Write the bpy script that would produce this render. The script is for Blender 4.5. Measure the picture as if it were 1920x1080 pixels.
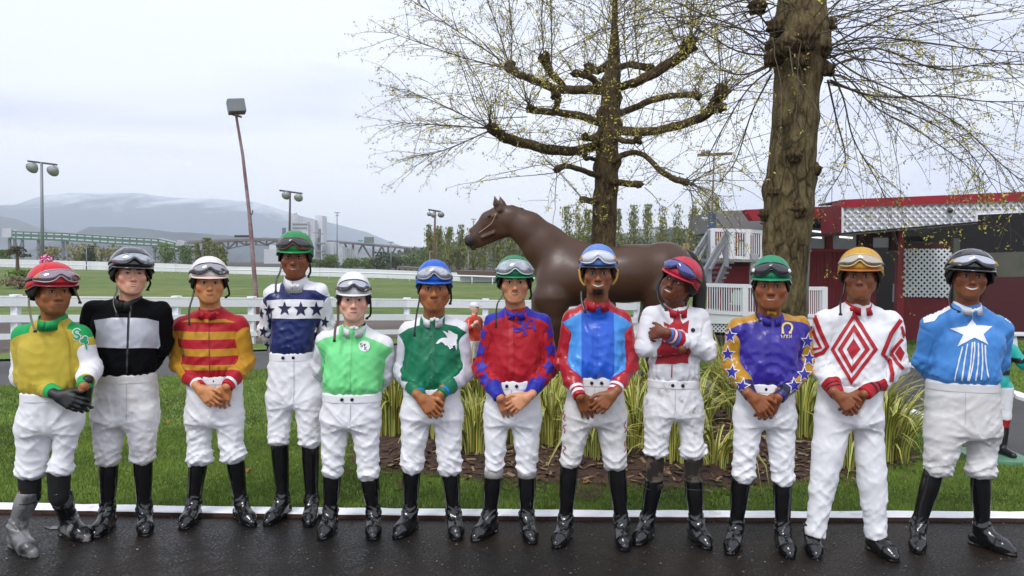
import bpy, bmesh, math, random
import numpy as np
from mathutils import Vector, Matrix
from mathutils.bvhtree import BVHTree
from mathutils.geometry import delaunay_2d_cdt

random.seed(7)
RNG = np.random.default_rng(11)
for o in list(bpy.data.objects):
    bpy.data.objects.remove(o)
SC = bpy.context.scene
COL = SC.collection
PI = math.pi

# ------------------------------------------------------------------ camera
FPX, CAM_H = 1450.0, 1.53                     # focal length in photo pixels (1920 wide), eye height
PITCH, ROLL = math.atan(46 / 1450.0), math.radians(0.7)
_R0 = Vector((1, 0, 0)); FW = Vector((0, math.cos(PITCH), -math.sin(PITCH))); _U0 = Vector((0, math.sin(PITCH), math.cos(PITCH)))
CR = _R0 * math.cos(ROLL) + _U0 * math.sin(ROLL)
CU = _U0 * math.cos(ROLL) - _R0 * math.sin(ROLL)
EYE = Vector((0, 0, CAM_H))
cam_d = bpy.data.cameras.new('camera'); cam = bpy.data.objects.new('camera', cam_d); COL.objects.link(cam)
cam_d.sensor_width = 36; cam_d.lens = 36 * FPX / 1920
cam_d.clip_start = 0.1; cam_d.clip_end = 9000
m = Matrix.Identity(4)
for i in range(3):
    m[i][0] = CR[i]; m[i][1] = CU[i]; m[i][2] = -FW[i]; m[i][3] = EYE[i]
cam.matrix_world = m
SC.camera = cam

def ray(u, v): return CR * ((u - 960) / FPX) + CU * ((540 - v) / FPX) + FW
def atY(u, v, Y):
    r = ray(u, v); return EYE + r * (Y / r.y)
def atZ(u, v, z=0.0):
    r = ray(u, v); return EYE + r * ((z - CAM_H) / r.z)

# ------------------------------------------------------------------ light
SUN_EL, SUN_AZ = 52, 205          # sun high behind the photographer
world = bpy.data.worlds.new('World'); SC.world = world
world.use_nodes = True
wn, wl = world.node_tree.nodes, world.node_tree.links
wn.clear()
w_out = wn.new('ShaderNodeOutputWorld')
w_sky = wn.new('ShaderNodeTexSky'); w_sky.sky_type = 'NISHITA'; w_sky.sun_disc = False
w_sky.sun_elevation = math.radians(SUN_EL); w_sky.sun_rotation = math.radians(SUN_AZ)
w_bg = wn.new('ShaderNodeBackground'); w_bg.inputs['Strength'].default_value = 0.1
wl.new(w_sky.outputs['Color'], w_bg.inputs['Color'])
# an unbroken overcast: pale cloud over the whole sky, with soft lilac-grey folds
w_tc = wn.new('ShaderNodeTexCoord')
w_map = wn.new('ShaderNodeMapping'); w_map.inputs['Scale'].default_value = (1.0, 1.0, 4.2)
w_map.inputs['Location'].default_value = (0.35, 0.1, 0.55)
wl.new(w_tc.outputs['Generated'], w_map.inputs['Vector'])
w_no = wn.new('ShaderNodeTexNoise'); w_no.inputs['Scale'].default_value = 1.7; w_no.inputs['Detail'].default_value = 5
w_no.inputs['Roughness'].default_value = 0.5; w_no.inputs['Distortion'].default_value = 0.5
wl.new(w_map.outputs['Vector'], w_no.inputs['Vector'])
w_rp = wn.new('ShaderNodeValToRGB')
w_rp.color_ramp.elements[0].position = 0.36; w_rp.color_ramp.elements[0].color = (0.68, 0.735, 0.95, 1)
w_rp.color_ramp.elements[1].position = 0.47; w_rp.color_ramp.elements[1].color = (0.86, 0.90, 1.0, 1)
wl.new(w_no.outputs['Fac'], w_rp.inputs['Fac'])
w_cl = wn.new('ShaderNodeBackground'); w_cl.inputs['Strength'].default_value = 1.08
wl.new(w_rp.outputs['Color'], w_cl.inputs['Color'])
w_mx = wn.new('ShaderNodeMixShader'); w_mx.inputs[0].default_value = 0.94
wl.new(w_bg.outputs[0], w_mx.inputs[1]); wl.new(w_cl.outputs[0], w_mx.inputs[2])
wl.new(w_mx.outputs[0], w_out.inputs['Surface'])

sun_d = bpy.data.lights.new('sun', 'SUN'); sun = bpy.data.objects.new('sun', sun_d); COL.objects.link(sun)
sun_d.energy = 1.5; sun_d.angle = math.radians(16); sun_d.color = (1.0, 0.98, 0.96)
_az, _el = math.radians(SUN_AZ), math.radians(SUN_EL)
_sd = Vector((math.sin(_az) * math.cos(_el), math.cos(_az) * math.cos(_el), math.sin(_el)))
sun.rotation_euler = (-_sd).to_track_quat('-Z', 'Y').to_euler()
SC.view_settings.view_transform = 'Standard'; SC.view_settings.look = 'None'
SC.view_settings.exposure = 0.25; SC.view_settings.gamma = 1.0; SC.view_settings.use_curve_mapping = False
SC.render.engine = 'CYCLES'
SC.cycles.use_denoising = True
SC.cycles.max_bounces = 6; SC.cycles.diffuse_bounces = 3; SC.cycles.glossy_bounces = 3
SC.cycles.transparent_max_bounces = 8; SC.cycles.volume_bounces = 2

# ------------------------------------------------------------------ helpers: objects
def tag(o, label=None, cat=None, group=None, kind=None):
    if label: o['label'] = label
    if cat: o['category'] = cat
    if group: o['group'] = group
    if kind: o['kind'] = kind
    return o
def empty(name, loc=(0, 0, 0), rz=0.0, label=None, cat=None, group=None):
    o = bpy.data.objects.new(name, None); COL.objects.link(o); o.location = loc; o.rotation_euler = (0, 0, rz)
    o.empty_display_size = 0.2
    return tag(o, label, cat, group)
def link(name, me, mats, parent=None, loc=None, smooth=True):
    if not isinstance(mats, (list, tuple)): mats = [mats]
    if not me.materials:
        for mt in mats: me.materials.append(mt)
    o = bpy.data.objects.new(name, me); COL.objects.link(o)
    if parent is not None: o.parent = parent
    if loc is not None: o.location = loc
    return o
def np_mesh(name, V, Q, smooth=True, mat_idx=None):
    """mesh from a vertex array and an (n,3) or (n,4) face array"""
    V = np.asarray(V, np.float32); Q = np.asarray(Q, np.int32)
    me = bpy.data.meshes.new(name)
    n, k = Q.shape
    me.vertices.add(len(V)); me.vertices.foreach_set('co', V.ravel())
    me.loops.add(n * k); me.loops.foreach_set('vertex_index', Q.ravel())
    me.polygons.add(n); me.polygons.foreach_set('loop_start', np.arange(0, n * k, k, dtype=np.int32))
    if mat_idx is not None: me.polygons.foreach_set('material_index', np.asarray(mat_idx, np.int32))
    me.polygons.foreach_set('use_smooth', np.full(n, smooth))
    me.update(calc_edges=True); me.validate()
    return me
def attr(me, name, arr):
    a = me.attributes.new(name, 'FLOAT', 'POINT'); a.data.foreach_set('value', np.asarray(arr, np.float32))
def colattr(me, name, rgb):
    a = me.attributes.new(name, 'FLOAT_COLOR', 'POINT')
    c = np.ones((len(rgb), 4), np.float32); c[:, :3] = rgb; a.data.foreach_set('color', c.ravel())

class MB:
    """collects boxes, tubes, lathes and polygons; build() links them as one mesh object"""
    def __init__(s): s.v = []; s.f = []; s.m = []; s.sm = []
    def add(s, V, F, mi=0, smooth=False):
        b = len(s.v); s.v += [tuple(p) for p in V]
        s.f += [tuple(b + i for i in f) for f in F]; s.m += [mi] * len(F); s.sm += [smooth] * len(F)
        return s
    def box(s, c, d, mi=0, rot=None, bev=0.0):
        x, y, z = d[0] / 2, d[1] / 2, d[2] / 2
        if bev > 0:
            bm = bmesh.new(); bmesh.ops.create_cube(bm, size=1)
            for v in bm.verts: v.co = Vector((v.co.x * d[0], v.co.y * d[1], v.co.z * d[2]))
            bmesh.ops.bevel(bm, geom=list(bm.edges), offset=bev, segments=2, affect='EDGES', profile=0.6)
            bm.verts.index_update(); V = [v.co.copy() for v in bm.verts]; F = [[v.index for v in f.verts] for f in bm.faces]; bm.free()
        else:
            V = [Vector((a, b, e)) for a in (-x, x) for b in (-y, y) for e in (-z, z)]
            F = [(0, 1, 3, 2), (4, 6, 7, 5), (0, 4, 5, 1), (2, 3, 7, 6), (0, 2, 6, 4), (1, 5, 7, 3)]
        c = Vector(c)
        if rot is not None: V = [rot @ p for p in V]
        return s.add([p + c for p in V], F, mi)
    def bar(s, a, b, w, h, mi=0, up=(0, 0, 1)):
        """box from a to b, w across and h along 'up'"""
        a, b = Vector(a), Vector(b); d = (b - a); L = d.length; d = d / L
        u = Vector(up); sd = d.cross(u)
        if sd.length < 1e-4: sd = d.cross(Vector((0, 1, 0)))
        sd.normalize(); u = sd.cross(d)
        R = Matrix((sd, d, u)).transposed()
        return s.box((a + b) / 2, (w, L, h), mi, R)
    def tube(s, pts, rs, n=8, mi=0, cap=True, smooth=True, flat=1.0):
        pts = [Vector(p) for p in pts]
        if not isinstance(rs, (list, tuple, np.ndarray)): rs = [rs] * len(pts)
        V = []; F = []; ref = None
        for i, p in enumerate(pts):
            t = (pts[min(i + 1, len(pts) - 1)] - pts[max(i - 1, 0)])
            if t.length < 1e-9: t = Vector((0, 0, 1))
            t.normalize()
            if ref is None:
                ref = t.cross(Vector((0, 1, 0)))
                if ref.length < 0.1: ref = t.cross(Vector((1, 0, 0)))
            ref = (ref - t * ref.dot(t)); ref.normalize(); b = t.cross(ref)
            for k in range(n):
                a = 2 * PI * k / n
                V.append(p + ref * (math.cos(a) * rs[i]) + b * (math.sin(a) * rs[i] * flat))
        for i in range(len(pts) - 1):
            for k in range(n):
                k2 = (k + 1) % n
                F.append((i * n + k, i * n + k2, (i + 1) * n + k2, (i + 1) * n + k))
        if cap: F.append(tuple(reversed(range(n)))); F.append(tuple((len(pts) - 1) * n + k for k in range(n)))
        return s.add(V, F, mi, smooth)
    def ball(s, c, r, n=10, mi=0, rot=None, smooth=True):
        if not isinstance(r, (list, tuple)): r = (r, r, r)
        V = []; F = []; h = max(4, n // 2); c = Vector(c)
        for i in range(h + 1):
            th = PI * i / h
            for k in range(n):
                ph = 2 * PI * k / n
                p = Vector((r[0] * math.sin(th) * math.cos(ph), r[1] * math.sin(th) * math.sin(ph), r[2] * math.cos(th)))
                V.append((rot @ p if rot is not None else p) + c)
        for i in range(h):
            for k in range(n):
                k2 = (k + 1) % n
                F.append((i * n + k, (i + 1) * n + k, (i + 1) * n + k2, i * n + k2))
        return s.add(V, F, mi, smooth)
    def poly(s, pts, mi=0): return s.add(pts, [tuple(range(len(pts)))], mi)
    def prism(s, pts, d, mi=0):
        """polygon pts pushed along d"""
        n = len(pts); d = Vector(d); P = [Vector(p) for p in pts]
        V = P + [p + d for p in P]
        F = [tuple(range(n)), tuple(reversed(range(n, 2 * n)))] + [(i, i + n, (i + 1) % n + n, (i + 1) % n) for i in range(n)]
        return s.add(V, F, mi)
    def mesh(s, name):
        me = bpy.data.meshes.new(name); me.from_pydata(s.v, [], s.f)
        me.polygons.foreach_set('material_index', s.m); me.polygons.foreach_set('use_smooth', s.sm)
        me.validate(); me.update(); return me
    def build(s, name, mats, parent=None, loc=None):
        return link(name, s.mesh(name), mats, parent, loc)
def lin(*c): return tuple((x / 255 / 12.92 if x / 255 <= .04045 else ((x / 255 + .055) / 1.055) ** 2.4) for x in c)

# ------------------------------------------------------------------ helpers: materials
MAT = {}
def mat(name, col, rough=0.6, spec=0.5, metal=0.0, nscale=0.0, namt=0.0, bscale=0.0, bump=0.0, detail=6, sheen=0.0,
        coat=0.0, col2=None, c2scale=2.0, c2lo=.45, c2hi=.6, attr_col=None, sss=0.0, coord='Object', rvar=0.0, bdist=.01, crease=False):
    """principled material: base colour, value noise (nscale/namt), second colour in patches, noise bump"""
    if name in MAT: return MAT[name]
    mt = bpy.data.materials.new(name); mt.use_nodes = True; MAT[name] = mt
    nt = mt.node_tree; N, L = nt.nodes, nt.links
    b = N['Principled BSDF']
    b.inputs['Roughness'].default_value = rough; b.inputs['Metallic'].default_value = metal
    b.inputs['Specular IOR Level'].default_value = spec
    if sheen: b.inputs['Sheen Weight'].default_value = sheen
    if coat: b.inputs['Coat Weight'].default_value = coat; b.inputs['Coat Roughness'].default_value = .08
    if sss:
        b.inputs['Subsurface Weight'].default_value = sss; b.inputs['Subsurface Radius'].default_value = (.012, .005, .003); b.inputs['Subsurface Scale'].default_value = 1.0
    tc = N.new('ShaderNodeTexCoord'); co = tc.outputs[coord]
    if attr_col:
        a = N.new('ShaderNodeAttribute'); a.attribute_name = attr_col; c = a.outputs['Color']
    else:
        rgb = N.new('ShaderNodeRGB'); rgb.outputs[0].default_value = (*col, 1); c = rgb.outputs[0]
    if col2 is not None:
        n2 = N.new('ShaderNodeTexNoise'); n2.inputs['Scale'].default_value = c2scale; n2.inputs['Detail'].default_value = 7; n2.inputs['Roughness'].default_value = .62
        L.new(co, n2.inputs['Vector'])
        mr = N.new('ShaderNodeMapRange'); mr.inputs[1].default_value = c2lo; mr.inputs[2].default_value = c2hi; L.new(n2.outputs['Fac'], mr.inputs[0])
        mx = N.new('ShaderNodeMix'); mx.data_type = 'RGBA'; L.new(mr.outputs[0], mx.inputs[0]); L.new(c, mx.inputs[6]); mx.inputs[7].default_value = (*col2, 1)
        c = mx.outputs[2]
    if namt:
        n1 = N.new('ShaderNodeTexNoise'); n1.inputs['Scale'].default_value = nscale; n1.inputs['Detail'].default_value = detail; L.new(co, n1.inputs['Vector'])
        mr = N.new('ShaderNodeMapRange'); mr.inputs[1].default_value = .25; mr.inputs[2].default_value = .75; mr.inputs[3].default_value = 1 - namt; mr.inputs[4].default_value = 1 + namt
        L.new(n1.outputs['Fac'], mr.inputs[0])
        vm = N.new('ShaderNodeVectorMath'); vm.operation = 'SCALE'; L.new(c, vm.inputs[0]); L.new(mr.outputs[0], vm.inputs['Scale']); c = vm.outputs[0]
        if rvar:
            m2 = N.new('ShaderNodeMapRange'); m2.inputs[1].default_value = .3; m2.inputs[2].default_value = .7; m2.inputs[3].default_value = max(.02, rough - rvar); m2.inputs[4].default_value = min(1, rough + rvar)
            L.new(n1.outputs['Fac'], m2.inputs[0]); L.new(m2.outputs[0], b.inputs['Roughness'])
    L.new(c, b.inputs['Base Color'])
    if bump:
        n3 = N.new('ShaderNodeTexNoise')
        if crease: n3.noise_type = 'RIDGED_MULTIFRACTAL'; n3.inputs['Distortion'].default_value = .6; n3.inputs['Roughness'].default_value = .35; n3.inputs['Scale'].default_value = bscale; n3.inputs['Detail'].default_value = 3 if crease else 5
        if crease:
            mpv = N.new('ShaderNodeMapping'); mpv.inputs['Scale'].default_value = (1.0, .8, 1.7); mpv.inputs['Rotation'].default_value = (0, .45, 0); L.new(co, mpv.inputs['Vector']); L.new(mpv.outputs[0], n3.inputs['Vector'])
        else: L.new(co, n3.inputs['Vector'])
        bp = N.new('ShaderNodeBump'); bp.inputs['Strength'].default_value = bump; bp.inputs['Distance'].default_value = bdist
        L.new(n3.outputs['Fac'], bp.inputs['Height']); L.new(bp.outputs[0], b.inputs['Normal'])
    mt['_c'] = 0
    return mt

# ------------------------------------------------------------------ helpers: signed distance fields and surface nets
A = lambda *p: np.array(p, np.float32)
def rc(P, a, b, ra, rb):
    a = np.asarray(a, np.float32); b = np.asarray(b, np.float32); ba = b - a
    q = P - a; h = np.clip(q @ ba / max(float(ba @ ba), 1e-9), 0, 1)
    return np.linalg.norm(q - h[:, None] * ba, axis=1) - (ra + (rb - ra) * h)
def limb(P, a, b, hs, rs):
    a = np.asarray(a, np.float32); b = np.asarray(b, np.float32); ba = b - a
    q = P - a; t = q @ ba / max(float(ba @ ba), 1e-9); h = np.clip(t, 0, 1)
    return np.linalg.norm(q - h[:, None] * ba, axis=1) - np.interp(h, hs, rs).astype(np.float32), t
def ell(P, c, r):
    q = P - np.asarray(c, np.float32); r = np.asarray(r, np.float32)
    k0 = np.linalg.norm(q / r, axis=1); k1 = np.linalg.norm(q / (r * r), axis=1)
    return k0 * (k0 - 1) / np.maximum(k1, 1e-6)
def sph(P, c, r): return np.linalg.norm(P - np.asarray(c, np.float32), axis=1) - r
def smin(a, b, k):
    h = np.clip(.5 + .5 * (b - a) / k, 0, 1); return b + (a - b) * h - k * h * (1 - h)
def smax(a, b, k): return -smin(-a, -b, k)
def axis(segs):
    """piecewise even samples: [(start, end, step), ...]"""
    out = []
    for a, b, s in segs:
        if b - a <= 1e-6: continue
        n = max(1, int(round((b - a) / s))); out.append(np.linspace(a, b, n, endpoint=False))
    out.append([segs[-1][1]]); return np.concatenate(out).astype(np.float32)
def nets(f, xs, ys, zs, s=4, slack=1.6):
    """dual (surface-nets) mesh of f = 0 on a rectilinear grid; f is only evaluated near the surface"""
    def padded(a):
        n = (-len(a)) % s
        return np.concatenate([a, a[-1] + (a[-1] - a[-2]) * np.arange(1, n + 1)]).astype(np.float32) if n else a
    xs, ys, zs = padded(xs), padded(ys), padded(zs)
    n = (len(xs), len(ys), len(zs))
    def blk(a):
        b = a.reshape(-1, s); nx = np.append(a[s::s], a[-1] + (a[-1] - a[-2])); return (b[:, 0] + nx) / 2, nx - b[:, 0]
    (cx, wx), (cy, wy), (cz, wz) = blk(xs), blk(ys), blk(zs)
    G = np.stack(np.meshgrid(cx, cy, cz, indexing='ij'), -1).reshape(-1, 3).astype(np.float32)
    HD = (np.sqrt(wx[:, None, None] ** 2 + wy[None, :, None] ** 2 + wz[None, None, :] ** 2) / 2).ravel()
    D = f(G); m = np.abs(D) < HD * slack
    bs = (len(cx), len(cy), len(cz))
    V = np.repeat(np.repeat(np.repeat(np.where(D > 0, 1., -1.).reshape(bs), s, 0), s, 1), s, 2).astype(np.float32)
    M = np.repeat(np.repeat(np.repeat(m.reshape(bs), s, 0), s, 1), s, 2)
    I, J, K = np.nonzero(M)
    V[I, J, K] = f(np.stack([xs[I], ys[J], zs[K]], -1))
    ins = V < 0
    c = [ins[i:n[0] - 1 + i, j:n[1] - 1 + j, k:n[2] - 1 + k] for i in (0, 1) for j in (0, 1) for k in (0, 1)]
    cnt = sum(x.astype(np.int8) for x in c); act = (cnt > 0) & (cnt < 8)
    I, J, K = np.nonzero(act); vid = np.full(act.shape, -1, np.int32); vid[I, J, K] = np.arange(len(I))
    acc = np.zeros((len(I), 3), np.float64); num = np.zeros(len(I))
    off = [(i, j, k) for i in (0, 1) for j in (0, 1) for k in (0, 1)]
    val = [V[I + o[0], J + o[1], K + o[2]] for o in off]
    pos = [np.stack([xs[I + o[0]], ys[J + o[1]], zs[K + o[2]]], -1) for o in off]
    for a in range(8):
        for b in range(a + 1, 8):
            if sum(x != y for x, y in zip(off[a], off[b])) != 1: continue
            w = (val[a] < 0) != (val[b] < 0)
            t = np.where(w, val[a] / np.where(w, val[a] - val[b], 1), 0)
            acc += np.where(w[:, None], pos[a] + t[:, None] * (pos[b] - pos[a]), 0); num += w
    vert = acc / np.maximum(num, 1)[:, None]
    quads = []
    for ax in range(3):
        sl0 = [slice(1, n[0] - 1), slice(1, n[1] - 1), slice(1, n[2] - 1)]; sl1 = list(sl0)
        sl0[ax] = slice(0, n[ax] - 1); sl1[ax] = slice(1, n[ax])
        a, b = ins[tuple(sl0)], ins[tuple(sl1)]
        I, J, K = np.nonzero(a != b); fl = a[I, J, K]
        base = [I + 1, J + 1, K + 1]; base[ax] = base[ax] - 1
        u, w = [(1, 2), (2, 0), (0, 1)][ax]
        def cell(du, dw):
            q = [base[0].copy(), base[1].copy(), base[2].copy()]; q[u] -= du; q[w] -= dw; return vid[q[0], q[1], q[2]]
        q = np.stack([cell(1, 1), cell(0, 1), cell(0, 0), cell(1, 0)], -1)
        q[~fl] = q[~fl][:, ::-1]; quads.append(q)
    Q = np.concatenate(quads); Q = Q[(Q >= 0).all(1)]
    return vert.astype(np.float32), Q
def relax(V, Q, it=1, w=.5):
    for _ in range(it):
        acc = np.zeros_like(V); num = np.zeros(len(V))
        for a, b in ((0, 1), (1, 2), (2, 3), (3, 0)):
            np.add.at(acc, Q[:, a], V[Q[:, b]]); np.add.at(acc, Q[:, b], V[Q[:, a]])
            np.add.at(num, Q[:, a], 1); np.add.at(num, Q[:, b], 1)
        V = V + w * (acc / np.maximum(num, 1)[:, None] - V)
    return V
def smooth01(x, a, b):
    t = np.clip((x - a) / (b - a), 0, 1); return t * t * (3 - 2 * t)
def waves(P, seed, L=.12, n=5, warp=1.6):
    """cloth-like creases, 0..1: warped ridges in several directions"""
    g = np.random.default_rng(seed); out = np.zeros(len(P), np.float32); tot = 0
    for i in range(n):
        k = g.normal(size=3); k /= np.linalg.norm(k); k2 = g.normal(size=3); k2 /= np.linalg.norm(k2); k3 = g.normal(size=3); k3 /= np.linalg.norm(k3)
        l = L * g.uniform(.6, 1.5)
        th = P @ (k * 2 * PI / l) + warp * np.sin(P @ (k2 * 2 * PI / (l * 1.7)) + g.uniform(0, 6)) + g.uniform(0, 6)
        msk = smooth01(np.sin(P @ (k3 * 2 * PI / (l * 2.6)) + g.uniform(0, 6)), -.2, .8)
        out += (1 - np.abs(np.sin(th / 2))) ** 2 * msk; tot += .5
    return out / tot

def drape(P, seed, L=.12, n=5, level=.6):
    """long tented folds, 0..1; level turns them from upright (0) to level (1)"""
    g = np.random.default_rng(seed); out = np.zeros(len(P), np.float32)
    for i in range(n):
        a = g.uniform(-1, 1) * 1.1 + (PI / 2 if g.uniform() < level else 0)
        k = A(math.cos(a), g.uniform(-.35, .35), math.sin(a)); kp = A(-math.sin(a), g.uniform(-.3, .3), math.cos(a))
        l = L * g.uniform(.6, 1.35)
        th = P @ (k * PI / l) + .55 * np.sin(P @ (kp * 2 * PI / (l * 5.5)) + g.uniform(0, 6)) + g.uniform(0, 6)
        r = (1 - np.abs(np.sin(th))) ** 1.7
        msk = smooth01(np.sin(P @ (kp * 2 * PI / (l * 6.5)) + .8 * np.sin(P @ (k * 2 * PI / (l * 3.3)) + g.uniform(0, 6)) + g.uniform(0, 6)), -.1, .8)
        out += r * msk
    return out / (n * .22)
# ------------------------------------------------------------------ people
def horizon(u): return 494 + (u - 960) * math.tan(ROLL)

def hand_sdf(P, W, D, N, up, hs=1.0, curl=(25, 35, 25), thumb=1.0, grow=0.0):
    """five-fingered hand: wrist W, direction D, back-of-hand normal N, thumb side towards 'up'"""
    D = Vector(D).normalized(); N = Vector(N); N = (N - D * N.dot(D)).normalized(); S = N.cross(D).normalized()
    if S.dot(Vector(up)) < 0: S = -S
    W = Vector(W)
    d = rc(P, W - D * .03 * hs, W + D * .015 * hs, .026 * hs + grow, .025 * hs + grow)
    kn = ((.031, .084), (.0105, .09), (-.0105, .086), (-.030, .077))
    ln = ((.042, .025, .021), (.046, .029, .022), (.042, .027, .021), (.033, .021, .019))
    fing = None; palm = None
    for i in range(4):
        K = W + D * kn[i][1] * hs + S * kn[i][0] * hs
        p = rc(P, W + S * (.016 - .0105 * i) * hs + D * .012 * hs, K, .0165 * hs + grow, .0115 * hs + grow)
        palm = p if palm is None else smin(palm, p, .012)
        a = 0.0; q = K; r = .0098 * (1, 1.03, 1, .88)[i] * hs + grow; fd = None
        spread = S * (.10, .02, -.05, -.14)[i]
        for j in range(3):
            a += math.radians(curl[j] + (0, 0, 3, 6)[i])
            v = (D * math.cos(a) - N * math.sin(a) + spread * math.cos(a)).normalized()
            q2 = q + v * ln[i][j] * hs
            r2 = r * (.9, .92, .85)[j]
            x = rc(P, q, q2, r, r2); fd = x if fd is None else smin(fd, x, .003)
            q, r = q2, r2
        fing = fd if fing is None else np.minimum(fing, fd)
    d = smin(d, palm, .012); d = smin(d, fing, .004)
    T0 = W + D * .018 * hs + S * .018 * hs - N * .006 * hs
    T1 = W + D * .050 * hs + S * (.046 * hs) - N * .006 * hs
    T2 = T1 + (D * .8 + S * .42 * thumb + N * .12).normalized() * .032 * hs
    T3 = T2 + (D * .93 + S * .12 * thumb - N * .05).normalized() * .028 * hs
    d = smin(d, rc(P, T0, T1, .0185 * hs + grow, .0135 * hs + grow), .014)
    t = smin(rc(P, T1, T2, .0132 * hs + grow, .0108 * hs + grow), rc(P, T2, T3, .0112 * hs + grow, .0085 * hs + grow), .003)
    return smin(d, t, .004)

def head_sdf(p, f):
    """p in head axes (x to the picture's right, -y out of the face, z up, origin between the ears at eye level)"""
    jw, nw, ck = f.get('jaw', 1.0), f.get('nose', 1.0), f.get('cheek', 1.0)
    sm = f.get('smile', 0.2)
    q = p.copy(); q[:, 0] = np.abs(q[:, 0])
    d = ell(q, (0, .018, .04), (.077, .098, .092))
    d = smin(d, ell(q, (0, -.018, -.032), (.0695 * ck, .074, .086)), .03)
    d = smin(d, rc(q, (.055 * jw, .004, -.054), (.021 * jw, -.060, -.098), .024, .021), .026)
    d = smin(d, sph(q, (0, -.071, -.101), .0205), .02)
    d = smin(d, sph(q, (.049 * ck, -.056, -.026 + .004 * sm), .0215 + .003 * sm), .022)
    d = smin(d, rc(q, (.010, -.087, .021), (.047, -.070, .021), .0105, .009), .014)
    d = smax(d, -sph(q, (.031, -.1015, .002), .0175), .012)
    d = smin(d, ell(q, (.0315, -.0745, .002), (.0175, .0125, .0125)), .007)
    d = smin(d, rc(q, (0, -.088, .010), (0, -.1085, -.030), .0075, .0105 * nw), .010)
    d = smin(d, sph(q, (0, -.1095, -.034), .0115 * nw), .006)
    d = smin(d, sph(q, (.0128 * nw, -.0985, -.0375), .0085 * nw), .007)
    d = smax(d, -sph(q, (.0062 * nw, -.1065, -.0465), .0042), .004)
    d = smin(d, ell(q, (0, -.080, -.068), (.034, .0175, .026)), .015)
    # folds from the wings of the nose to the corners of the mouth
    d = smax(d, -rc(q, (.021, -.103, -.038), (.034, -.097, -.062), .0025, .0035), .007) if sm > .15 else d
    # ears
    e = ell(q, (.0775, .012, -.014), (.0095, .019, .031)); e = smax(e, -ell(q, (.0865, .006, -.012), (.006, .011, .02)), .004)
    d = smin(d, e, .006)
    return d

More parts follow.
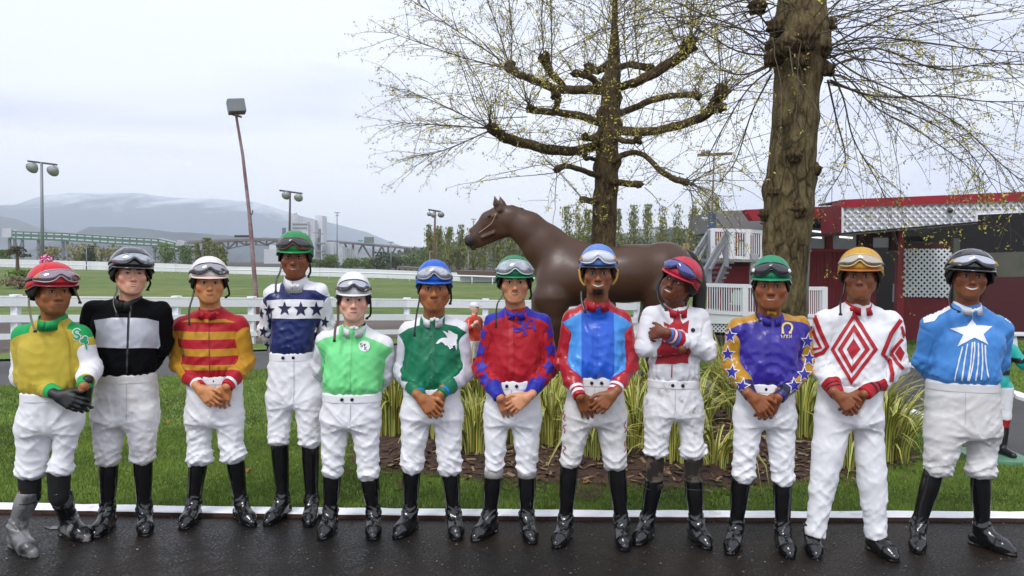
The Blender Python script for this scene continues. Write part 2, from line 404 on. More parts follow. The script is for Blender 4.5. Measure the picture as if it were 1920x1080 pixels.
LIPS = {}
def build_person(sp):
    f = sp['face']; tx, ty = sp['top']; cx_, cy_ = sp['chin']
    toes = [atZ(u, v, .02) for u, v in sp['toe']]
    Y0 = sum(t.y for t in toes) / 2 + sp.get('back', .13)
    s = Y0 / FPX
    O = Vector((atY(sp['crotch'][0], 900, Y0).x, Y0, 0))
    J = lambda u, v, dy=0.0: np.array(atY(u, v, Y0 + dy) - O, np.float32)
    seed = sp['seed']
    # ---- joints
    hh = math.hypot(cx_ - tx, cy_ - ty); hs = hh * s / .278
    fe = .425
    eye = J(cx_ + (tx - cx_) * fe, cy_ + (ty - cy_) * fe, -.035)
    hy, hp, hr = [math.radians(a) for a in f.get('turn', (0, 0, 0))]
    hy += -math.atan2(O.x, O.y)
    RH = Matrix.Rotation(hy, 3, 'Z') @ Matrix.Rotation(hr, 3, 'Y') @ Matrix.Rotation(-hp, 3, 'X')
    RHn = np.array(RH, np.float32)
    shx = [sp['sh'][0][0] + 17, sp['sh'][1][0] - 17]
    sh = [J(shx[i], sp['sh'][i][1] + 18, .01) for i in (0, 1)]
    pose = sp['pose']
    ed = {'clasp': (.015, .015), 'back': (.07, .07), 'cross': (-.05, -.05)}[pose]
    wd = {'clasp': (-.155, -.15), 'back': (.17, .19), 'cross': (-.138, -.20)}[pose]
    el = [J(*sp['el'][i], ed[i]) for i in (0, 1)]
    wr = [J(*sp['wr'][i], wd[i]) for i in (0, 1)]
    zw = float(J(sp['wl'], sp['wy'])[2])
    wL, wR = J(sp['wl'], sp['wy']), J(sp['wr_'], sp['wy'])
    cw = (wL[0] + wR[0]) / 2; aw = (wR[0] - wL[0]) / 2
    zs = (sh[0][2] + sh[1][2]) / 2; cs = (sh[0][0] + sh[1][0]) / 2; as_ = (sh[1][0] - sh[0][0]) / 2 + .05
    nb = A(cs + .35 * (eye[0] - cs), .012, float(J(cx_, cy_ + sp.get('neck', 15))[2]))                      # base of the neck
    yaw = math.radians(sp.get('yaw', 0)) - .6 * math.atan2(O.x, O.y); cyw, syw = math.cos(yaw), math.sin(yaw)
    zcr = float(J(*sp['crotch'])[2]); ccr = float(J(*sp['crotch'])[0])
    hL, hR = J(sp['hip'][0], sp['hip'][2]), J(sp['hip'][1], sp['hip'][2])
    hem = [J(h[0], h[1], -.01) for h in sp['hem']]; hemr = [h[2] * s for h in sp['hem']]
    toe = [np.array(t - O, np.float32) for t in toes]
    ank = [A((J(sp['an'][i], 980)[0]), .02 + .6 * (toe[i][1] + .13), .09) for i in (0, 1)]

    # ---- torso profile
    def prof(tbl):
        z = np.array([t[0] for t in tbl]); o = np.argsort(z); z = z[o]; k = np.linspace(z[0], z[-1], 80)
        cols = []
        for c in range(1, 5):
            v = np.interp(k, z, np.array([t[c] for t in tbl])[o]); kern = np.ones(9) / 9
            v = np.convolve(np.pad(v, 4, mode='edge'), kern, 'valid'); cols.append(v)
        return k, cols
    ca = lambda a: .55 * a + .018
    hz = zs - zw; bl = sp.get('blouse', 1.03)
    bw = ca(aw)
    T = [(zw - .07, cw, 0, aw * .88, bw * .88), (zw + .012, cw, 0, aw * .93, bw * .94), (zw + .055, cw, -.008, aw * bl, bw * (bl + .08)),
         (zw + hz * .42, cw * .6 + cs * .4, -.004, max(aw * .99, as_ * .70), bw * 1.10),
         (zw + hz * .72, cs, 0, as_ * .76, ca(as_ * .76)), (zw + hz * .92, cs, .008, as_ * .73, ca(as_ * .68)), (zs + .03, cs, .012, as_ * .52, ca(as_ * .42))]
    pk, pc = prof(T)
    def torso(P, grow=0.0, bot=None):
        z = P[:, 2]; x0, y0, a, b = [np.interp(z, pk, c).astype(np.float32) for c in pc]
        a = a + grow; b = b + grow
        X = P[:, 0] - x0; Yv = P[:, 1] - y0
        X, Yv = X * cyw + Yv * syw, -X * syw + Yv * cyw
        r = (np.abs(X / a) ** 2.5 + np.abs(Yv / b) ** 2.5) ** .4
        d = (r - 1) * np.minimum(a, b)
        d = smax(d, z - (zs + .012 + grow), .07)
        return smax(d, (zw - .03 if bot is None else bot) - z, .01)
    SR = sp.get('sleeve', 1.0)
    def arm(P, i, grow=0.0, skin=False):
        if skin:
            d1 = rc(P, sh[i], el[i], .042, .034); d2 = rc(P, el[i], wr[i], .036, .026); t1 = t2 = None
            return smin(d1, d2, .02), None
        d1, t1 = limb(P, sh[i], el[i], (0, .3, .7, 1), np.array((.060, .060, .055, .053)) * SR)
        d2, t2 = limb(P, el[i], wr[i] + (wr[i] - el[i]) * .02, (0, .3, .62, .72, .85, 1), np.array((.053, .053, .05, .042, .037, .0335)) * (.5 + .5 * SR))
        t = np.where(d1 < d2, np.clip(t1, -.3, 1), 1 + np.clip(t2, 0, 1.1))
        return smin(d1, d2, .03) - grow, t
    trap = lambda P: smin(rc(P, nb - A(0, 0, .035), sh[0], .072, .050), rc(P, nb - A(0, 0, .035), sh[1], .072, .050), .03)
    def jersey_raw(P):
        dt = smin(torso(P), trap(P), .05)
        a0, t0 = arm(P, 0); a1, t1 = arm(P, 1)
        a0 = np.maximum(a0, (P - cutw[0][0]) @ cutw[0][1]); a1 = np.maximum(a1, (P - cutw[1][0]) @ cutw[1][1])
        da = np.minimum(a0, a1); ta = np.where(a0 < a1, t0, t1)
        return dt, da, ta
    cutw = []
    for i in (0, 1):
        v = wr[i] - el[i]; v = v / np.linalg.norm(v); cutw.append((wr[i] + v * .004, v.astype(np.float32)))
    wamp = sp.get('wamp', .0105)
    def jersey(P):
        dt, da, ta = jersey_raw(P)
        d = smin(dt, da, .012)
        w = .62 * drape(P, seed, .10, 6, .35) + .38 * drape(P, seed + 7, .055, 6, .5); w = np.minimum(w, 1.15)
        low = 1 - smooth01(P[:, 2], zw, zw + .30)
        amp = wamp * (.55 + .6 * low)
        tuck = smooth01(P[:, 2], zw + .004, zw + .05); amp = amp * tuck
        amp = np.where(da < dt, wamp * (.5 + .7 * smooth01(ta, .55, 1.0) * (1 - smooth01(ta, 1.55, 1.7)) + .1), amp)
        d = d - 1.1 * amp * (w - .45)
        # rings where the sleeve is pushed up the forearm
        ring = (1 - np.abs(np.sin(ta * 15 + 2.2 * np.sin(P[:, 0] * 31 + seed) + P[:, 2] * 9))) ** 2
        d = d + np.where(da < dt, .007 * (ring - .3) * smooth01(ta, .7, .95) * (1 - smooth01(ta, 1.5, 1.66)), 0)
        # small gathers either side of the buttoned front
        if sp.get('placket', 1):
            fr = np.exp(-((P[:, 0] - (cw + cs) / 2) / .055) ** 2) * (P[:, 1] < 0) * (dt < da)
            d = d - .0045 * sp.get('placket', 1) * ((1 - np.abs(np.sin(P[:, 2] * 62 + 1.5 * np.sin(np.abs(P[:, 0] - cw) * 40 + seed) + 26 * np.abs(P[:, 0] - cw)))) ** 2 - .35) * fr
        # gathers above the waistband
        ang = np.arctan2(P[:, 1], P[:, 0] - cw)
        d = d + np.where(dt < da, .007 * np.sin(ang * 17 + 3 * np.sin(ang * 3.3 + seed)) * (1 - smooth01(P[:, 2], zw + .0, zw + .14)) * tuck, 0)
        d = smax(d, -rc(P, nb - A(0, 0, .05), nb + A(0, -.01, .2), .058, .052), .006)
        return d

    # ---- body: one continuous surface from crown to soles
    wristD = []
    hc = J(*sp['hands'], -.17) if 'hands' in sp else None
    hcfg = []
    for i in (0, 1):
        W = Vector(wr[i])
        if pose == 'clasp':
            front = (sp['front'] == i)
            W = W + Vector((0, -.014 if front else .022, 0))
            D = Vector(hc) - Vector(wr[i]); D.y = -.012 if front else .01
            D = D.normalized()
            if not front: D = (D + Vector((0, .05, -.75))).normalized()
            else: D = (D + Vector((0, 0, -.12))).normalized()
            hcfg.append((W, D, Vector((0, -1, .22)), Vector((0, 0, 1)), (22, 42, 35) if front else (14, 22, 18)))
        elif pose == 'cross':
            D = Vector((-.60, .78, -.10)) if i == 1 else Vector((.05, 1, .1))
            hcfg.append((W, D, Vector((0, -1, .3)), Vector((0, 0, 1)), (25, 45, 35)))
        else:
            D = Vector(wr[i] - el[i]).normalized(); D.z -= .4; D.normalize()
            hcfg.append((W, D, Vector((0, 1, .2)), Vector((0, 0, 1)), (25, 30, 20)))
    def headP(P): return ((P - eye) @ RHn) / hs
    def legs(P):
        d = None
        for i in (0, 1):
            k = hem[i] + A(0, 0, .03); hj = A((hL[0] + ccr) / 2 if i == 0 else (hR[0] + ccr) / 2, 0, zcr + .03)
            rt_ = min(.066, abs(ccr - (hL[0] if i == 0 else hR[0])) * .34)
            x = smin(rc(P, hj, k, rt_, .038), rc(P, k, ank[i], .036, .024), .01)
            ag = ank[i] * A(1, 1, 0); fd = toe[i] * A(1, 1, 0) - ag; fd = fd / max(1e-5, float(np.linalg.norm(fd)))
            x = smin(x, rc(P, ag + A(0, 0, .045), ag + fd * .13 + A(0, 0, .03), .024, .018), .01)
            d = x if d is None else np.minimum(d, x)
        return d
    jz = RHn @ A(0, .02, -.075) * hs + eye
    def body(P):
        d = np.full(len(P), 9., np.float32)
        near = np.linalg.norm(P - eye, axis=1) < .24
        if near.any(): d[near] = head_sdf(headP(P[near]), f) * hs
        d = smin(d, rc(P, jz, nb - A(0, 0, .02), .058 * hs, .060 * hs), .022)
        d = smin(d, smin(torso(P, -.022, zcr), trap(P) + .018, .03), .02)
        for i in (0, 1):
            d = smin(d, arm(P, i, skin=True)[0], .015)
            n2 = np.linalg.norm(P - np.array(hcfg[i][0], np.float32), axis=1) < .26
            if n2.any(): d[n2] = smin(d[n2], hand_sdf(P[n2], *hcfg[i][:4], hs, hcfg[i][4]), .004)
        return smin(d, legs(P), .015)
    hz0, hz1 = eye[2] - .14 * hs, eye[2] + .10 * hs
    fx0, fx1 = eye[0] - .1, eye[0] + .1
    allx = [p[0] for p in (*sh, *el, *wr, *toe)]; ally = [p[1] for p in (*sh, *el, *wr, *toe)]
    x0, x1 = min(allx) - .13, max(allx) + .13
    if hc is not None: zh0, zh1 = hc[2] - .14, hc[2] + .09; fx0, fx1 = min(fx0, hc[0] - .10), max(fx1, hc[0] + .10)
    elif pose == 'cross': zh0, zh1 = wr[0][2] - .09, wr[1][2] + .09
    else: zh0, zh1 = zw - .06, zw - .05
    ty0 = min(min(ally), -.24) - .03
    xs = axis([(x0, fx0, .016), (fx0, fx1, .0036), (fx1, x1, .016)])
    ys = axis([(ty0, -.27, .014), (-.27, -.08, .0042), (-.08, .12, .008), (.12, .34, .016)])
    zsx = axis([(-.01, zh0, .018), (zh0, zh1, .0038), (zh1, hz0, .016), (hz0, hz1, .0036), (hz1, eye[2] + .17, .012)])
    V, Q = nets(body, xs, ys, zsx, 4)
    V = relax(V, Q, 1, .35)
    me = np_mesh('person', V, Q)
    hp_ = headP(V); inh = (np.linalg.norm(hp_ - A(0, 0, -.02), axis=1) < .17)
    base = np.array(f['skin'], np.float32); base = base * (1 + .55 * smooth01(np.array([.30 - base[0]]), 0, .2)[0]); c = np.tile(base, (len(V), 1))
    X, Z, Yh = np.abs(hp_[:, 0]), hp_[:, 2], hp_[:, 1]
    def blend(mask, col): 
        m_ = np.clip(mask, 0, 1)[:, None]; c[:] = c * (1 - m_) + np.array(col, np.float32) * m_
    red = base * np.array((1.12, .8, .75))
    blend(inh * np.exp(-((X - .042) ** 2 + (Z + .032) ** 2) / .0004) * .55, red)
    blend(inh * np.exp(-((X) ** 2 + (Z + .036) ** 2) / .0002) * (Yh < -.09) * .5, red)
    blend(inh * np.exp(-((X - .0775) ** 2) / .0002) * .5, red)
    nn = .5 + .5 * np.sin(V[:, 0] * 410) * np.sin(V[:, 2] * 370 + 1) * np.sin(V[:, 1] * 390)
    if f.get('stubble'):
        k = f['stubble']; jawm = smooth01(-Z, .058, .082) * (Yh < .0) * (X < .07)
        jawm = np.maximum(jawm, np.exp(-((Z + .052) / .007) ** 2) * (X < .03) * (Yh < -.08))
        blend(inh * jawm * k * (.75 + .5 * (nn - .5)), base * .28)
    if f.get('goatee'):
        g = np.exp(-((X / .034) ** 4 + ((Z + .101) / .0185) ** 4)) * (Yh < -.035); blend(inh * g * 1.2, (.008, .006, .005))
    if f.get('tache'):
        g = np.exp(-(((Z + .0535 + .15 * X) / .0042) ** 2)) * (X < .028) * (Yh < -.085); blend(inh * g * f['tache'], base * .15)
    if pose == 'clasp' or pose == 'cross':
        for i in (0, 1):
            W, D, N = hcfg[i][:3]; dd = (V - np.array(W, np.float32)) @ np.array(D, np.float32)
            nh = np.linalg.norm(V - np.array(W, np.float32) - np.array(D, np.float32) * .08, axis=1) < .14
            blend(nh * smooth01(dd, .05, .13) * .35, base * np.array((.92, .68, .6)))
    c *= (1 + .06 * (nn - .5))[:, None]
    colattr(me, 'skin_colour', c)
    skin = mat('skin_%d' % seed, (1, 1, 1), rough=.43, spec=.42, attr_col='skin_colour', nscale=42, namt=.15, bscale=240, bump=.22, sss=.08, bdist=.003)
    root = link('person', me, skin, None, O)
    tag(root, sp['label'], 'person', 'jockeys lined up along the kerb')
    # ---- face details, seated on the surface of the face
    def face_y(x, z):
        ys_ = np.linspace(-.135, -.03, 140); d = head_sdf(np.stack([np.full(140, x), ys_, np.full(140, z)], -1).astype(np.float32), f)
        i = int(np.argmax(d < 0)); return float(ys_[i])
    def H2L(p): return Vector(eye) + RH @ (Vector(p) * hs)
    iris = lin(*f.get('iris', (52, 30, 20)))
    gx, gz = f.get('gaze', (0, 0)); op = f.get('eye', 1.0)
    for sx in (-1, 1):
        mb = MB(); yb = face_y(sx * .0315, .002)
        cpt = Vector((sx * .0315, yb + .0085, .002)); n = 14
        for (r, off, mi, k) in (((.0150, .0108, .0070 * op), (0, 0, 0), 0, 14), ((.0068, .0030, .0066 * min(op, 1)), (gx, -.0088, gz), 1, 10), ((.0028, .0020, .0028), (gx, -.0108, gz), 2, 8)):
            tmp = MB(); tmp.ball((0, 0, 0), r, k)
            rotz = Matrix.Rotation(sx * .30, 3, 'Z')
            mb.add([H2L(cpt + Vector(off) + (rotz @ Vector(v))) for v in tmp.v], tmp.f, mi, True)
        lid = [H2L((sx * .0315 + t * .0150, face_y(sx * .0315 + t * .0150, .002 + (.0072 * op) * (1 - t * t) ) - .0015, .002 + (.0070 * op) * (1 - t * t) - .001 * abs(t))) for t in np.linspace(-1, 1, 9)]
        mb.tube(lid, np.array([.4, .9, 1.2, 1.4, 1.4, 1.4, 1.3, 1.0, .5]) * .0015 * hs, 6, 3)
        mb.build('eye', [mat('eye_white', (.62, .58, .55), .25), mat('iris_%d' % seed, iris, .2), mat('pupil', (.004, .004, .004), .1), mat('lash', (.012, .008, .007), .6)], root)
        br = []
        for t in np.linspace(0, 1, 8):
            x = sx * (.013 + .038 * t); z = .0215 + .0055 * math.sin(t * 2.2) + (f.get('brow', 0) * (.5 - t) * .01) - .004 * t
            br.append(H2L((x, face_y(x, z) - .0005, z)))
        m2 = MB(); m2.tube(br, np.array([.7, 1.1, 1.25, 1.2, 1.1, .95, .7, .35]) * .0035 * hs * f.get('browk', 1), 6, 0)
        m2.build('eyebrow', mat('hair_%s' % f.get('hair', 'black'), {'black': (.012, .009, .008), 'brown': (.10, .055, .03), 'dark': (.03, .018, .012)}[f.get('hair', 'black')], .7), root)
    sm = f.get('smile', .2); mw = .0265 + .0055 * sm; zc = -.0675; teeth = f.get('teeth', 0)
    up, lo, md = [], [], []; gap = .0045 * teeth
    for t in np.linspace(-1, 1, 11):
        x = t * mw; z = zc + sm * .011 * t * t - .003 * (1 - t * t) * sm
        e = 1 - t * t; skew = f.get('skew', 0) * t
        zu, zl = z + (gap + .0028) * e + skew, z - (gap + .0040) * e + skew
        up.append(H2L((x, face_y(x, zu) + .0014, zu))); lo.append(H2L((x, face_y(x, zl) + .0020, zl))); md.append(H2L((x, face_y(x, z + skew) + .0012 - .001 * (1 - min(1, teeth * 3)), z + skew)))
    prof_ = (1 - np.linspace(-1, 1, 11) ** 2 * .8)
    lipc = np.array(f.get('lip', base * np.array((.95, .62, .58)))); mb = MB()
    mb.tube(up, prof_ * .0028 * hs, 6, 0); mb.tube(lo, prof_ * .0037 * hs, 6, 0)
    mb.tube(md, prof_ * (.0013 + .0036 * teeth) * hs, 6, 2 if teeth else 1)
    mb.build('mouth', [mat('lip_%d' % seed, tuple(lipc), .35), mat('mouth_line', (.02, .008, .006), .6), mat('teeth', (.75, .72, .66), .25)], root)
    hb = MB(); nseg = 26
    for k in range(nseg):
        pass
    # hair at temples and nape, under the helmet
    Vh = []; Fh = []; az = np.linspace(math.radians(-28), math.radians(208), 25)
    for a in az:
        low = .020 - .045 * smooth01(np.array([math.sin(a)]), -.45, .1)[0] - .035 * max(0, math.sin(a)) ** 2
        for z in (.05, low * .5 + .02, low):
            Vh.append(H2L((.0805 * math.cos(a), .018 + .100 * math.sin(a), z)))
    for i in range(24):
        for j in range(2): Fh.append((i * 3 + j, (i + 1) * 3 + j, (i + 1) * 3 + j + 1, i * 3 + j + 1))
    hb.add(Vh, Fh, 0, True); hb.build('hair', MAT['hair_%s' % f.get('hair', 'black')], root)

    # ---- jersey
    c2 = sp['jersey']
    jx0, jx1 = min([p[0] for p in (*sh, *el, *wr)]) - .10, max([p[0] for p in (*sh, *el, *wr)]) + .10
    jy0, jy1 = (-.27, .20) if pose != 'back' else (-.20, .29)
    zb = min(zw - .06, min(wr[0][2], wr[1][2]) - .07)
    st = .0082
    Vj, Qj = nets(jersey, axis([(jx0, jx1, st)]), axis([(jy0, jy1, st)]), axis([(zb, zs + .14, st)]), 4)
    dt, da, ta = jersey_raw(Vj)
    me = np_mesh('jersey', Vj, Qj)
    attr(me, 'slv', dt - da + sp.get('seam', -.012)); attr(me, 'armt', np.where(da < dt + .01, ta, -1)); attr(me, 'lx', Vj[:, 0] - (cw + cs) / 2); attr(me, 'lz', Vj[:, 2])
    # height above the shoulder seam line, falling off from neck to shoulder point
    k = np.clip((Vj[:, 0] - sh[0][0]) / (sh[1][0] - sh[0][0]), -.2, 1.2); ln = np.interp(k, [-.2, 0, .5, 1, 1.2], [sh[0][2] + .00, sh[0][2] + .035, nb[2] - .005, sh[1][2] + .035, sh[1][2] + .0])
    attr(me, 'yoke', Vj[:, 2] - ln)
    jm = jersey_mat('jersey_%d' % seed, c2, zpx=lambda v: float(J(sp['crotch'][0], v)[2]), pxm=s)
    jer = link('jersey', me, jm, root)
    bvh_j = BVHTree.FromPolygons([tuple(v) for v in Vj], [tuple(q) for q in Qj])

    # ---- breeches
    long_ = sp.get('long', False)
    hipz = float(hL[2]); ah = (hR[0] - hL[0]) / 2; chx = (hR[0] + hL[0]) / 2
    TB = [(zw + .035, cw, 0, aw * 1.0, bw * 1.02), (zw, cw, 0, aw * 1.005, bw * 1.03), (zw - .06, cw * .7 + chx * .3, .004, aw * .5 + ah * .5 * .93, bw * 1.08),
          (hipz, chx, .008, ah * .93, bw * 1.14), (zcr - .05, chx, .008, ah * .92, bw * 1.12)]
    bk, bc = prof(TB)
    legc = []
    for i in (0, 1):
        ho = hL[0] if i == 0 else hR[0]
        rt = abs(ccr - ho) / 2 * .91
        legc.append((A((ccr + ho) / 2, .0, zcr + .06), rt))
    def breech_raw(P):
        z = P[:, 2]; x0, y0, a, b = [np.interp(z, bk, q).astype(np.float32) for q in bc]
        X = P[:, 0] - x0; Yv = P[:, 1] - y0; X, Yv = X * cyw + Yv * syw, -X * syw + Yv * cyw
        d = ((np.abs(X / a) ** 2.4 + np.abs(Yv / b) ** 2.4) ** (1 / 2.4) - 1) * np.minimum(a, b)
        d = smax(d, (zcr - .005) - z, .06); d = smax(d, z - (zw + .030), .004)
        dl = None; tl = None
        for i in (0, 1):
            hj, rt = legc[i]; r1 = hemr[i] * .93
            if long_: x, t = limb(P, hj, hem[i] - A(0, 0, .012), (0, .25, .55, .8, 1), (rt, rt * .98, max(r1 * 1.45, rt * .72), r1 * 1.2, r1 * 1.1))
            else: x, t = limb(P, hj, hem[i] - A(0, 0, .005), (0, .3, .6, .82, .93, 1), (rt, rt * .96, rt * .84, max(r1 * 1.03, rt * .70), r1 * 1.04, r1 * .80))
            ax = hem[i] - hj; ax = ax / np.linalg.norm(ax)
            x = smax(x, (P - hem[i]) @ ax.astype(np.float32) - .008, .018 if not long_ else .005)
            if dl is None: dl, tl = x, t
            else: tl = np.where(x < dl, t, tl); dl = smin(dl, x, .008)
        return smin(d, dl, .035), tl, dl
    ba = sp.get('bamp', .0105 if not sp.get('long') else .0075)
    def breech(P):
        d, t, dl = breech_raw(P)
        w = np.minimum(.55 * drape(P, seed + 50, .095, 7, .42) + .45 * drape(P, seed + 61, .052, 7, .5), 1.15)
        d = d - ba * 1.25 * (w - .35) * (.5 + .6 * smooth01(t, .1, .7)) * smooth01(zw + .01 - P[:, 2], 0, .08)
        if long_:
            d = d - .0055 * ((1 - np.abs(np.sin(t * 22 + 2.5 * np.sin(P[:, 0] * 24 + seed) + P[:, 1] * 9))) ** 2 - .35) * smooth01(t, .55, .85)
        else:
            ring = (1 - np.abs(np.sin(t * 23 + 2.3 * np.sin(P[:, 0] * 27 + seed) + P[:, 1] * 8))) ** 2
            d = d - .0085 * (ring - .35) * smooth01(t, .55, .85) * (1 - smooth01(t, .95, 1.02))
        # creases fanning out from the crotch
        q = P - A(ccr, 0, zcr + .02); ang = np.arctan2(q[:, 2], np.abs(q[:, 0])); rr = np.hypot(q[:, 0], q[:, 2])
        d = d - .006 * ((1 - np.abs(np.sin(ang * 5.5 + seed))) ** 2 - .3) * np.exp(-((rr - .09) / .07) ** 2) * (P[:, 1] < 0)
        # hollow inside of each hem, where the boot goes in
        return d
    bx0, bx1 = min(hL[0], hem[0][0] - hemr[0]) - .06, max(hR[0], hem[1][0] + hemr[1]) + .06
    Vb, Qb = nets(breech, axis([(bx0, bx1, .0074)]), axis([(-.24, .24, .0078)]), axis([(min(hem[0][2], hem[1][2]) - .05, zw + .045, .0074)]), 4)
    me = np_mesh('breeches', Vb, Qb)
    _, tb, _ = breech_raw(Vb); attr(me, 'legt', tb)
    bre = link('breeches', me, sp.get('bmat') or mat('breeches_white', (.84, .84, .86), .62, nscale=3.5, namt=.05, bscale=8, bump=.32, bdist=.013, crease=True), root)
    bvh_b = BVHTree.FromPolygons([tuple(v) for v in Vb], [tuple(q) for q in Qb])
    # waistband: a stitched band riding on the top of the breeches, with two dark studs
    mb = MB(); Vw = []; Fw = []; n = 56
    for k in range(n):
        a_ = 2 * PI * k / n; ct, st_ = math.cos(a_), math.sin(a_)
        for (gr, dz) in ((.000, -.0155), (.0035, -.015), (.0035, -.015), (.0035, .022), (.0035, .022), (-.004, .0235)):
            a = aw * 1.005 + gr; b = bw * 1.03 + gr
            e = 2 / 2.4; X = a * abs(ct) ** e * (1 if ct > 0 else -1); Yv = b * abs(st_) ** e * (1 if st_ > 0 else -1)
            Vw.append((cw + X * cyw - Yv * syw, X * syw + Yv * cyw, zw + dz - .004))
    for k in range(n):
        k2 = (k + 1) % n
        for j in (0, 2, 4): Fw.append((k * 6 + j, k2 * 6 + j, k2 * 6 + j + 1, k * 6 + j + 1))
    mb.add(Vw, Fw, 0, True)
    wb = mb.build('waistband', bre.data.materials[0], bre)
    cxp = cw + (bw) * -0 
    for sx in sp.get('studs', (-9, 9)):
        q = J(sp['crotch'][0] * .4 + (sp['wl'] + sp['wr_']) * .3 + sx, sp['wy'])
        u = ray(sp['crotch'][0] * .4 + (sp['wl'] + sp['wr_']) * .3 + sx, sp['wy']).normalized(); h_ = bvh_b.ray_cast(EYE - O, u)
        if h_[0] is None: continue
        yb = h_[0].y - .0035
        mb = MB(); mb.tube([(q[0], yb + .008, zw), (q[0], yb - .0085, zw), (q[0], yb - .0095, zw)], [.0092, .0092, .005], 12, 0)
        mb.build('button', mat('stud', (.03, .03, .035), .25, metal=.6), bre)

    # ---- boots
    for i in (0, 1):
        h, a, t = hem[i], ank[i], toe[i]
        topb = h + A(0, .008, .055)
        if sp.get('boot_top'): topb = J(sp['hem'][i][0], sp['boot_top'], .0)
        fd = (t - a) * A(1, 1, 0); L = max(.12, float(np.linalg.norm(fd))); fd = fd / np.linalg.norm(fd); sd = A(-fd[1], fd[0], 0)
        br = sp.get('bootr', .047)
        L = min(max(L, .17), .24)
        def boot(P, h=h, a=a, fd=fd, sd=sd, L=L, topb=topb):
            ag = a * A(1, 1, 0)
            d, tt = limb(P, topb, a + A(0, 0, .01), (0, .35, .8, 1), (br * 1.1, br * 1.1, br * .86, br * .86))
            heel = ag - fd * .035; ball = ag + fd * (L * .62); tip = ag + fd * (L - .022)
            q = P.copy()
            foot = smin(rc(q, heel + A(0, 0, .040), ball + A(0, 0, .034), .036, .043), rc(q, ball + A(0, 0, .030), tip + A(0, 0, .022), .041, .025), .02)
            foot = smin(foot, rc(q, a + A(0, 0, .02), ball * .75 + ag * .25 + A(0, 0, .035), .042, .036), .03)
            d = smin(d, foot, .028)
            # creased leather round the ankle
            zz = P[:, 2]; m = np.exp(-((zz - .125) / .05) ** 2)
            w = (1 - np.abs(np.sin(zz * 95 + 2.4 * np.sin((P @ sd) * 45 + seed + i) + (P @ fd) * 22))) ** 2
            d = d - .0065 * (w - .35) * m
            d = d - .0035 * (waves(P, seed + 90 + i, .09, 5) - .5)
            d = smax(d, .006 - zz, .004)
            d = smax(d, (P - topb) @ A(0, 0, 1) - .0, .004)
            # sole and heel block
            along = (P - ag) @ fd; side = np.abs((P - ag) @ sd)
            w_ = np.interp(along, (-.07, -.03, .03, L * .62, L - .01, L + .01), (.020, .034, .030, .043, .026, .0)).astype(np.float32)
            sole = np.maximum(np.maximum(side - w_, zz - .014), np.maximum(-(along + .068), along - L - .004))
            sole = np.where((along > .035) & (along < L * .42) & (zz < .008), np.maximum(sole, .008 - zz), sole)
            return np.minimum(d, np.maximum(sole, .0 - zz))
        cxs = [h[0], a[0], a[0] + fd[0] * L, a[0] - fd[0] * .07]; cys = [h[1], a[1], a[1] + fd[1] * L, a[1] - fd[1] * .07]
        Vt, Qt = nets(boot, axis([(min(cxs) - .08, max(cxs) + .08, .0062)]), axis([(min(cys) - .08, max(cys) + .08, .0075)]), axis([(-.004, .16, .0062), (.16, topb[2] + .02, .013)]), 4)
        bo = link('boot', np_mesh('boot', Vt, Qt), sp.get('bootm', (BOOT, BOOT))[i], root)
        if sp.get('cuffband'):
            mb = MB(); cpt = topb - A(0, 0, .012)
            mb.tube([cpt + A(0, 0, -.018), cpt + A(0, 0, -.017), cpt + A(0, 0, .022), cpt + A(0, 0, .023)], [br * 1.09, br * 1.13, br * 1.14, br * 1.08], 20, 0)
            mb.build('boot_top', mat('grey_band', (.33, .31, .29), .5, nscale=20, namt=.2), bo)
        else:
            # stitched line round the top of the shaft
            mb = MB(); zt = topb[2] - .055; c0 = topb + (a - topb) * (.055 / max(.1, topb[2] - a[2]))
            mb.tube([c0 + A(0, 0, -.004), c0 + A(0, 0, -.002), c0 + A(0, 0, .004), c0 + A(0, 0, .006)], [br * 1.07, br * 1.10, br * 1.10, br * 1.07], 20, 0)
            mb.build('garter_strap', mat('strap_black', (.012, .012, .013), .3), bo)
        if sp.get('sock'):
            sm_, = (sp['sock'],)
            def sock(P, h=h, topb=topb):
                d = rc(P, h + A(0, .0, .02), topb - A(0, 0, .03), br * 1.10, br * 1.03)
                return d - .004 * (waves(P * A(1, 1, 2.2), seed + i, .1, 4) - .5)
            Vs, Qs = nets(sock, axis([(h[0] - .09, h[0] + .09, .009)]), axis([(-.12, .12, .009)]), axis([(topb[2] - .09, h[2] + .09, .009)]), 4)
            link('sock', np_mesh('sock', Vs, Qs), sm_, root)

    # ---- helmet
    hm = sp['helmet']; rx = sp['hw'] * s / hs * .955; ry = rx * 1.16; rz = .128; zc_, yc_ = .034, .012
    def dome(az, z, g=0.0):
        q = min(1.0, max(0, (z - zc_) / rz)); rho = math.sqrt(max(0.0, 1 - q ** 2.25)) if q < 1 else 0
        if z < zc_: rho = 1 - .9 * (zc_ - z) ** 1.5
        return Vector(((rx + g) * rho * math.cos(az), yc_ + (ry + g) * rho * math.sin(az), z + (g if q >= 1 else g * q)))
    def shell(lowf, g0, g1, nz=11, na=44, zmax=None):
        top = zc_ + rz; V = []; F = []
        for g in (g0, g1):
            for i in range(nz):
                for k in range(na):
                    a_ = 2 * PI * k / na; lo_ = lowf(math.sin(a_)); t = i / (nz - 1); z = lo_ + (top - lo_) * (1 - (1 - t) ** 1.8)
                    V.append(dome(a_, min(z, top - 1e-5), g))
        N1 = nz * na
        for b in (0, N1):
            for i in range(nz - 1):
                for k in range(na):
                    k2 = (k + 1) % na; qd = (b + i * na + k, b + i * na + k2, b + (i + 1) * na + k2, b + (i + 1) * na + k)
                    F.append(qd if b == 0 else tuple(reversed(qd)))
        for k in range(na):
            k2 = (k + 1) % na; F.append((k, N1 + k, N1 + k2, k2))
        return [H2L(v) for v in V], F
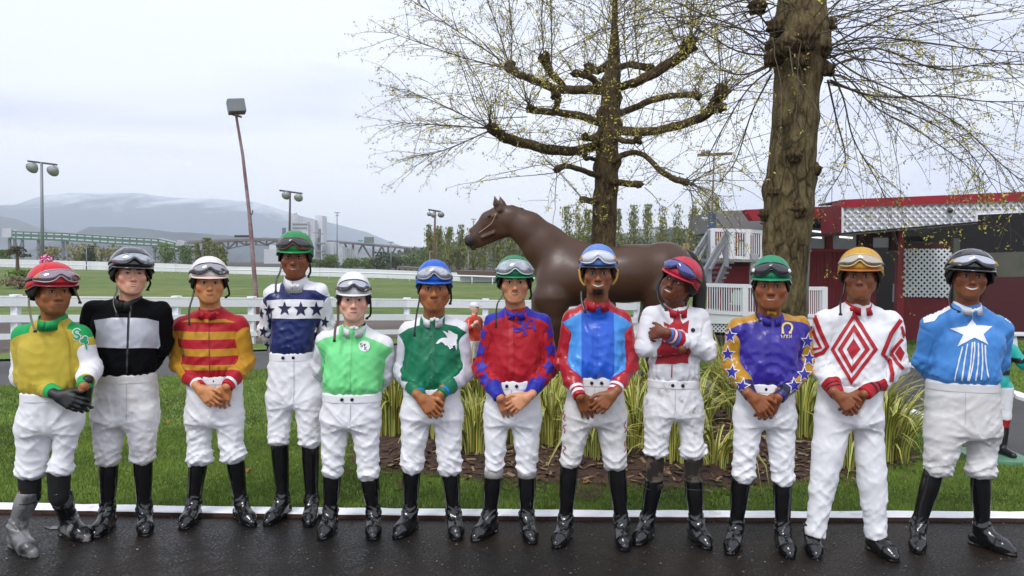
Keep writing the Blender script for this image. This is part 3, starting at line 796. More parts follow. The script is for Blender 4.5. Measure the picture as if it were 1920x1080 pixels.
    rim = lambda sn: .039 if sn < -.72 else .039 - .030 * smooth01(np.array([sn]), -.72, .0)[0] - .045 * smooth01(np.array([sn]), .1, .95)[0]
    pad = lambda sn: .030 - .058 * smooth01(np.array([sn]), -.66, -.30)[0] - .030 * smooth01(np.array([sn]), .1, .95)[0]
    mb = MB(); mb.add(*shell(rim, 0, -.006), 0, True)
    # seams of the silk cover: four raised ribs and a button
    for a_ in hm.get('ribs', (45, 135, 225, 315, 270)):
        a_ = math.radians(a_); mb.tube([H2L(dome(a_, z, .0005)) for z in np.linspace(rim(math.sin(a_)) + .004, zc_ + rz - .002, 9)], .0017 * hs, 5, 0)
    hel = mb.build('helmet', [hm['mat']], root)
    mb = MB(); mb.add(*shell(pad, -.007, -.014), 0, True)
    mb.build('helmet_padding', mat('padding', (.012, .012, .013), .75, bscale=60, bump=.3), hel)
    mb = MB(); tr = [H2L(dome(2 * PI * k / 44, rim(math.sin(2 * PI * k / 44)), .0012)) for k in range(45)]
    mb.tube(tr, .0034 * hs, 6, 0, cap=False); mb.build('helmet_trim', hm.get('trim', hm['mat']), hel)
    # peak
    V = []; F = []; na = 23
    for k in range(na):
        a_ = math.radians(-90 + (k / (na - 1) - .5) * 136); e = max(0, math.cos((k / (na - 1) - .5) * PI)) ** .6
        b0 = dome(a_, .041, -.002); out = Vector((math.cos(a_) * .55, math.sin(a_), 0))
        for (w, dz) in ((0, .004), (1, .0), (1, -.005), (0, -.003)):
            V.append(H2L(b0 + out * (w * (.034 * e + .001)) + Vector((0, 0, dz - w * .010 * e))))
    for k in range(na - 1):
        for j in range(4): F.append((k * 4 + j, k * 4 + (j + 1) % 4, (k + 1) * 4 + (j + 1) % 4, (k + 1) * 4 + j))
    MB().add(V, F, 0, True).build('peak', [hm.get('peak', hm['mat'])], hel)
    # goggles pushed up on the helmet
    g = sp['goggles']; gz0, gz1 = g.get('z', (.056, .112)); V = []; F = []; na, nt = 31, 9; W_ = math.radians(g.get('w', 60))
    def gline(ph, t):
        e = max(0.0, 1 - abs(ph) ** 5) ** .5; zu = gz1 - .018 * ph * ph; zl = gz0 + .022 * math.exp(-(ph / .17) ** 2) - .008 * math.exp(-((abs(ph) - .5) / .3) ** 2) + .004
        mid = (zu + zl) / 2 if abs(ph) > .3 else (zu + zl) / 2
        hgt = (zu - zl) / 2 * e; zm = (zu + zl) / 2 - .012 * ph ** 4
        return zm + hgt * (2 * t - 1)
    def gp(ph, t, gr): return H2L(dome(math.radians(-90) + ph * W_, gline(ph, t), gr))
    for k in range(na):
        ph = (k / (na - 1) - .5) * 2
        for j in range(nt): 
            t = j / (nt - 1); V.append(gp(ph, t, .0135 + .0115 * math.sin(PI * t) ** .8 - .006 * ph ** 2))
    for k in range(na - 1):
        for j in range(nt - 1): F.append((k * nt + j, (k + 1) * nt + j, (k + 1) * nt + j + 1, k * nt + j + 1))
    mb = MB(); mb.add(V, F, 0, True)
    lens = mb.build('goggle_lens', [g['lens']], hel)
    mb = MB(); out = [(ph, 1.0) for ph in np.linspace(-1, 1, 30)] + [(ph, 0.0) for ph in np.linspace(1, -1, 30)]
    loop = [gp(ph, t, .0145 - .006 * ph ** 2) for ph, t in out]; mb.tube(loop + [loop[0]], .0036 * hs, 6, 0, cap=False)
    V = []; F = []
    for ph, t in out: V += [gp(ph, t, .014 - .006 * ph ** 2), gp(ph, t, .001)]
    for k in range(len(out)): k2 = (k + 1) % len(out); F.append((2 * k, 2 * k2, 2 * k2 + 1, 2 * k + 1))
    mb.add(V, F, 0, True)
    mb.build('goggle_frame', [g['frame']], hel)
    if g.get('stud'):
        for sx in (-.8, .8):
            p0 = gp(sx, .5, .016); p1 = gp(sx, .5, .022)
            MB().tube([p0, p1, p1 + (p1 - p0) * .2], [.0105 * hs, .0105 * hs, .006 * hs], 12, 0).build('goggle_button', [g['stud']], hel)
    V = []; F = []; na = 40; a0 = math.radians(-90) + W_ * .93
    for k in range(na):
        a_ = a0 + (2 * PI - 2 * W_ * .93) * k / (na - 1); zz = .074 - .03 * math.sin(PI * k / (na - 1))
        for (dz, gr) in ((-.009, .001), (-.009, .004), (.009, .004), (.009, .001)): V.append(H2L(dome(a_, zz + dz, gr)))
    for k in range(na - 1):
        for j in range(3): F.append((k * 4 + j, (k + 1) * 4 + j, (k + 1) * 4 + j + 1, k * 4 + j + 1))
    MB().add(V, F, 0, True).build('goggle_strap', [g.get('strap', mat('strap_black', (.012, .012, .013), .3))], hel)
    # chin straps left hanging
    for ln in sp['straps']:
        pts = ln[0]; rr = []
        P3 = [Vector(J(u, v, dy)) for (u, v, dy) in pts]
        # ease into a smooth line
        Q3 = []
        for i in range(len(P3) - 1):
            p0 = P3[max(i - 1, 0)]; p1 = P3[i]; p2 = P3[i + 1]; p3 = P3[min(i + 2, len(P3) - 1)]
            for t in (0, .25, .5, .75): Q3.append(.5 * ((2 * p1) + (p2 - p0) * t + (2 * p0 - 5 * p1 + 4 * p2 - p3) * t * t + (3 * p1 - p0 - 3 * p2 + p3) * t ** 3))
        Q3.append(P3[-1]); w = ln[2] if len(ln) > 2 else .0058
        mb = MB(); mb.tube(Q3, w, 8, 0, flat=.35)
        mb.box(Q3[-1] + Vector((0, 0, -.004)), (.017, .007, .012), 1, bev=.002)
        mb.build('chin_strap', [ln[1], mat('strap_black', (.012, .012, .013), .3)], hel)
    # ---- collar and bow
    cl = sp['collar']; V = []; F = []; na = 37; gap = cl.get('gap', 16)
    cc = nb + A(0, -.012, 0)
    for k in range(na):
        a_ = math.radians(-90 + gap / 2 + (360 - gap) * k / (na - 1)); fr = max(0, -math.sin(a_))
        r0, r1 = .075, .065; zb_ = -.018 - .030 * fr ** 1.5 - .010 * abs(math.cos(a_)) ; zt_ = cl.get('h', .031) - .024 * fr ** 1.5 + zb_ * .35
        for (r, z) in ((r0, zb_), (r0 + .0015, zb_ - .001), (r1 + .002, zt_ - .002), (r1, zt_), (r1 - .003, zt_ - .003), (r0 - .005, zb_)):
            V.append((cc[0] + r * math.cos(a_) * 1.0, cc[1] + r * math.sin(a_) * 1.05, cc[2] + z))
    for k in range(na - 1):
        for j in range(6): F.append((k * 6 + j, (k + 1) * 6 + j, (k + 1) * 6 + (j + 1) % 6, k * 6 + (j + 1) % 6))
    F.append(tuple(range(6))); F.append(tuple((na - 1) * 6 + j for j in reversed(range(6))))
    col_ = MB().add(V, F, 0, True).build('collar', [cl['mat']], jer)
    if cl.get('inner'):
        V = []; F = []
        for k in range(25):
            a_ = 2 * PI * k / 24
            for z, r in ((-.02, .066), (.018, .0605), (.03, .058)):
                V.append((nb[0] + r * math.cos(a_), nb[1] - .006 + r * math.sin(a_), nb[2] + z - .018 * max(0, -math.sin(a_))))
        for k in range(24):
            for j in range(2): F.append((k * 3 + j, (k + 1) * 3 + j, (k + 1) * 3 + j + 1, k * 3 + j + 1))
        MB().add(V, F, 0, True).build('undershirt_neck', [cl['inner']], jer)
    if cl.get('bow'):
        bx, by = cl['bow']; u = ray(bx, by); hit = bvh_j.ray_cast(EYE - O, u.normalized())
        p = Vector(J(bx, by, cc[1] - .088)); mb = MB(); mb.ball(p, (.0075, .006, .0085), 10, 0); k = cl.get('bowsize', 1.0)
        rot0 = cl.get('bowrot', 0)
        for sx in (-1, 1):
            R = Matrix.Rotation(math.radians(rot0 + sx * cl.get('droop', 12)), 3, 'Y')
            tmp = MB(); pts = [(sx * t * .034 * k, -.002 * math.sin(t * 3), 0) for t in np.linspace(0, 1, 6)]
            tmp.tube(pts, [.004, .007 * k, .011 * k, .0135 * k, .0135 * k, .009 * k], 8, 0, flat=.30)
            R2 = R @ Matrix.Rotation(PI / 2, 3, 'X') @ Matrix.Rotation(-PI / 2, 3, 'X')
            mb.add([p + R2 @ Vector(v) for v in tmp.v], tmp.f, 0, True)
        mb.build('bow', [cl['mat'] if not cl.get('bowmat') else cl['bowmat']], jer)
    # ---- gloves
    if sp.get('gloves'):
        for i in (0, 1):
            W = np.array(hcfg[i][0], np.float32)
            fn = lambda P: np.maximum(hand_sdf(P, *hcfg[i][:4], hs, hcfg[i][4], grow=.0028), -((P - W) @ np.array(hcfg[i][1], np.float32) + .055))
            Vg, Qg = nets(fn, axis([(W[0] - .16, W[0] + .16, .0042)]), axis([(W[1] - .12, W[1] + .14, .0042)]), axis([(W[2] - .20, W[2] + .10, .0042)]), 4)
            link('glove', np_mesh('glove', Vg, Qg), mat('glove_black', (.012, .012, .013), .5, bscale=90, bump=.3), root)
    return dict(root=root, jersey=jer, breeches=bre, helmet=hel, bj=bvh_j, bb=bvh_b, O=O, J=J, s=s, H2L=H2L, hs=hs, dome=dome)

# ------------------------------------------------------------------ patches sewn on cloth: outlines laid on the surface of the garment
def patch(per, name, shapes, m, on='jersey', off=.003, step=3.0, ymin=-9):
    bv = per['bj' if on == 'jersey' else 'bb']; O = per['O']; V = []; F = []
    for pts in shapes:
        pts = [Vector((p[0], p[1])) for p in pts]; n = len(pts); dense = []
        for i in range(n):
            a, b = pts[i], pts[(i + 1) % n]; k = max(1, int((b - a).length / step))
            dense += [a.lerp(b, t / k) for t in range(k)]
        xs = [p.x for p in pts]; ys = [p.y for p in pts]; grid = []
        gx = np.arange(min(xs) + step * .5, max(xs), step); gy = np.arange(min(ys) + step * .5, max(ys), step)
        for x in gx:
            for y in gy:
                # inside test
                c = False; j = n - 1
                for i in range(n):
                    if (pts[i].y > y) != (pts[j].y > y) and x < (pts[j].x - pts[i].x) * (y - pts[i].y) / (pts[j].y - pts[i].y) + pts[i].x: c = not c
                    j = i
                if c and min((p - Vector((x, y))).length for p in dense) > step * .45: grid.append(Vector((x, y)))
        try: vs, es, fs, *_ = delaunay_2d_cdt(dense + grid, [], [list(range(len(dense)))], 1, 1e-4)
        except Exception: continue
        b = len(V); ok = {}
        for i, v in enumerate(vs):
            r = ray(v.x, v.y).normalized(); h = bv.ray_cast(EYE - O, r)
            if h[0] is None or h[0].y < ymin: continue
            ok[i] = len(V); nn = h[1] if h[1].dot(r) < 0 else -h[1]
            V.append(h[0] + (nn * .6 - r * .4) * off)
        for f_ in fs:
            if all(i in ok for i in f_):
                q = [ok[i] for i in f_]
                if max((V[q[i]] - V[q[i - 1]]).length for i in range(3)) < .06: F.append(q)
    if not F: return None
    mb = MB(); mb.add(V, F, 0, True)
    o = mb.build(name, [m], per[on]); 
    # let the seam side face the viewer
    return o
def star(cx, cy, r, rot=0, sx=1.0, k=.42, n=5):
    return [(cx + sx * r * (1 if i % 2 == 0 else k) * math.sin(math.radians(rot) + PI * i / n), cy - r * (1 if i % 2 == 0 else k) * math.cos(math.radians(rot) + PI * i / n)) for i in range(2 * n)]
def stroke(pts, w):
    """ribbon of width w round a polyline (picture of a stitched line)"""
    L, R = [], []; n = len(pts); out = []
    for i in range(n - 1):
        a, b = Vector(pts[i]), Vector(pts[i + 1]); d = (b - a)
        if d.length < 1e-6: continue
        d.normalize(); nrm = Vector((-d.y, d.x)) * (w / 2); e = d * (w * .3)
        out.append([tuple(a - e + nrm), tuple(b + e + nrm), tuple(b + e - nrm), tuple(a - e - nrm)])
    return out
def curve2(pts, k=5):
    P = [Vector(p) for p in pts]; Q = []
    for i in range(len(P) - 1):
        p0 = P[max(i - 1, 0)]; p1 = P[i]; p2 = P[i + 1]; p3 = P[min(i + 2, len(P) - 1)]
        for j in range(k):
            t = j / k; Q.append(tuple(.5 * ((2 * p1) + (p2 - p0) * t + (2 * p0 - 5 * p1 + 4 * p2 - p3) * t * t + (3 * p1 - p0 - 3 * p2 + p3) * t ** 3)))
    Q.append(tuple(P[-1])); return Q
def ribbon(pts, w):
    P = [Vector(p) for p in pts]; L, R = [], []
    for i, p in enumerate(P):
        d = (P[min(i + 1, len(P) - 1)] - P[max(i - 1, 0)]); d.normalize(); nrm = Vector((-d.y, d.x)) * w / 2
        L.append(tuple(p + nrm)); R.append(tuple(p - nrm))
    return [[L[i], L[i + 1], R[i + 1], R[i]] for i in range(len(P) - 1)]

def jersey_mat(name, cfg, zpx, pxm):
    """cloth whose colour blocks follow the cut of the garment: cfg = dict(base, layers=[(colour, [(attr, lo, hi)...])], rough)"""
    mt = bpy.data.materials.new(name); mt.use_nodes = True; nt = mt.node_tree; N, L = nt.nodes, nt.links; b = N['Principled BSDF']
    b.inputs['Roughness'].default_value = cfg.get('rough', .55); b.inputs['Sheen Weight'].default_value = cfg.get('sheen', .1); b.inputs['Specular IOR Level'].default_value = cfg.get('spec', .28)
    rgb = N.new('ShaderNodeRGB'); rgb.outputs[0].default_value = (*cfg['base'], 1); c = rgb.outputs[0]
    for colr, conds in cfg.get('layers', []):
        fac = None
        for (an, lo, hi) in conds:
            if an == 'pv': an, lo, hi = 'lz', zpx(hi), zpx(lo)
            at = N.new('ShaderNodeAttribute'); at.attribute_name = an; v = at.outputs['Fac']
            if an == 'ax':
                at.attribute_name = 'lx'; ab = N.new('ShaderNodeMath'); ab.operation = 'ABSOLUTE'; L.new(v, ab.inputs[0]); v = ab.outputs[0]; 
            for op, th in (('GREATER_THAN', lo), ('LESS_THAN', hi)):
                if th is None: continue
                mm = N.new('ShaderNodeMath'); mm.operation = op; L.new(v, mm.inputs[0]); mm.inputs[1].default_value = th
                if fac is None: fac = mm.outputs[0]
                else:
                    mu = N.new('ShaderNodeMath'); mu.operation = 'MULTIPLY'; L.new(fac, mu.inputs[0]); L.new(mm.outputs[0], mu.inputs[1]); fac = mu.outputs[0]
        mx = N.new('ShaderNodeMix'); mx.data_type = 'RGBA'; L.new(fac, mx.inputs[0]); L.new(c, mx.inputs[6]); mx.inputs[7].default_value = (*colr, 1); c = mx.outputs[2]
    tc = N.new('ShaderNodeTexCoord')
    n1 = N.new('ShaderNodeTexNoise'); n1.inputs['Scale'].default_value = 9; n1.inputs['Detail'].default_value = 5; L.new(tc.outputs['Object'], n1.inputs['Vector'])
    mr = N.new('ShaderNodeMapRange'); mr.inputs[1].default_value = .3; mr.inputs[2].default_value = .7; mr.inputs[3].default_value = .9; mr.inputs[4].default_value = 1.08; L.new(n1.outputs['Fac'], mr.inputs[0])
    vm = N.new('ShaderNodeVectorMath'); vm.operation = 'SCALE'; L.new(c, vm.inputs[0]); L.new(mr.outputs[0], vm.inputs['Scale']); L.new(vm.outputs[0], b.inputs['Base Color'])
    n2 = N.new('ShaderNodeTexNoise'); n2.noise_type = 'RIDGED_MULTIFRACTAL'; n2.inputs['Scale'].default_value = 9; n2.inputs['Detail'].default_value = 3; n2.inputs['Roughness'].default_value = .3; n2.inputs['Distortion'].default_value = .9; mpv = N.new('ShaderNodeMapping'); mpv.inputs['Scale'].default_value = (1.7, 1.2, .75); mpv.inputs['Rotation'].default_value = (0, .5 if len(name) % 2 else -.5, 0); L.new(tc.outputs['Object'], mpv.inputs['Vector']); L.new(mpv.outputs[0], n2.inputs['Vector'])
    n3 = N.new('ShaderNodeTexNoise'); n3.inputs['Scale'].default_value = 420; L.new(tc.outputs['Object'], n3.inputs['Vector'])
    ad = N.new('ShaderNodeMath'); ad.operation = 'MULTIPLY_ADD'; L.new(n3.outputs['Fac'], ad.inputs[0]); ad.inputs[1].default_value = .06; L.new(n2.outputs['Fac'], ad.inputs[2])
    # stitched seam where the sleeve is set into the body
    sa = N.new('ShaderNodeAttribute'); sa.attribute_name = 'slv'; s1 = N.new('ShaderNodeMath'); s1.operation = 'ABSOLUTE'; L.new(sa.outputs['Fac'], s1.inputs[0])
    s2 = N.new('ShaderNodeMapRange'); s2.inputs[1].default_value = .0; s2.inputs[2].default_value = .006; s2.inputs[3].default_value = -1.3; s2.inputs[4].default_value = 0; L.new(s1.outputs[0], s2.inputs[0])
    ad2 = N.new('ShaderNodeMath'); ad2.operation = 'ADD'; L.new(ad.outputs[0], ad2.inputs[0]); L.new(s2.outputs[0], ad2.inputs[1]); ad = ad2
    bp = N.new('ShaderNodeBump'); bp.inputs['Strength'].default_value = cfg.get('bump', .5) * .8; bp.inputs['Distance'].default_value = .008; L.new(ad.outputs[0], bp.inputs['Height']); L.new(bp.outputs[0], b.inputs['Normal'])
    return mt
# ------------------------------------------------------------------ ground
ASPH = mat('wet_asphalt', (.0075, .0066, .0054), .50, col2=(.017, .0105, .0065), c2scale=1.1, c2lo=.40, c2hi=.62, nscale=75, namt=.95, bscale=90, bump=1.0, rvar=.30, bdist=.02, spec=.24)
PATHM = mat('path_asphalt', (.060, .057, .055), .7, col2=(.040, .038, .037), c2scale=.9, nscale=90, namt=.35, bscale=150, bump=.5)
SOIL = mat('soil', (.040, .028, .020), .95, nscale=12, namt=.4, bscale=40, bump=.6)
LAWNM = mat('lawn_turf', (.085, .150, .022), .95, col2=(.125, .185, .030), c2scale=1.6, nscale=40, namt=.35, bscale=90, bump=.8, bdist=.03)
FIELD = mat('infield_turf', (.080, .135, .016), .95, col2=(.135, .165, .030), c2scale=.09, nscale=.9, namt=.35, detail=10, bscale=4, bump=.5, bdist=.2)
DIRT = mat('track_dirt', (.105, .082, .066), .95, nscale=.5, namt=.3, col2=(.075, .06, .052), c2scale=.35, bscale=10, bump=.5, bdist=.05)
WPAINT = mat('white_paint', (.86, .86, .88), .5, col2=(.52, .50, .47), c2scale=7, c2lo=.60, c2hi=.74, nscale=30, namt=.05, bscale=60, bump=.15)
KERBF = mat('kerb_face', (.055, .024, .014), .85, nscale=30, namt=.5, bscale=60, bump=.5)
def V2(p, z=0.0): return Vector((p[0], p[1], z))
def sheet(name, pts, m, z, kind='structure', sub=0):
    if sub:
        vs, _e, fs, *_r = delaunay_2d_cdt([Vector((p[0], p[1])) for p in pts], [], [list(range(len(pts)))], 1, 1e-5)
        F_ = [tuple(f) if (vs[f[1]] - vs[f[0]]).cross(vs[f[2]] - vs[f[0]]) > 0 else tuple(reversed(f)) for f in fs]
        return tag(MB().add([(v.x, v.y, z) for v in vs], F_).build(name, m), kind=kind)
    bm = bmesh.new(); f = bm.faces.new([bm.verts.new((p[0], p[1], z)) for p in pts])
    if f.normal.z < 0: f.normal_flip()
    if sub: bmesh.ops.triangulate(bm, faces=bm.faces[:])
    me = bpy.data.meshes.new(name); bm.to_mesh(me); bm.free()
    return tag(link(name, me, m), kind=kind)
def G(u, v, z=0.0): p = atZ(u, v, z); return (p.x, p.y)
def smooth_line(pts, k=6): return curve2(pts, k)
_k = [(-9.0, G(0, 962)[1] + .05)] + [G(u, v) for u, v in ((0, 962), (210, 967), (520, 971), (900, 975), (1400, 978), (1920, 978))] + [(9.0, G(1920, 978)[1] - .10)]
_x = np.linspace(-9, 9, 181); _y = np.interp(_x, [p[0] for p in _k], [p[1] for p in _k]); _y = np.convolve(np.pad(_y, 8, mode='edge'), np.ones(17) / 17, 'valid')
_g = np.random.default_rng(6); kf = [(float(a), float(b) + float(_g.normal() * .003)) for a, b in zip(_x, _y)]
kb = [(x, y + .112 + float(_g.normal() * .003)) for x, y in kf]
sheet('ground', [(-1500, -40), (1500, -40), (4000, 4200), (-4000, 4200)], SOIL, -.06)
sheet('apron', [(-9.0, -3)] + [(x, y + .02) for x, y in kf] + [(9.0, -3)], ASPH, 0.0)
def kerb(name, fr, bk, h, mt, mf):
    V = []; F = []; mi = []
    for (a, b) in zip(fr, bk): V += [(a[0], a[1], -.03), (a[0], a[1], h - .006), (a[0] + (b[0] - a[0]) * .06, a[1] + (b[1] - a[1]) * .06, h), (b[0], b[1], h), (b[0], b[1], -.03)]
    for i in range(len(fr) - 1):
        for j in range(4): F.append((i * 5 + j, (i + 1) * 5 + j, (i + 1) * 5 + j + 1, i * 5 + j + 1)); mi.append(1 if j == 0 else 0)
    mb = MB(); mb.add(V, F); mb.m = mi; o = mb.build(name, [mt, mf]); return tag(o, kind='structure')
kerb('kerb', kf, kb, .03, WPAINT, KERBF)
inner_l = [(-16, G(0, 726)[1] - 4.2), G(0, 726), G(310, 708), G(490, 695)]
inner_r = [G(1341, 650), G(1480, 662), G(1590, 692), G(1655, 747), G(1736, 784), G(1807, 821), G(1920, 869)]
isl = smooth_line(inner_l + inner_r + [(inner_r[-1][0] + .02, inner_r[-1][1] - .8), (inner_r[-1][0] + .3, kb[-12][1] + .05)], 6)
lawn_pts = [(-9, kb[0][1] - .02)] + [(x, y - .01) for x, y in kb[1:] if x < isl[-1][0]] + list(reversed([p for p in isl if p[0] > -14])) 
lawn = sheet('lawn', lawn_pts, LAWNM, .014, sub=1)
outer = smooth_line([(-22, G(0, 678)[1] - 4), G(0, 678), G(490, 659), G(1000, 636), G(1341, 627), G(1560, 647), G(1700, 687), G(1800, 714), G(1894, 741), G(1920, 753), (6.1, 7.6), (6.4, kb[-8][1] + .1)], 6)
path_pts = [(-22, 3.0 + G(0, 726)[1] - 5)] + isl + list(reversed(outer))
def resample(l, n):
    d = [0]
    for a, b in zip(l[:-1], l[1:]): d.append(d[-1] + math.hypot(b[0] - a[0], b[1] - a[1]))
    t = np.linspace(0, d[-1], n); return list(zip(np.interp(t, d, [p[0] for p in l]), np.interp(t, d, [p[1] for p in l])))
pa_, pb_ = resample(isl, 80), resample(outer, 80)
tag(MB().add([(x, y, .004) for x, y in pa_] + [(x, y, .004) for x, y in pb_], [(i, i + 1, 81 + i, 80 + i) for i in range(79)]).build('path', PATHM), kind='structure')
# white kerbs of the path on the right-hand bend
ir = [p for p in isl if p[1] < G(1590, 692)[1] + .4 and p[0] > 3]
def offs(l, d):
    out = []
    for i, p in enumerate(l):
        a, b = Vector(l[max(i - 1, 0)]), Vector(l[min(i + 1, len(l) - 1)]); t = (b - a).normalized(); n = Vector((-t.y, t.x)); out.append((p[0] + n.x * d, p[1] + n.y * d))
    return out
kerb('kerb', ir, offs(ir, -.11), .045, WPAINT, WPAINT)
orr = [p for p in outer if p[0] > 4.9]
kerb('kerb', orr, offs(orr, .11), .045, WPAINT, WPAINT)
lawn2 = sheet('lawn', orr + [(9.5, kb[-1][1]), (16, 9), (16, 16.6), (5.0, 16.6)], LAWNM, .010, sub=1)
vl = [G(-60, 674), G(0, 673), G(490, 655), G(1000, 632), G(1341, 622)]
sheet('verge', [(x, y) for x, y in vl] + [(x, y + 1.1) for x, y in reversed(vl)], LAWNM, -.004)
trk = [G(-200, 668), G(0, 664), G(400, 650), G(760, 637), G(1340, 634)]
sheet('dirt_track', [(-40, 9)] + trk + [(12, 18), (30, 20), (30, 24)] + [G(1340, 592), G(900, 592), G(740, 592), G(400, 596), G(0, 602), G(-300, 606)], DIRT, -.02)
sheet('infield', [G(-900, 606), G(0, 601), G(400, 595), G(740, 590), G(1340, 590), (60, 26), (120, 60), (60, 110), G(885, 524), G(440, 512), G(0, 499), (-260, 150)], FIELD, -.03)

# blades of grass over the turf
def grass_nodes(name, ob, dens, hmin, hmax, wid, col, col2, seed=1, tilt=.5):
    gm = bpy.data.materials.get(name + '_m')
    if not gm:
        gm = bpy.data.materials.new(name + '_m'); gm.use_nodes = True; nt = gm.node_tree; N, L = nt.nodes, nt.links; b = N['Principled BSDF']; b.inputs['Roughness'].default_value = .55; b.inputs['Specular IOR Level'].default_value = .3
        oi = N.new('ShaderNodeObjectInfo'); r = N.new('ShaderNodeValToRGB'); r.color_ramp.elements[0].color = (*col, 1); r.color_ramp.elements[1].color = (*col2, 1)
        e = r.color_ramp.elements.new(.93); e.color = tuple(c * 1.0 for c in (*col2, 1)); r.color_ramp.elements[-1].color = (.22, .19, .07, 1)
        L.new(oi.outputs['Random'], r.inputs['Fac']); geo = N.new('ShaderNodeNewGeometry'); n1 = N.new('ShaderNodeTexNoise'); n1.inputs['Scale'].default_value = 1.3; n1.inputs['Detail'].default_value = 4; L.new(geo.outputs['Position'], n1.inputs['Vector'])
        mr = N.new('ShaderNodeMapRange'); mr.inputs[1].default_value = .3; mr.inputs[2].default_value = .7; mr.inputs[3].default_value = .62; mr.inputs[4].default_value = 1.35; L.new(n1.outputs['Fac'], mr.inputs[0])
        vm = N.new('ShaderNodeVectorMath'); vm.operation = 'SCALE'; L.new(r.outputs['Color'], vm.inputs[0]); L.new(mr.outputs[0], vm.inputs['Scale']); L.new(vm.outputs[0], b.inputs['Base Color'])
    ng = bpy.data.node_groups.new(name, 'GeometryNodeTree'); ng.interface.new_socket('Geometry', in_out='INPUT', socket_type='NodeSocketGeometry'); ng.interface.new_socket('Geometry', in_out='OUTPUT', socket_type='NodeSocketGeometry')
    N, L = ng.nodes, ng.links; gi = N.new('NodeGroupInput'); go = N.new('NodeGroupOutput')
    dp = N.new('GeometryNodeDistributePointsOnFaces'); dp.inputs['Density'].default_value = dens; dp.inputs['Seed'].default_value = seed
    cone = N.new('GeometryNodeMeshCone'); cone.fill_type = 'NONE'; cone.inputs['Vertices'].default_value = 3; cone.inputs['Radius Top'].default_value = .0004; cone.inputs['Radius Bottom'].default_value = wid; cone.inputs['Depth'].default_value = 1.0
    sm = N.new('GeometryNodeSetMaterial'); sm.inputs['Material'].default_value = gm
    ip = N.new('GeometryNodeInstanceOnPoints'); rr = N.new('FunctionNodeRandomValue'); rr.data_type = 'FLOAT_VECTOR'; rr.inputs[0].default_value = (-tilt, -tilt, 0); rr.inputs[1].default_value = (tilt, tilt, 6.28)
    rs = N.new('FunctionNodeRandomValue'); rs.data_type = 'FLOAT'; rs.inputs[2].default_value = hmin; rs.inputs[3].default_value = hmax
    cb = N.new('ShaderNodeCombineXYZ'); cb.inputs[0].default_value = 1; cb.inputs[1].default_value = 1; L.new(rs.outputs[1], cb.inputs[2])
    L.new(gi.outputs[0], dp.inputs[0]); L.new(dp.outputs[0], ip.inputs[0]); L.new(cone.outputs[0], sm.inputs[0]); L.new(sm.outputs[0], ip.inputs['Instance']); L.new(rr.outputs[0], ip.inputs['Rotation']); L.new(cb.outputs[0], ip.inputs['Scale'])
    L.new(ip.outputs[0], go.inputs[0])
    md = ob.modifiers.new(name, 'NODES'); md.node_group = ng
def grass(name, pts, z, dens, h0, h1, wid, seed, col=(.070, .130, .014), col2=(.19, .27, .034)):
    o = sheet(name, pts, LAWNM, z, kind='stuff', sub=1); tag(o, 'short mown green grass blades of the lawn', 'grass'); grass_nodes(name + '_scatter%d' % seed, o, dens, h0, h1, wid, col, col2, seed)
fy_ = lambda x: float(np.interp(x, [p[0] for p in kf], [p[1] for p in kf]))
# grit and pale specks on the asphalt
mb = MB(); g = random.Random(2)
for i in range(2600):
    x, y = g.uniform(-4.2, 4.6), g.uniform(3.2, 4.9); z = .003; r = g.uniform(.0022, .006) * (1.6 if g.random() < .04 else 1); a = g.random() * 3
    if y > fy_(x) - .01: continue
    c, s_ = math.cos(a) * r, math.sin(a) * r; mb.add([(x - c, y - s_, z), (x + s_, y - c, z), (x + c, y + s_, z), (x - s_, y + c, z), (x, y, z + r * .8)], [(0, 1, 4), (1, 2, 4), (2, 3, 4), (3, 0, 4)], g.choice((0, 0, 0, 0, 1, 1, 1, 1, 0, 2)))
tag(mb.build('grit', [mat('grit_grey', (.09, .085, .08), .8), mat('grit_brown', (.05, .03, .02), .8), mat('grit_pale', (.20, .19, .175), .7)]), 'pale grit and small stones scattered over the dark asphalt', 'grit', kind='stuff')
fy = lambda x: float(np.interp(x, [p[0] for p in kb], [p[1] for p in kb]))
xs_ = np.linspace(-5.6, 4.0, 12)
grass('grass', [(x, fy(x) + .012) for x in xs_] + [(3.95, 6.9), (-5.6, 6.9)], .012, 7000, .012, .036, .0030, 1)
far_l = [p for p in reversed(isl) if -8.5 < p[0] < 4.05 and p[1] > 7.2]
grass('grass', [(-8.6, 6.9), (4.02, 6.9)] + far_l, .011, 1900, .016, .042, .0055, 2)
grass('grass', [(x, y) for x, y in offs(orr, .12)] + [(9.5, 6.2), (12, 9), (12, 16.3), (5.2, 16.3)], .007, 600, .025, .06, .007, 3)
grass('grass', [(x, fy(x) + .005) for x in xs_] + [(x, fy(x) + .06) for x in xs_[::-1]], .0105, 4500, .025, .06, .003, 4)

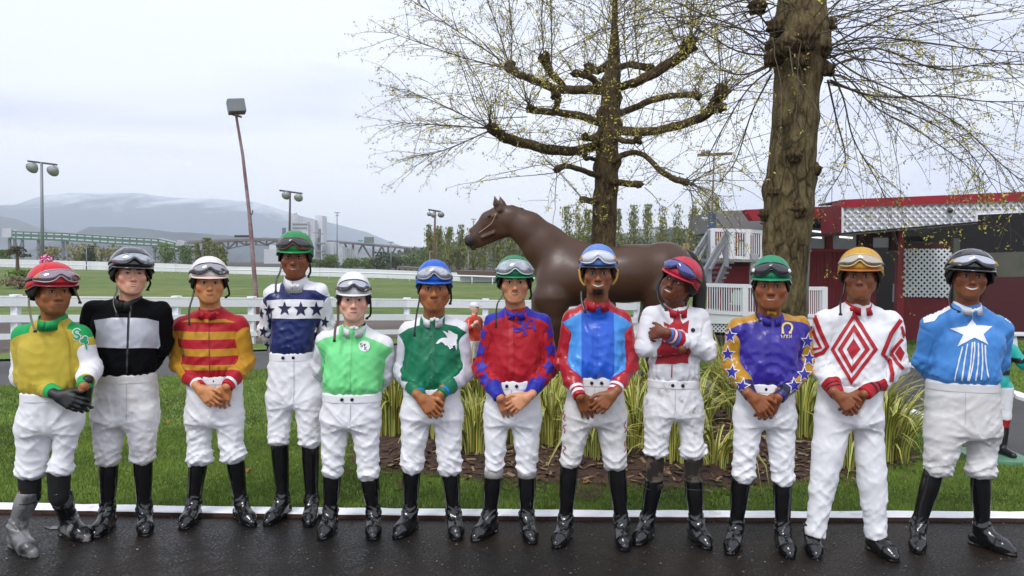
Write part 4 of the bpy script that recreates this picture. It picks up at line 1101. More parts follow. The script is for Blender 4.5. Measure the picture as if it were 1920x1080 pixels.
# ------------------------------------------------------------------ planting bed with rocks and striped irises
MULCH = mat('mulch', (.070, .034, .020), .95, col2=(.030, .016, .011), c2scale=9, nscale=55, namt=.6, bscale=60, bump=1.0, bdist=.03)
bedpx = [(640, 868), (700, 882), (790, 893), (900, 905), (1050, 911), (1230, 918), (1380, 919), (1500, 909), (1600, 897), (1690, 880), (1728, 862), (1722, 842), (1690, 815), (1640, 790)]
bf = [G(u, v, .02) for u, v in bedpx]
bedo = smooth_line(bf + [(3.2, 9.6), (2.2, 10.8), (.5, 11.6), (-.9, 11.2), (-1.6, 9.8), (-1.8, 8.4)] + [bf[0]], 5)[:-1]
bed_c = Vector((sum(p[0] for p in bedo) / len(bedo), sum(p[1] for p in bedo) / len(bedo)))
BV = []; BF = []; NR = 16; nb_ = len(bedo)
def bed_h(x, y, t): 
    return .012 + .15 * (1 - t ** 2.2) ** .9 + .018 * math.sin(x * 5.1) * math.sin(y * 4.3 + 1) * (1 - t) + .012 * math.sin(x * 17 + y * 11) * (1 - t ** 4)
for i in range(NR + 1):
    t = 1 - i / NR
    for p in bedo:
        x, y = bed_c.x + (p[0] - bed_c.x) * t, bed_c.y + (p[1] - bed_c.y) * t
        BV.append((x, y, bed_h(x, y, t) if t < 1 else .006))
for i in range(NR):
    for k in range(nb_): k2 = (k + 1) % nb_; BF.append((i * nb_ + k, i * nb_ + k2, (i + 1) * nb_ + k2, (i + 1) * nb_ + k))
bed = tag(MB().add(BV, BF, 0, True).build('planting_bed', MULCH), kind='structure')
def bed_z(x, y):
    h = BED_BVH.ray_cast(Vector((x, y, 3)), Vector((0, 0, -1))); return h[0].z if h[0] is not None else .014
BED_BVH = BVHTree.FromPolygons(BV, BF)
# bark chips and dead leaves strewn over the bed
mb = MB(); g = random.Random(5)
for i in range(4200):
    t = g.random() ** .5; p = bedo[g.randrange(nb_)]; q = bedo[g.randrange(nb_)]
    x, y = bed_c.x + (p[0] - bed_c.x) * t, bed_c.y + (p[1] - bed_c.y) * t
    x += g.gauss(0, .12); y += g.gauss(0, .12)
    if y > 9.5: continue
    z = bed_z(x, y); a = g.random() * PI; L_, w = g.uniform(.012, .05), g.uniform(.006, .016)
    u = Vector((math.cos(a), math.sin(a), g.uniform(-.3, .3))) * L_; v = Vector((-math.sin(a), math.cos(a), g.uniform(-.4, .4))) * w
    c = Vector((x, y, z + .008)); mb.add([c - u - v, c + u - v, c + u + v, c - u + v], [(0, 1, 2, 3)], g.choice((0, 0, 1, 2)))
tag(mb.build('bark_chips', [mat('chip_brown', (.10, .05, .028), .9), mat('chip_dark', (.035, .02, .014), .9), mat('chip_straw', (.24, .17, .085), .9)]), 'brown bark chips and straw strewn over the planting bed', 'mulch', kind='stuff')

ROCKM = mat('rock', (.17, .16, .14), .9, col2=(.085, .08, .07), c2scale=6, nscale=30, namt=.3, bscale=22, bump=.9, bdist=.03)
def rock(px, py, wpx, hpx, Y, seed, label):
    c = atY(px, py, Y); s = Y / FPX; sz = (wpx * s / 2, wpx * s / 2 * .8, hpx * s / 2); c.z = bed_z(c.x, c.y) + sz[2] * .55
    bm = bmesh.new(); bmesh.ops.create_icosphere(bm, subdivisions=3, radius=1); r = np.random.default_rng(seed)
    pl = [(Vector(r.normal(size=3)).normalized(), r.uniform(.55, .85)) for _ in range(9)]
    for v in bm.verts:
        d = v.co.copy()
        for n_, h_ in pl:
            e = d.dot(n_) - h_
            if e > 0: d -= n_ * e * .9
        d += d * .05 * math.sin(d.x * 9 + seed) * math.sin(d.y * 8) 
        v.co = Vector((d.x * sz[0] * 1.2, d.y * sz[1] * 1.2, d.z * sz[2] * 1.2))
    me = bpy.data.meshes.new('rock'); bm.to_mesh(me); bm.free()
    o = link('rock', me, ROCKM, None, c); o.rotation_euler = (0, 0, r.uniform(-.4, .4)); tag(o, label, 'rock', 'rocks in the planting bed')
rock(1326, 772, 50, 62, 7.6, 1, 'big squarish grey rock beside the muddy white breeches of the jockey with crossed arms')
rock(1026, 745, 44, 24, 8.2, 2, 'low grey rock near the front hooves of the horse statue')
rock(888, 752, 46, 32, 7.4, 3, 'pale grey rock among irises between the green and the red jockey')
rock(1190, 752, 60, 20, 7.6, 4, 'long flat rock behind irises beside the maple leaf jockey')

LEAFM = bpy.data.materials.new('striped_leaf'); LEAFM.use_nodes = True
nt = LEAFM.node_tree; N, L = nt.nodes, nt.links; b = N['Principled BSDF']; b.inputs['Roughness'].default_value = .42
at = N.new('ShaderNodeAttribute'); at.attribute_name = 'across'; rp = N.new('ShaderNodeValToRGB'); rp.color_ramp.interpolation = 'LINEAR'
els = rp.color_ramp.elements; els[0].position = 0; els[0].color = (.60, .52, .11, 1); els[1].position = 1; els[1].color = (.56, .50, .13, 1)
for pos, c in ((.24, (.56, .50, .12)), (.34, (.12, .20, .035)), (.62, (.10, .18, .03)), (.74, (.48, .46, .10))): e = els.new(pos); e.color = (*c, 1)
L.new(at.outputs['Fac'], rp.inputs['Fac']); at2 = N.new('ShaderNodeAttribute'); at2.attribute_name = 'tone'
vm = N.new('ShaderNodeVectorMath'); vm.operation = 'SCALE'; L.new(rp.outputs['Color'], vm.inputs[0]); L.new(at2.outputs['Fac'], vm.inputs['Scale']); L.new(vm.outputs[0], b.inputs['Base Color'])
def iris(px, Y, n, h, spread, seed, label, base=None):
    c = atY(px, 800, Y); c.z = bed_z(c.x, c.y) if base is None else base
    g = random.Random(seed); V = []; F = []; ac = []; tn = []; n = int(n * 1.4)
    for i in range(n):
        a = g.uniform(0, 2 * PI); lean = abs(g.gauss(0, 1)) * spread * 1.55 + .03; H_ = h * g.uniform(.55, 1.22) ; r0 = g.uniform(0, .17)
        o = c + Vector((math.cos(a) * r0, math.sin(a) * r0 * .8, -.02)); d = Vector((math.cos(a), math.sin(a), 0)); w = g.uniform(.011, .0185)
        fa = a + PI / 2 + g.gauss(0, .7); sd = Vector((math.cos(fa), math.sin(fa), 0)); tone = g.uniform(.65, 1.25); fold = g.choice((0, 0, 1)) * g.uniform(.3, 1.3)
        b0 = len(V); ns = 7
        for k in range(ns + 1):
            t = k / ns; bend = lean * t + (lean * .9 + fold * .5) * t ** 3
            p = o + d * (H_ * math.sin(min(bend, 1.9)) * t) + Vector((0, 0, H_ * t * math.cos(min(bend, 1.9) * .9)))
            ww = w * min(1.0, .62 + t) * (1 - t ** 3.0) + .0006
            nm = d.cross(sd) if abs(d.dot(sd)) < .9 else Vector((0, 0, 1))
            for s_, x in ((-1, 0), (0, .5), (1, 1)): V.append(p + sd * (ww * s_) + d * (.0025 if s_ == 0 else 0)); ac.append(x); tn.append(tone)
        for k in range(ns):
            for j in (0, 1): F.append((b0 + k * 3 + j, b0 + (k + 1) * 3 + j, b0 + (k + 1) * 3 + j + 1, b0 + k * 3 + j + 1))
    mb = MB(); mb.add(V, F, 0, True); me = mb.mesh('striped_iris'); attr(me, 'across', ac); attr(me, 'tone', tn)
    root = empty('striped_iris', c, 0, label, 'plant', 'striped irises in the planting bed'); o = link('leaves', me, LEAFM, root, -c); tag(o, kind='stuff')
IR = [(756, 6.9, 60, .58, .2, 'low spread iris clump behind the elbow of the emerald jockey'), (905, 6.6, 60, .6, .2, 'iris clump by the pale rock beside the red starred jockey'), (1010, 6.5, 70, .62, .18, 'iris clump behind the blue cuff of the red starred jockey'), (1300, 6.6, 50, .5, .22, 'iris clump before the big grey rock'), (1400, 7.0, 60, .6, .2, 'iris clump behind the hands of the purple jockey'), (1640, 6.8, 60, .62, .22, 'iris clump behind the wide clump at the right tip of the bed'), (1224, 6.9, 50, .58, .2, 'iris clump behind the maple leaf jockey'), (738, 6.6, 90, .60, .16, 'yellow striped iris clump between the mint and the emerald jockey'), (722, 7.2, 60, .62, .17, 'iris clump showing just behind the elbow of the mint jockey'), (812, 6.3, 26, .45, .18, 'iris leaves between the legs of the emerald jockey'),
    (880, 7.0, 80, .62, .16, 'tall iris clump beside the grey sleeve of the emerald jockey'), (893, 5.95, 50, .44, .15, 'short iris tuft low between the emerald and the red starred jockey'), (957, 6.1, 26, .42, .14, 'iris leaves between the legs of the red starred jockey'),
    (1030, 6.0, 60, .55, .15, 'iris clump between the red starred and the blue fronted jockey'), (1046, 6.9, 40, .58, .16, 'iris clump behind the knee of the blue fronted jockey'), (1120, 5.8, 44, .42, .26, 'sprawling iris clump between the legs of the goateed jockey'), (1192, 6.0, 70, .55, .16, 'iris clump between the goateed and the maple leaf jockey'),
    (1182, 6.8, 40, .55, .18, 'iris clump behind the red sleeve of the goateed jockey'), (1262, 5.7, 40, .44, .2, 'iris leaves between the muddy boots of the maple leaf jockey'), (1342, 5.65, 30, .44, .3, 'loose iris leaning between the maple leaf and the purple jockey'), (1366, 7.6, 100, .66, .15, 'dense upright iris clump behind the gold sleeve of the purple jockey'),
    (1506, 6.5, 60, .62, .18, 'iris clump right of the big trunk beside the purple jockey'), (1526, 7.0, 40, .58, .22, 'iris clump behind the thigh of the diamond jockey'), (1594, 5.7, 22, .40, .18, 'iris leaves between the white trousers of the diamond jockey'), (1664, 6.0, 80, .60, .26, 'wide iris clump at the tip of the bed right of the diamond jockey')]
for i, a in enumerate(IR): iris(a[0], a[1], a[2], a[3], a[4], 100 + i, a[5])
# dandelion clocks
for i, (u, v, Y) in enumerate(((1337, 712, 8.6), (906, 731, 7.4), (1684, 746, 7.0))):
    p = atY(u, v, Y); mb = MB(); b0 = Vector((p.x, p.y, .012)); r = empty('dandelion', b0, 0, ('white dandelion clock in the grass behind the purple jockey', 'white dandelion clock among irises beside the red starred jockey', 'pale budded dandelion stem beside the path kerb')[i], 'flower', 'dandelions')
    MB().tube([Vector((0, 0, 0)), Vector((.01, 0, p.z * .5)), p - b0], .003, 6).build('stem', mat('stem_green', (.12, .16, .05), .6), r)
    MB().ball(p - b0, .024 if i < 2 else .018, 10).build('seed_head', mat('dandelion_white', (.62, .62, .58), .9, bscale=120, bump=1), r)
# fallen leaves on the grass
for i, (u, v) in enumerate(((310, 793), (463, 884), (1100, 905), (428, 712), (585, 860), (620, 892))):
    x, y = G(u, v, .03); z = .04; mb = MB(); a = i * 1.3
    pts = [Vector((x + .045 * k * math.cos(a + t), y + .045 * k * math.sin(a + t), z + .01 * math.sin(3 * t))) for t, k in zip(np.linspace(0, 2 * PI, 11)[:-1], (1, .5, .9, .45, .8, .4, .8, .5, .9, .5))]
    mb.poly(pts); o = mb.build('fallen_leaf', mat('dry_leaf', (.26, .12, .04), .8)); tag(o, ('dry orange leaf lying on the lawn right of the black jacket jockey', 'brown curled leaf on the grass beside the boots of the navy jockey', 'dead leaf at the bare patch in front of the goateed jockey', 'small brown leaf on the far lawn near the path', 'brown leaf on the grass behind the boot of the mint jockey', 'dead leaf at the edge of the planting bed by the mint jockey')[i], 'leaf', 'fallen leaves on the lawn')

# bare earth showing through the grass in front of the bed, and a worn white mark on the asphalt
def ragged(name, px, m, z, seed, kind='stuff', step=.02):
    g_ = random.Random(seed); P_ = [Vector(G(u, v, z)) for u, v in px]; out = []
    for i in range(len(P_)):
        a, b = P_[i], P_[(i + 1) % len(P_)]; n = max(2, int((b - a).length / .05))
        for k in range(n): q = a.lerp(b, k / n); out.append((q.x + g_.gauss(0, step), q.y + g_.gauss(0, step)))
    return sheet(name, out, m, z, kind)
tag(ragged('bare_earth', [(1078, 906), (1110, 899), (1140, 908), (1136, 926), (1110, 938), (1084, 930)], MULCH, .0215, 3), 'bare brown earth showing through the lawn by the goateed jockey', 'earth')
tag(ragged('bare_earth', [(742, 903), (760, 897), (776, 905), (770, 916), (750, 915)], MULCH, .0215, 4), 'small bare patch of earth in the lawn beside the emerald jockey', 'earth')
tag(ragged('paint_mark', [(64, 986), (110, 983), (196, 984), (214, 989), (160, 993), (90, 992)], mat('worn_paint', (.16, .16, .16), .7, col2=(.03, .028, .026), c2scale=14, c2lo=.42, c2hi=.55, nscale=60, namt=.4), .004, 5, step=.008), 'worn whitish paint mark on the asphalt behind the muddy boots', 'paint mark')
# ------------------------------------------------------------------ white post and rail fence
FENW = mat('fence_white', (.76, .77, .79), .55, col2=(.55, .55, .54), c2scale=3, c2lo=.6, c2hi=.85, nscale=20, namt=.05)
RUST = mat('rusty_post', (.16, .075, .05), .8, nscale=14, namt=.4, bscale=40, bump=.3)
A0, B0, C0 = Vector((*G(30, 657), 0)), Vector((*G(763, 633), -.11)), Vector((*G(1193, 640), -.10))
fence = empty('rail_fence', A0, 0, 'white three-rail wooden fence running behind the lawn and path', 'fence')
def onl(a, b, u):
    r = ray(u, 600); n = Vector((r.y, -r.x, 0)); d = b - a; t = -(a.dot(n)) / d.dot(n); return a + d * t
posts = [onl(A0, B0, u) for u in (-250, 30, 331, 472, 618, 763)] + [onl(B0, C0, u) for u in (910, 1060, 1193)]
def fpart(name, mb, m=FENW): mb.v = [tuple(Vector(v) - A0) for v in mb.v]; return mb.build(name, m, fence)
for i, p in enumerate(posts):
    mb = MB(); z0 = p.z; mb.box(p + Vector((0, 0, .44)), (.115, .115, .90), bev=.006); mb.box(p + Vector((0, 0, .905)), (.14, .14, .035), bev=.008); fpart('post', mb)
for i in range(len(posts) - 1):
    a, b = posts[i], posts[i + 1]
    for z, h in ((.80, .135), (.53, .12), (.235, .09)):
        mb = MB(); off = Vector((0, -.075, 0)); mb.bar(a + off + Vector((0, 0, z)), b + off + Vector((0, 0, z)), .035, h); fpart('rail', mb)
    mb = MB(); mb.bar(a + Vector((0, -.02, .885)), b + Vector((0, -.02, .885)), .12, .022); fpart('cap_rail', mb)
# ------------------------------------------------------------------ far running rail and white barrier wall
rl = [G(u, v, .0) for u, v in ((-160, 498), (0, 502.5), (200, 507.5), (440, 518), (700, 526.5), (885, 534.5), (1010, 541))]
rail = empty('running_rail', (*rl[3], 0), 0, 'thin white running rail along the far side of the infield', 'rail')
rr0 = Vector((*rl[3], 0)); mb = MB(); R3 = [Vector((x, y, .62)) - rr0 for x, y in rl]
mb.tube(R3, .06, 6); mb.build('rail', FENW, rail)
tot = 0
for i in range(len(rl) - 1):
    a, b = Vector((*rl[i], 0)), Vector((*rl[i + 1], 0)); n = max(1, int((b - a).length / 2.4))
    for k in range(n):
        p = a.lerp(b, k / n) - rr0; MB().tube([p + Vector((0, .06, -.03)), p + Vector((0, .02, .6))], .04, 5).build('post', FENW, rail)
wl_ = [((-160, 483, 495)), (0, 485.5, 500), (130, 489, 504.5), (330, 494.5, 509), (440, 500, 513), (600, 502, 517.5), (727, 506, 521), (800, 509, 524), (875, 512, 527)]
wpt = [(Vector((*G(u, b_), 0)), atY(u, t_, G(u, b_)[1]).z) for u, t_, b_ in wl_]
barrier = empty('barrier_wall', wpt[4][0], 0, 'long low white barrier wall beyond the running rail', 'wall')
for i in range(len(wpt) - 1):
    (a, ha), (b, hb) = wpt[i], wpt[i + 1]; n = max(1, int((b - a).length / 9))
    for k in range(n):
        p, q = a.lerp(b, k / n), a.lerp(b, (k + 1) / n - .004); h0, h1 = ha + (hb - ha) * k / n, ha + (hb - ha) * (k + 1) / n; o = wpt[4][0]
        MB().prism([p - o + Vector((0, 0, -.1)), q - o + Vector((0, 0, -.1)), q - o + Vector((0, 0, h1)), p - o + Vector((0, 0, h0))], (0, .15, 0)).build('wall_panel', mat('barrier_white', (.74, .75, .78), .6, nscale=.6, namt=.06), barrier)
farw = MB(); p = Vector((*G(905, 528), 0)); 
tag(farw.prism([atY(862, 514, 62), atY(925, 516, 62), atY(925, 529, 62), atY(862, 529, 62)], (0, 4, 0)).build('low_shed', mat('shed_white', (.7, .7, .72), .7)), 'low white shed under a brown roof below the muzzle of the horse statue', 'shed')
tag(MB().prism([atY(855, 507, 61), atY(955, 510, 61), atY(950, 517, 61), atY(858, 515, 61)], (0, 5, 0)).build('shed_roof', mat('roof_brown', (.12, .075, .06), .9)), 'flat brown roof over the low white shed', 'roof')

# ------------------------------------------------------------------ floodlights and poles
STEEL = mat('steel_grey', (.22, .23, .25), .5, metal=.3, nscale=8, namt=.15); DARKST = mat('dark_steel', (.06, .055, .055), .6); LAMPG = mat('lamp_glass', (.45, .46, .48), .25, metal=.2); LAMPB = mat('lamp_shell', (.30, .31, .33), .45, metal=.3); WOODP = mat('wood_pole', (.15, .10, .065), .85, nscale=12, namt=.3)
def floodlight(label, Y, base, top, r, bar, lamps, mpole, back=DARKST, blk=None):
    b = atY(*base, Y); b.z = max(-.05, b.z) if b.z > 0 else 0.0; b.z = 0; t = atY(*top, Y); root = empty('floodlight', b, 0, label, 'floodlight', 'floodlights round the racecourse'); s = Y / FPX
    MB().tube([Vector((0, 0, -.05)), (t - b) * .5, t - b], [r * s * 1.2, r * s, r * s * .75], 8).build('pole', mpole, root)
    a, c = atY(*bar[0], Y) - b, atY(*bar[1], Y) - b; MB().bar(a, c, .10, bar[2] * s).build('crossbar', back, root)
    for (u, v, rr) in lamps:
        p = atY(u, v, Y) - b; lam = MB(); ax = Vector((0, -.75, -.55)).normalized(); R = rr * s
        lam.tube([p - ax * R * 1.1, p - ax * R * .8, p - ax * R * .2, p + ax * R * .25], [R * .25, R * .5, R * .85, R], 14, 0, cap=True)
        lo = lam.build('lamp_head', LAMPB, root); MB().tube([p + ax * R * .2, p + ax * R * .27], [R * .9, R * .9], 14).build('lamp_glass', LAMPG, lo)
        MB().bar(p - ax * R * .3, Vector((p.x, a.y, a.z + (c.z - a.z) * ((p.x - a.x) / (c.x - a.x)))), .05, .05).build('bracket', back, root)
    return root
floodlight('tall grey floodlight pole with two round lamps above the yellow jockey', 55, (80, 490), (78, 304), 3.0, ((52, 302), (107, 309), 3.2), ((61, 314, 11), (100, 320, 11)), WOODP if 0 else STEEL)
floodlight('floodlight with two tilted lamps rising behind the tall navy jockey', 70, (542, 500), (544, 360), 2.3, ((524, 357), (567, 363), 3), ((537, 366, 8.5), (560, 370, 8.5)), DARKST)
floodlight('floodlight with three lamps over the poplars left of the horse muzzle', 80, (813, 500), (816, 396), 2.3, ((803, 393), (827, 397), 3), ((805, 401, 4.5), (813, 403, 5.5), (827, 402, 6.5)), RUST)
r = floodlight('floodlight with a heavy wooden crossbar between the two trees', 30, (1330, 520), (1339, 290), 2.0, ((1308, 291), (1373, 288), 5), ((1318, 285, 4.5), (1327, 284, 4.5)), WOODP, WOODP)
for i, (u, y0, y1, Y, lb) in enumerate(((632, 398, 505, 150, 'tall thin grey mast with a short top bar beside the grain elevator'), (125, 470, 503, 110, 'short thin lamp standard near the left end of the barrier wall'), (162, 462, 503, 105, 'thin lamp standard in front of the olive bushes'), (733, 453, 510, 100, 'bare utility pole in front of the brown bridge'), (878, 470, 528, 75, 'slim lamp standard below the muzzle of the horse statue'), (806, 470, 512, 110, 'slim lamp standard at the foot of the poplars'), (888, 410, 450, 160, 'faint lattice pylon just left of the horse forehead'))):
    b = atY(u, y1, Y); b.z = 0; t = atY(u, y0, Y); root = empty('mast', b, 0, lb, 'mast'); s = Y / FPX
    MB().tube([Vector((0, 0, 0)), t - b], [1.3 * s, .8 * s], 6).build('pole', STEEL, root)
    MB().bar(t - b + Vector((-5 * s, 0, -1 * s)), t - b + Vector((5 * s, 0, -1 * s)), .15, 1.4 * s).build('crossbar', STEEL, root)
    if y0 < 420: MB().bar(t - b + Vector((-3 * s, 0, -6 * s)), t - b + Vector((3 * s, 0, -6 * s)), .15, 1.2 * s).build('crossbar', STEEL, root)
# leaning pole with a loudspeaker box
Y = 15.6; b = atY(481, 566, Y); b.z = -.1; root = empty('leaning_pole', b, 0, 'leaning reddish pole carrying a grey box, rising behind the striped jockey', 'pole'); s = Y / FPX
pp = [b + Vector((.05, 0, 0)), atY(481, 566, Y), atY(470, 430, Y), atY(467, 395, Y), atY(455, 290, Y), atY(444, 224, Y), atY(442, 210, Y)]
MB().tube([p - b for p in pp], [.048, .046, .044, .038, .032, .027, .026], 10).build('pole', mat('pole_red', (.20, .10, .095), .6, col2=(.30, .22, .22), c2scale=2, nscale=14, namt=.25), root)
MB().bar(atY(440, 443, Y) - b, atY(469, 443, Y) - b, .03, .045).build('crossbar', DARKST, root)
mb = MB(); mb.tube([atY(466, 410, Y) - b, atY(473, 400, Y) - b, atY(474, 394, Y) - b], .012, 6); mb.build('conduit', DARKST, root)
mb = MB(); c = atY(443, 200, Y) - b; Rb = Matrix.Rotation(math.radians(-9), 3, 'Y') @ Matrix.Rotation(math.radians(28), 3, 'Z') @ Matrix.Rotation(math.radians(-8), 3, 'X')
mb.box(c, (.33, .22, .27), 0, Rb, bev=.015); bx = mb.build('speaker_box', mat('box_grey', (.19, .20, .21), .6, nscale=6, namt=.15), root)
mb = MB(); mb.bar(atY(434, 214, Y) - b, atY(452, 219, Y) - b, .1, .035); mb.build('bracket', RUST, root)
# ------------------------------------------------------------------ mountains and hills
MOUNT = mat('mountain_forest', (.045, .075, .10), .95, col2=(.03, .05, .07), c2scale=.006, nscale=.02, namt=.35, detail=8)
MOUNTS = mat('mountain_snow_cloud', (.055, .085, .125), .95)
_t = MOUNTS.node_tree; _N, _L = _t.nodes, _t.links; _b = _N['Principled BSDF']
_tc = _N.new('ShaderNodeTexCoord'); _sx = _N.new('ShaderNodeSeparateXYZ'); _L.new(_tc.outputs['Object'], _sx.inputs[0])
_h = _N.new('ShaderNodeMapRange'); _h.inputs[1].default_value = 60; _h.inputs[2].default_value = 215; _L.new(_sx.outputs['Z'], _h.inputs[0])
_mp = _N.new('ShaderNodeMapping'); _mp.inputs['Scale'].default_value = (.0075, .004, .011); _L.new(_tc.outputs['Object'], _mp.inputs['Vector'])
_n1 = _N.new('ShaderNodeTexNoise'); _n1.inputs['Scale'].default_value = 1.0; _n1.inputs['Detail'].default_value = 9; _n1.inputs['Roughness'].default_value = .62; _n1.inputs['Distortion'].default_value = .8; _L.new(_mp.outputs[0], _n1.inputs['Vector'])
_ad = _N.new('ShaderNodeMath'); _ad.operation = 'MULTIPLY_ADD'; _L.new(_n1.outputs['Fac'], _ad.inputs[0]); _ad.inputs[1].default_value = 1.7; _L.new(_h.outputs[0], _ad.inputs[2])
_rp = _N.new('ShaderNodeValToRGB'); _rp.color_ramp.elements[0].position = .0; _rp.color_ramp.elements[0].color = (.070, .115, .185, 1); _rp.color_ramp.elements[1].position = 1; _rp.color_ramp.elements[1].color = (.70, .75, .82, 1)  # whitening with height paints low cloud on the crest as well as snow
_mr = _N.new('ShaderNodeMapRange'); _mr.inputs[1].default_value = 1.42; _mr.inputs[2].default_value = 2.0; _L.new(_ad.outputs[0], _mr.inputs[0]); _L.new(_mr.outputs[0], _rp.inputs['Fac']); _L.new(_rp.outputs['Color'], _b.inputs['Base Color'])
HILLM = mat('hill_forest', (.035, .060, .025), .95, col2=(.06, .075, .03), c2scale=.05, nscale=.15, namt=.4, detail=8)
def ridge(name, px, Y, depth, m, seed, amp, n=220, rows=14, low=-5.0, label=None):
    """a ridge whose crest follows px (pixel points at distance Y), falling towards the viewer and away"""
    g = np.random.default_rng(seed); us = np.linspace(px[0][0], px[-1][0], n); vs = np.interp(us, [p[0] for p in px], [p[1] for p in px])
    crest = [atY(u, v, Y) for u, v in zip(us, vs)]
    ph = g.uniform(0, 6, 8); V = []; F = []
    for j in range(-rows, 4):
        t = j / rows if j < 0 else j / 3.0
        for i, c in enumerate(crest):
            f = (1 - abs(t)) ** 1.15 if j < 0 else (1 - t * .9)
            x = c.x * (1 + t * depth / Y * .15); nz = sum(math.sin(i * (.11 * 1.9 ** k) + ph[k] + t * (3 + 2 * k)) / 1.7 ** k for k in range(6))
            V.append((x + nz * amp * .3, Y + t * depth + nz * amp * 1.5 * abs(t), low + (c.z - low) * f + nz * amp * (abs(t) + .12)))
    for j in range(rows + 3):
        for i in range(n - 1): F.append((j * n + i, j * n + i + 1, (j + 1) * n + i + 1, (j + 1) * n + i))
    me = MB().add(V, F, 0, True).mesh(name)
    return tag(link(name, me, m), kind='structure')
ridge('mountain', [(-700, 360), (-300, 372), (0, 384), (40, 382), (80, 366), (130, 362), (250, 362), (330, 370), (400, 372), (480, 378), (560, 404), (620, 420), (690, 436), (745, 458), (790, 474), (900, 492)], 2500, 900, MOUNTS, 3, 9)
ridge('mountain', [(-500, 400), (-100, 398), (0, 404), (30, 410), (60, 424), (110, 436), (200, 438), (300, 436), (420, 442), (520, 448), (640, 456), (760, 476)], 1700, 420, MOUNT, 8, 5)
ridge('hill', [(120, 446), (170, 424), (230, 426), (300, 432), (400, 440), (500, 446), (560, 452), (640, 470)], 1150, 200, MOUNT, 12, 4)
ridge('hill', [(720, 500), (760, 478), (800, 462), (860, 452), (960, 446), (1060, 446), (1140, 440), (1220, 432), (1300, 428), (1360, 432), (1500, 440), (1900, 440), (2400, 450)], 520, 200, HILLM, 21, 2.2)
# houses dotted over the wooded hill
g = random.Random(4); HW = [mat('house_pale', (.55, .55, .55), .8), mat('house_grey', (.34, .35, .37), .8), mat('house_tan', (.42, .36, .30), .8)]; HR = mat('house_roof', (.10, .09, .09), .9)
for i, (u, v) in enumerate([(1186, 441), (1200, 437), (1212, 444), (1228, 436), (1246, 440), (1262, 434), (1278, 441), (1290, 436), (1060, 452), (1150, 446), (1308, 432), (1238, 447)]):
    Y = 470; c = atY(u, v, Y); w = g.uniform(2.2, 4); root = empty('house', c, g.uniform(-.4, .4), 'small ' + ('pale', 'grey', 'tan')[i % 3] + ' house among trees on the wooded hill', 'house', 'houses on the wooded hill')
    MB().box((0, 0, 0), (w * 1.5, w, w)).build('wall', HW[i % 3], root)
    MB().prism([(-w * .8, -w * .55, w * .5), (w * .8, -w * .55, w * .5), (w * .8, 0, w * .85), (-w * .8, 0, w * .85)], (0, .02, 0)).prism([(-w * .8, w * .55, w * .5), (w * .8, w * .55, w * .5), (w * .8, 0, w * .85), (-w * .8, 0, w * .85)], (0, .02, 0)).build('roof', HR, root)
# pale tower block on the hill
Y = 480; c = atY(1335, 395, Y); root = empty('tower_block', c, 0, 'faint pale tower block on the hill behind the crossbar floodlight', 'building'); s = Y / FPX
MB().box((0, 0, -2), (22 * s, 5, 40 * s + 10)).build('wall', HW[0], root)
for k in range(8): MB().box((0, -2.6, 3 + (k - 4) * 4.6 * s), (20 * s, .15, 1.6 * s)).build('window_band', mat('far_glass', (.16, .18, .2), .4), root)

# ------------------------------------------------------------------ conveyor gallery, bridge, grain elevator
CGREEN = mat('gallery_green', (.055, .15, .12), .7, nscale=.2, namt=.15); CWIN = mat('gallery_window', (.62, .66, .60), .6); CROOF = mat('gallery_roof', (.36, .42, .42), .7); TRUSS = mat('truss_grey', (.16, .19, .20), .7)
BRN = mat('bridge_brown', (.14, .105, .085), .85, nscale=.1, namt=.2); CONC = mat('elevator_concrete', (.56, .57, .60), .85, nscale=.06, namt=.08, col2=(.44, .45, .48), c2scale=.05); DGLASS = mat('dark_window', (.10, .11, .13), .4)
Y = 330; gp_ = [(20, 441), (120, 444.5), (220, 451), (300, 455.5), (345, 466)]; cpt = [atY(u, v, Y) for u, v in gp_]; o0 = cpt[1].copy(); o0.z = 0; s = Y / FPX
gal = empty('conveyor_gallery', o0, 0, 'long green conveyor gallery on trestles with rows of pale windows', 'conveyor')
for i in range(len(cpt) - 1):
    a, b = cpt[i] - o0, cpt[i + 1] - o0
    MB().bar(a, b, 3.0, 15 * s).build('gallery_body', CGREEN, gal)
    MB().bar(a + Vector((0, 0, 8.2 * s)), b + Vector((0, 0, 8.2 * s)), 3.6, 1.6 * s).build('roof', CROOF, gal)
    n = max(2, int((b - a).length / (13 * s)))
    for k in range(n):
        for dz in (4.3 * s, -3.2 * s):
            p, q = a.lerp(b, (k + .12) / n), a.lerp(b, (k + .88) / n); d = Vector((0, -1.55, dz)); MB().bar(p + d, q + d, .25, 2.3 * s).build('window', CWIN, gal)
MB().box(atY(17, 437, Y) - o0, (14 * s, 4, 17 * s)).build('head_house', CONC, gal); MB().box(atY(25, 437, Y) - o0 + Vector((0, -.4, 0)), (5 * s, 4, 17 * s)).build('head_house', CONC, gal)
for u, v in ((18, 448), (28, 448), (42, 449), (72, 450), (80, 450), (118, 452), (126, 452), (178, 456), (212, 458), (250, 461), (290, 463)):
    t = atY(u, v, Y) - o0; MB().bar(Vector((t.x, t.y, 0)), t, .9, .9).build('trestle_leg', TRUSS, gal)
for (u0, u1) in ((18, 28), (28, 42), (72, 80), (118, 126)):
    a, b = atY(u0, 450, Y) - o0, atY(u1, 450, Y) - o0
    MB().bar(Vector((a.x, a.y, 1)), b, .4, .4).build('brace', TRUSS, gal); MB().bar(Vector((b.x, b.y, 1)), a, .4, .4).build('brace', TRUSS, gal)
tag(MB().box(atY(341, 456, Y - 4), (14 * s, 3, 9 * s), 0, Matrix.Rotation(.2, 3, 'Y')).build('transfer_house', CONC), 'small white housing at the end of the green conveyor gallery', 'building')
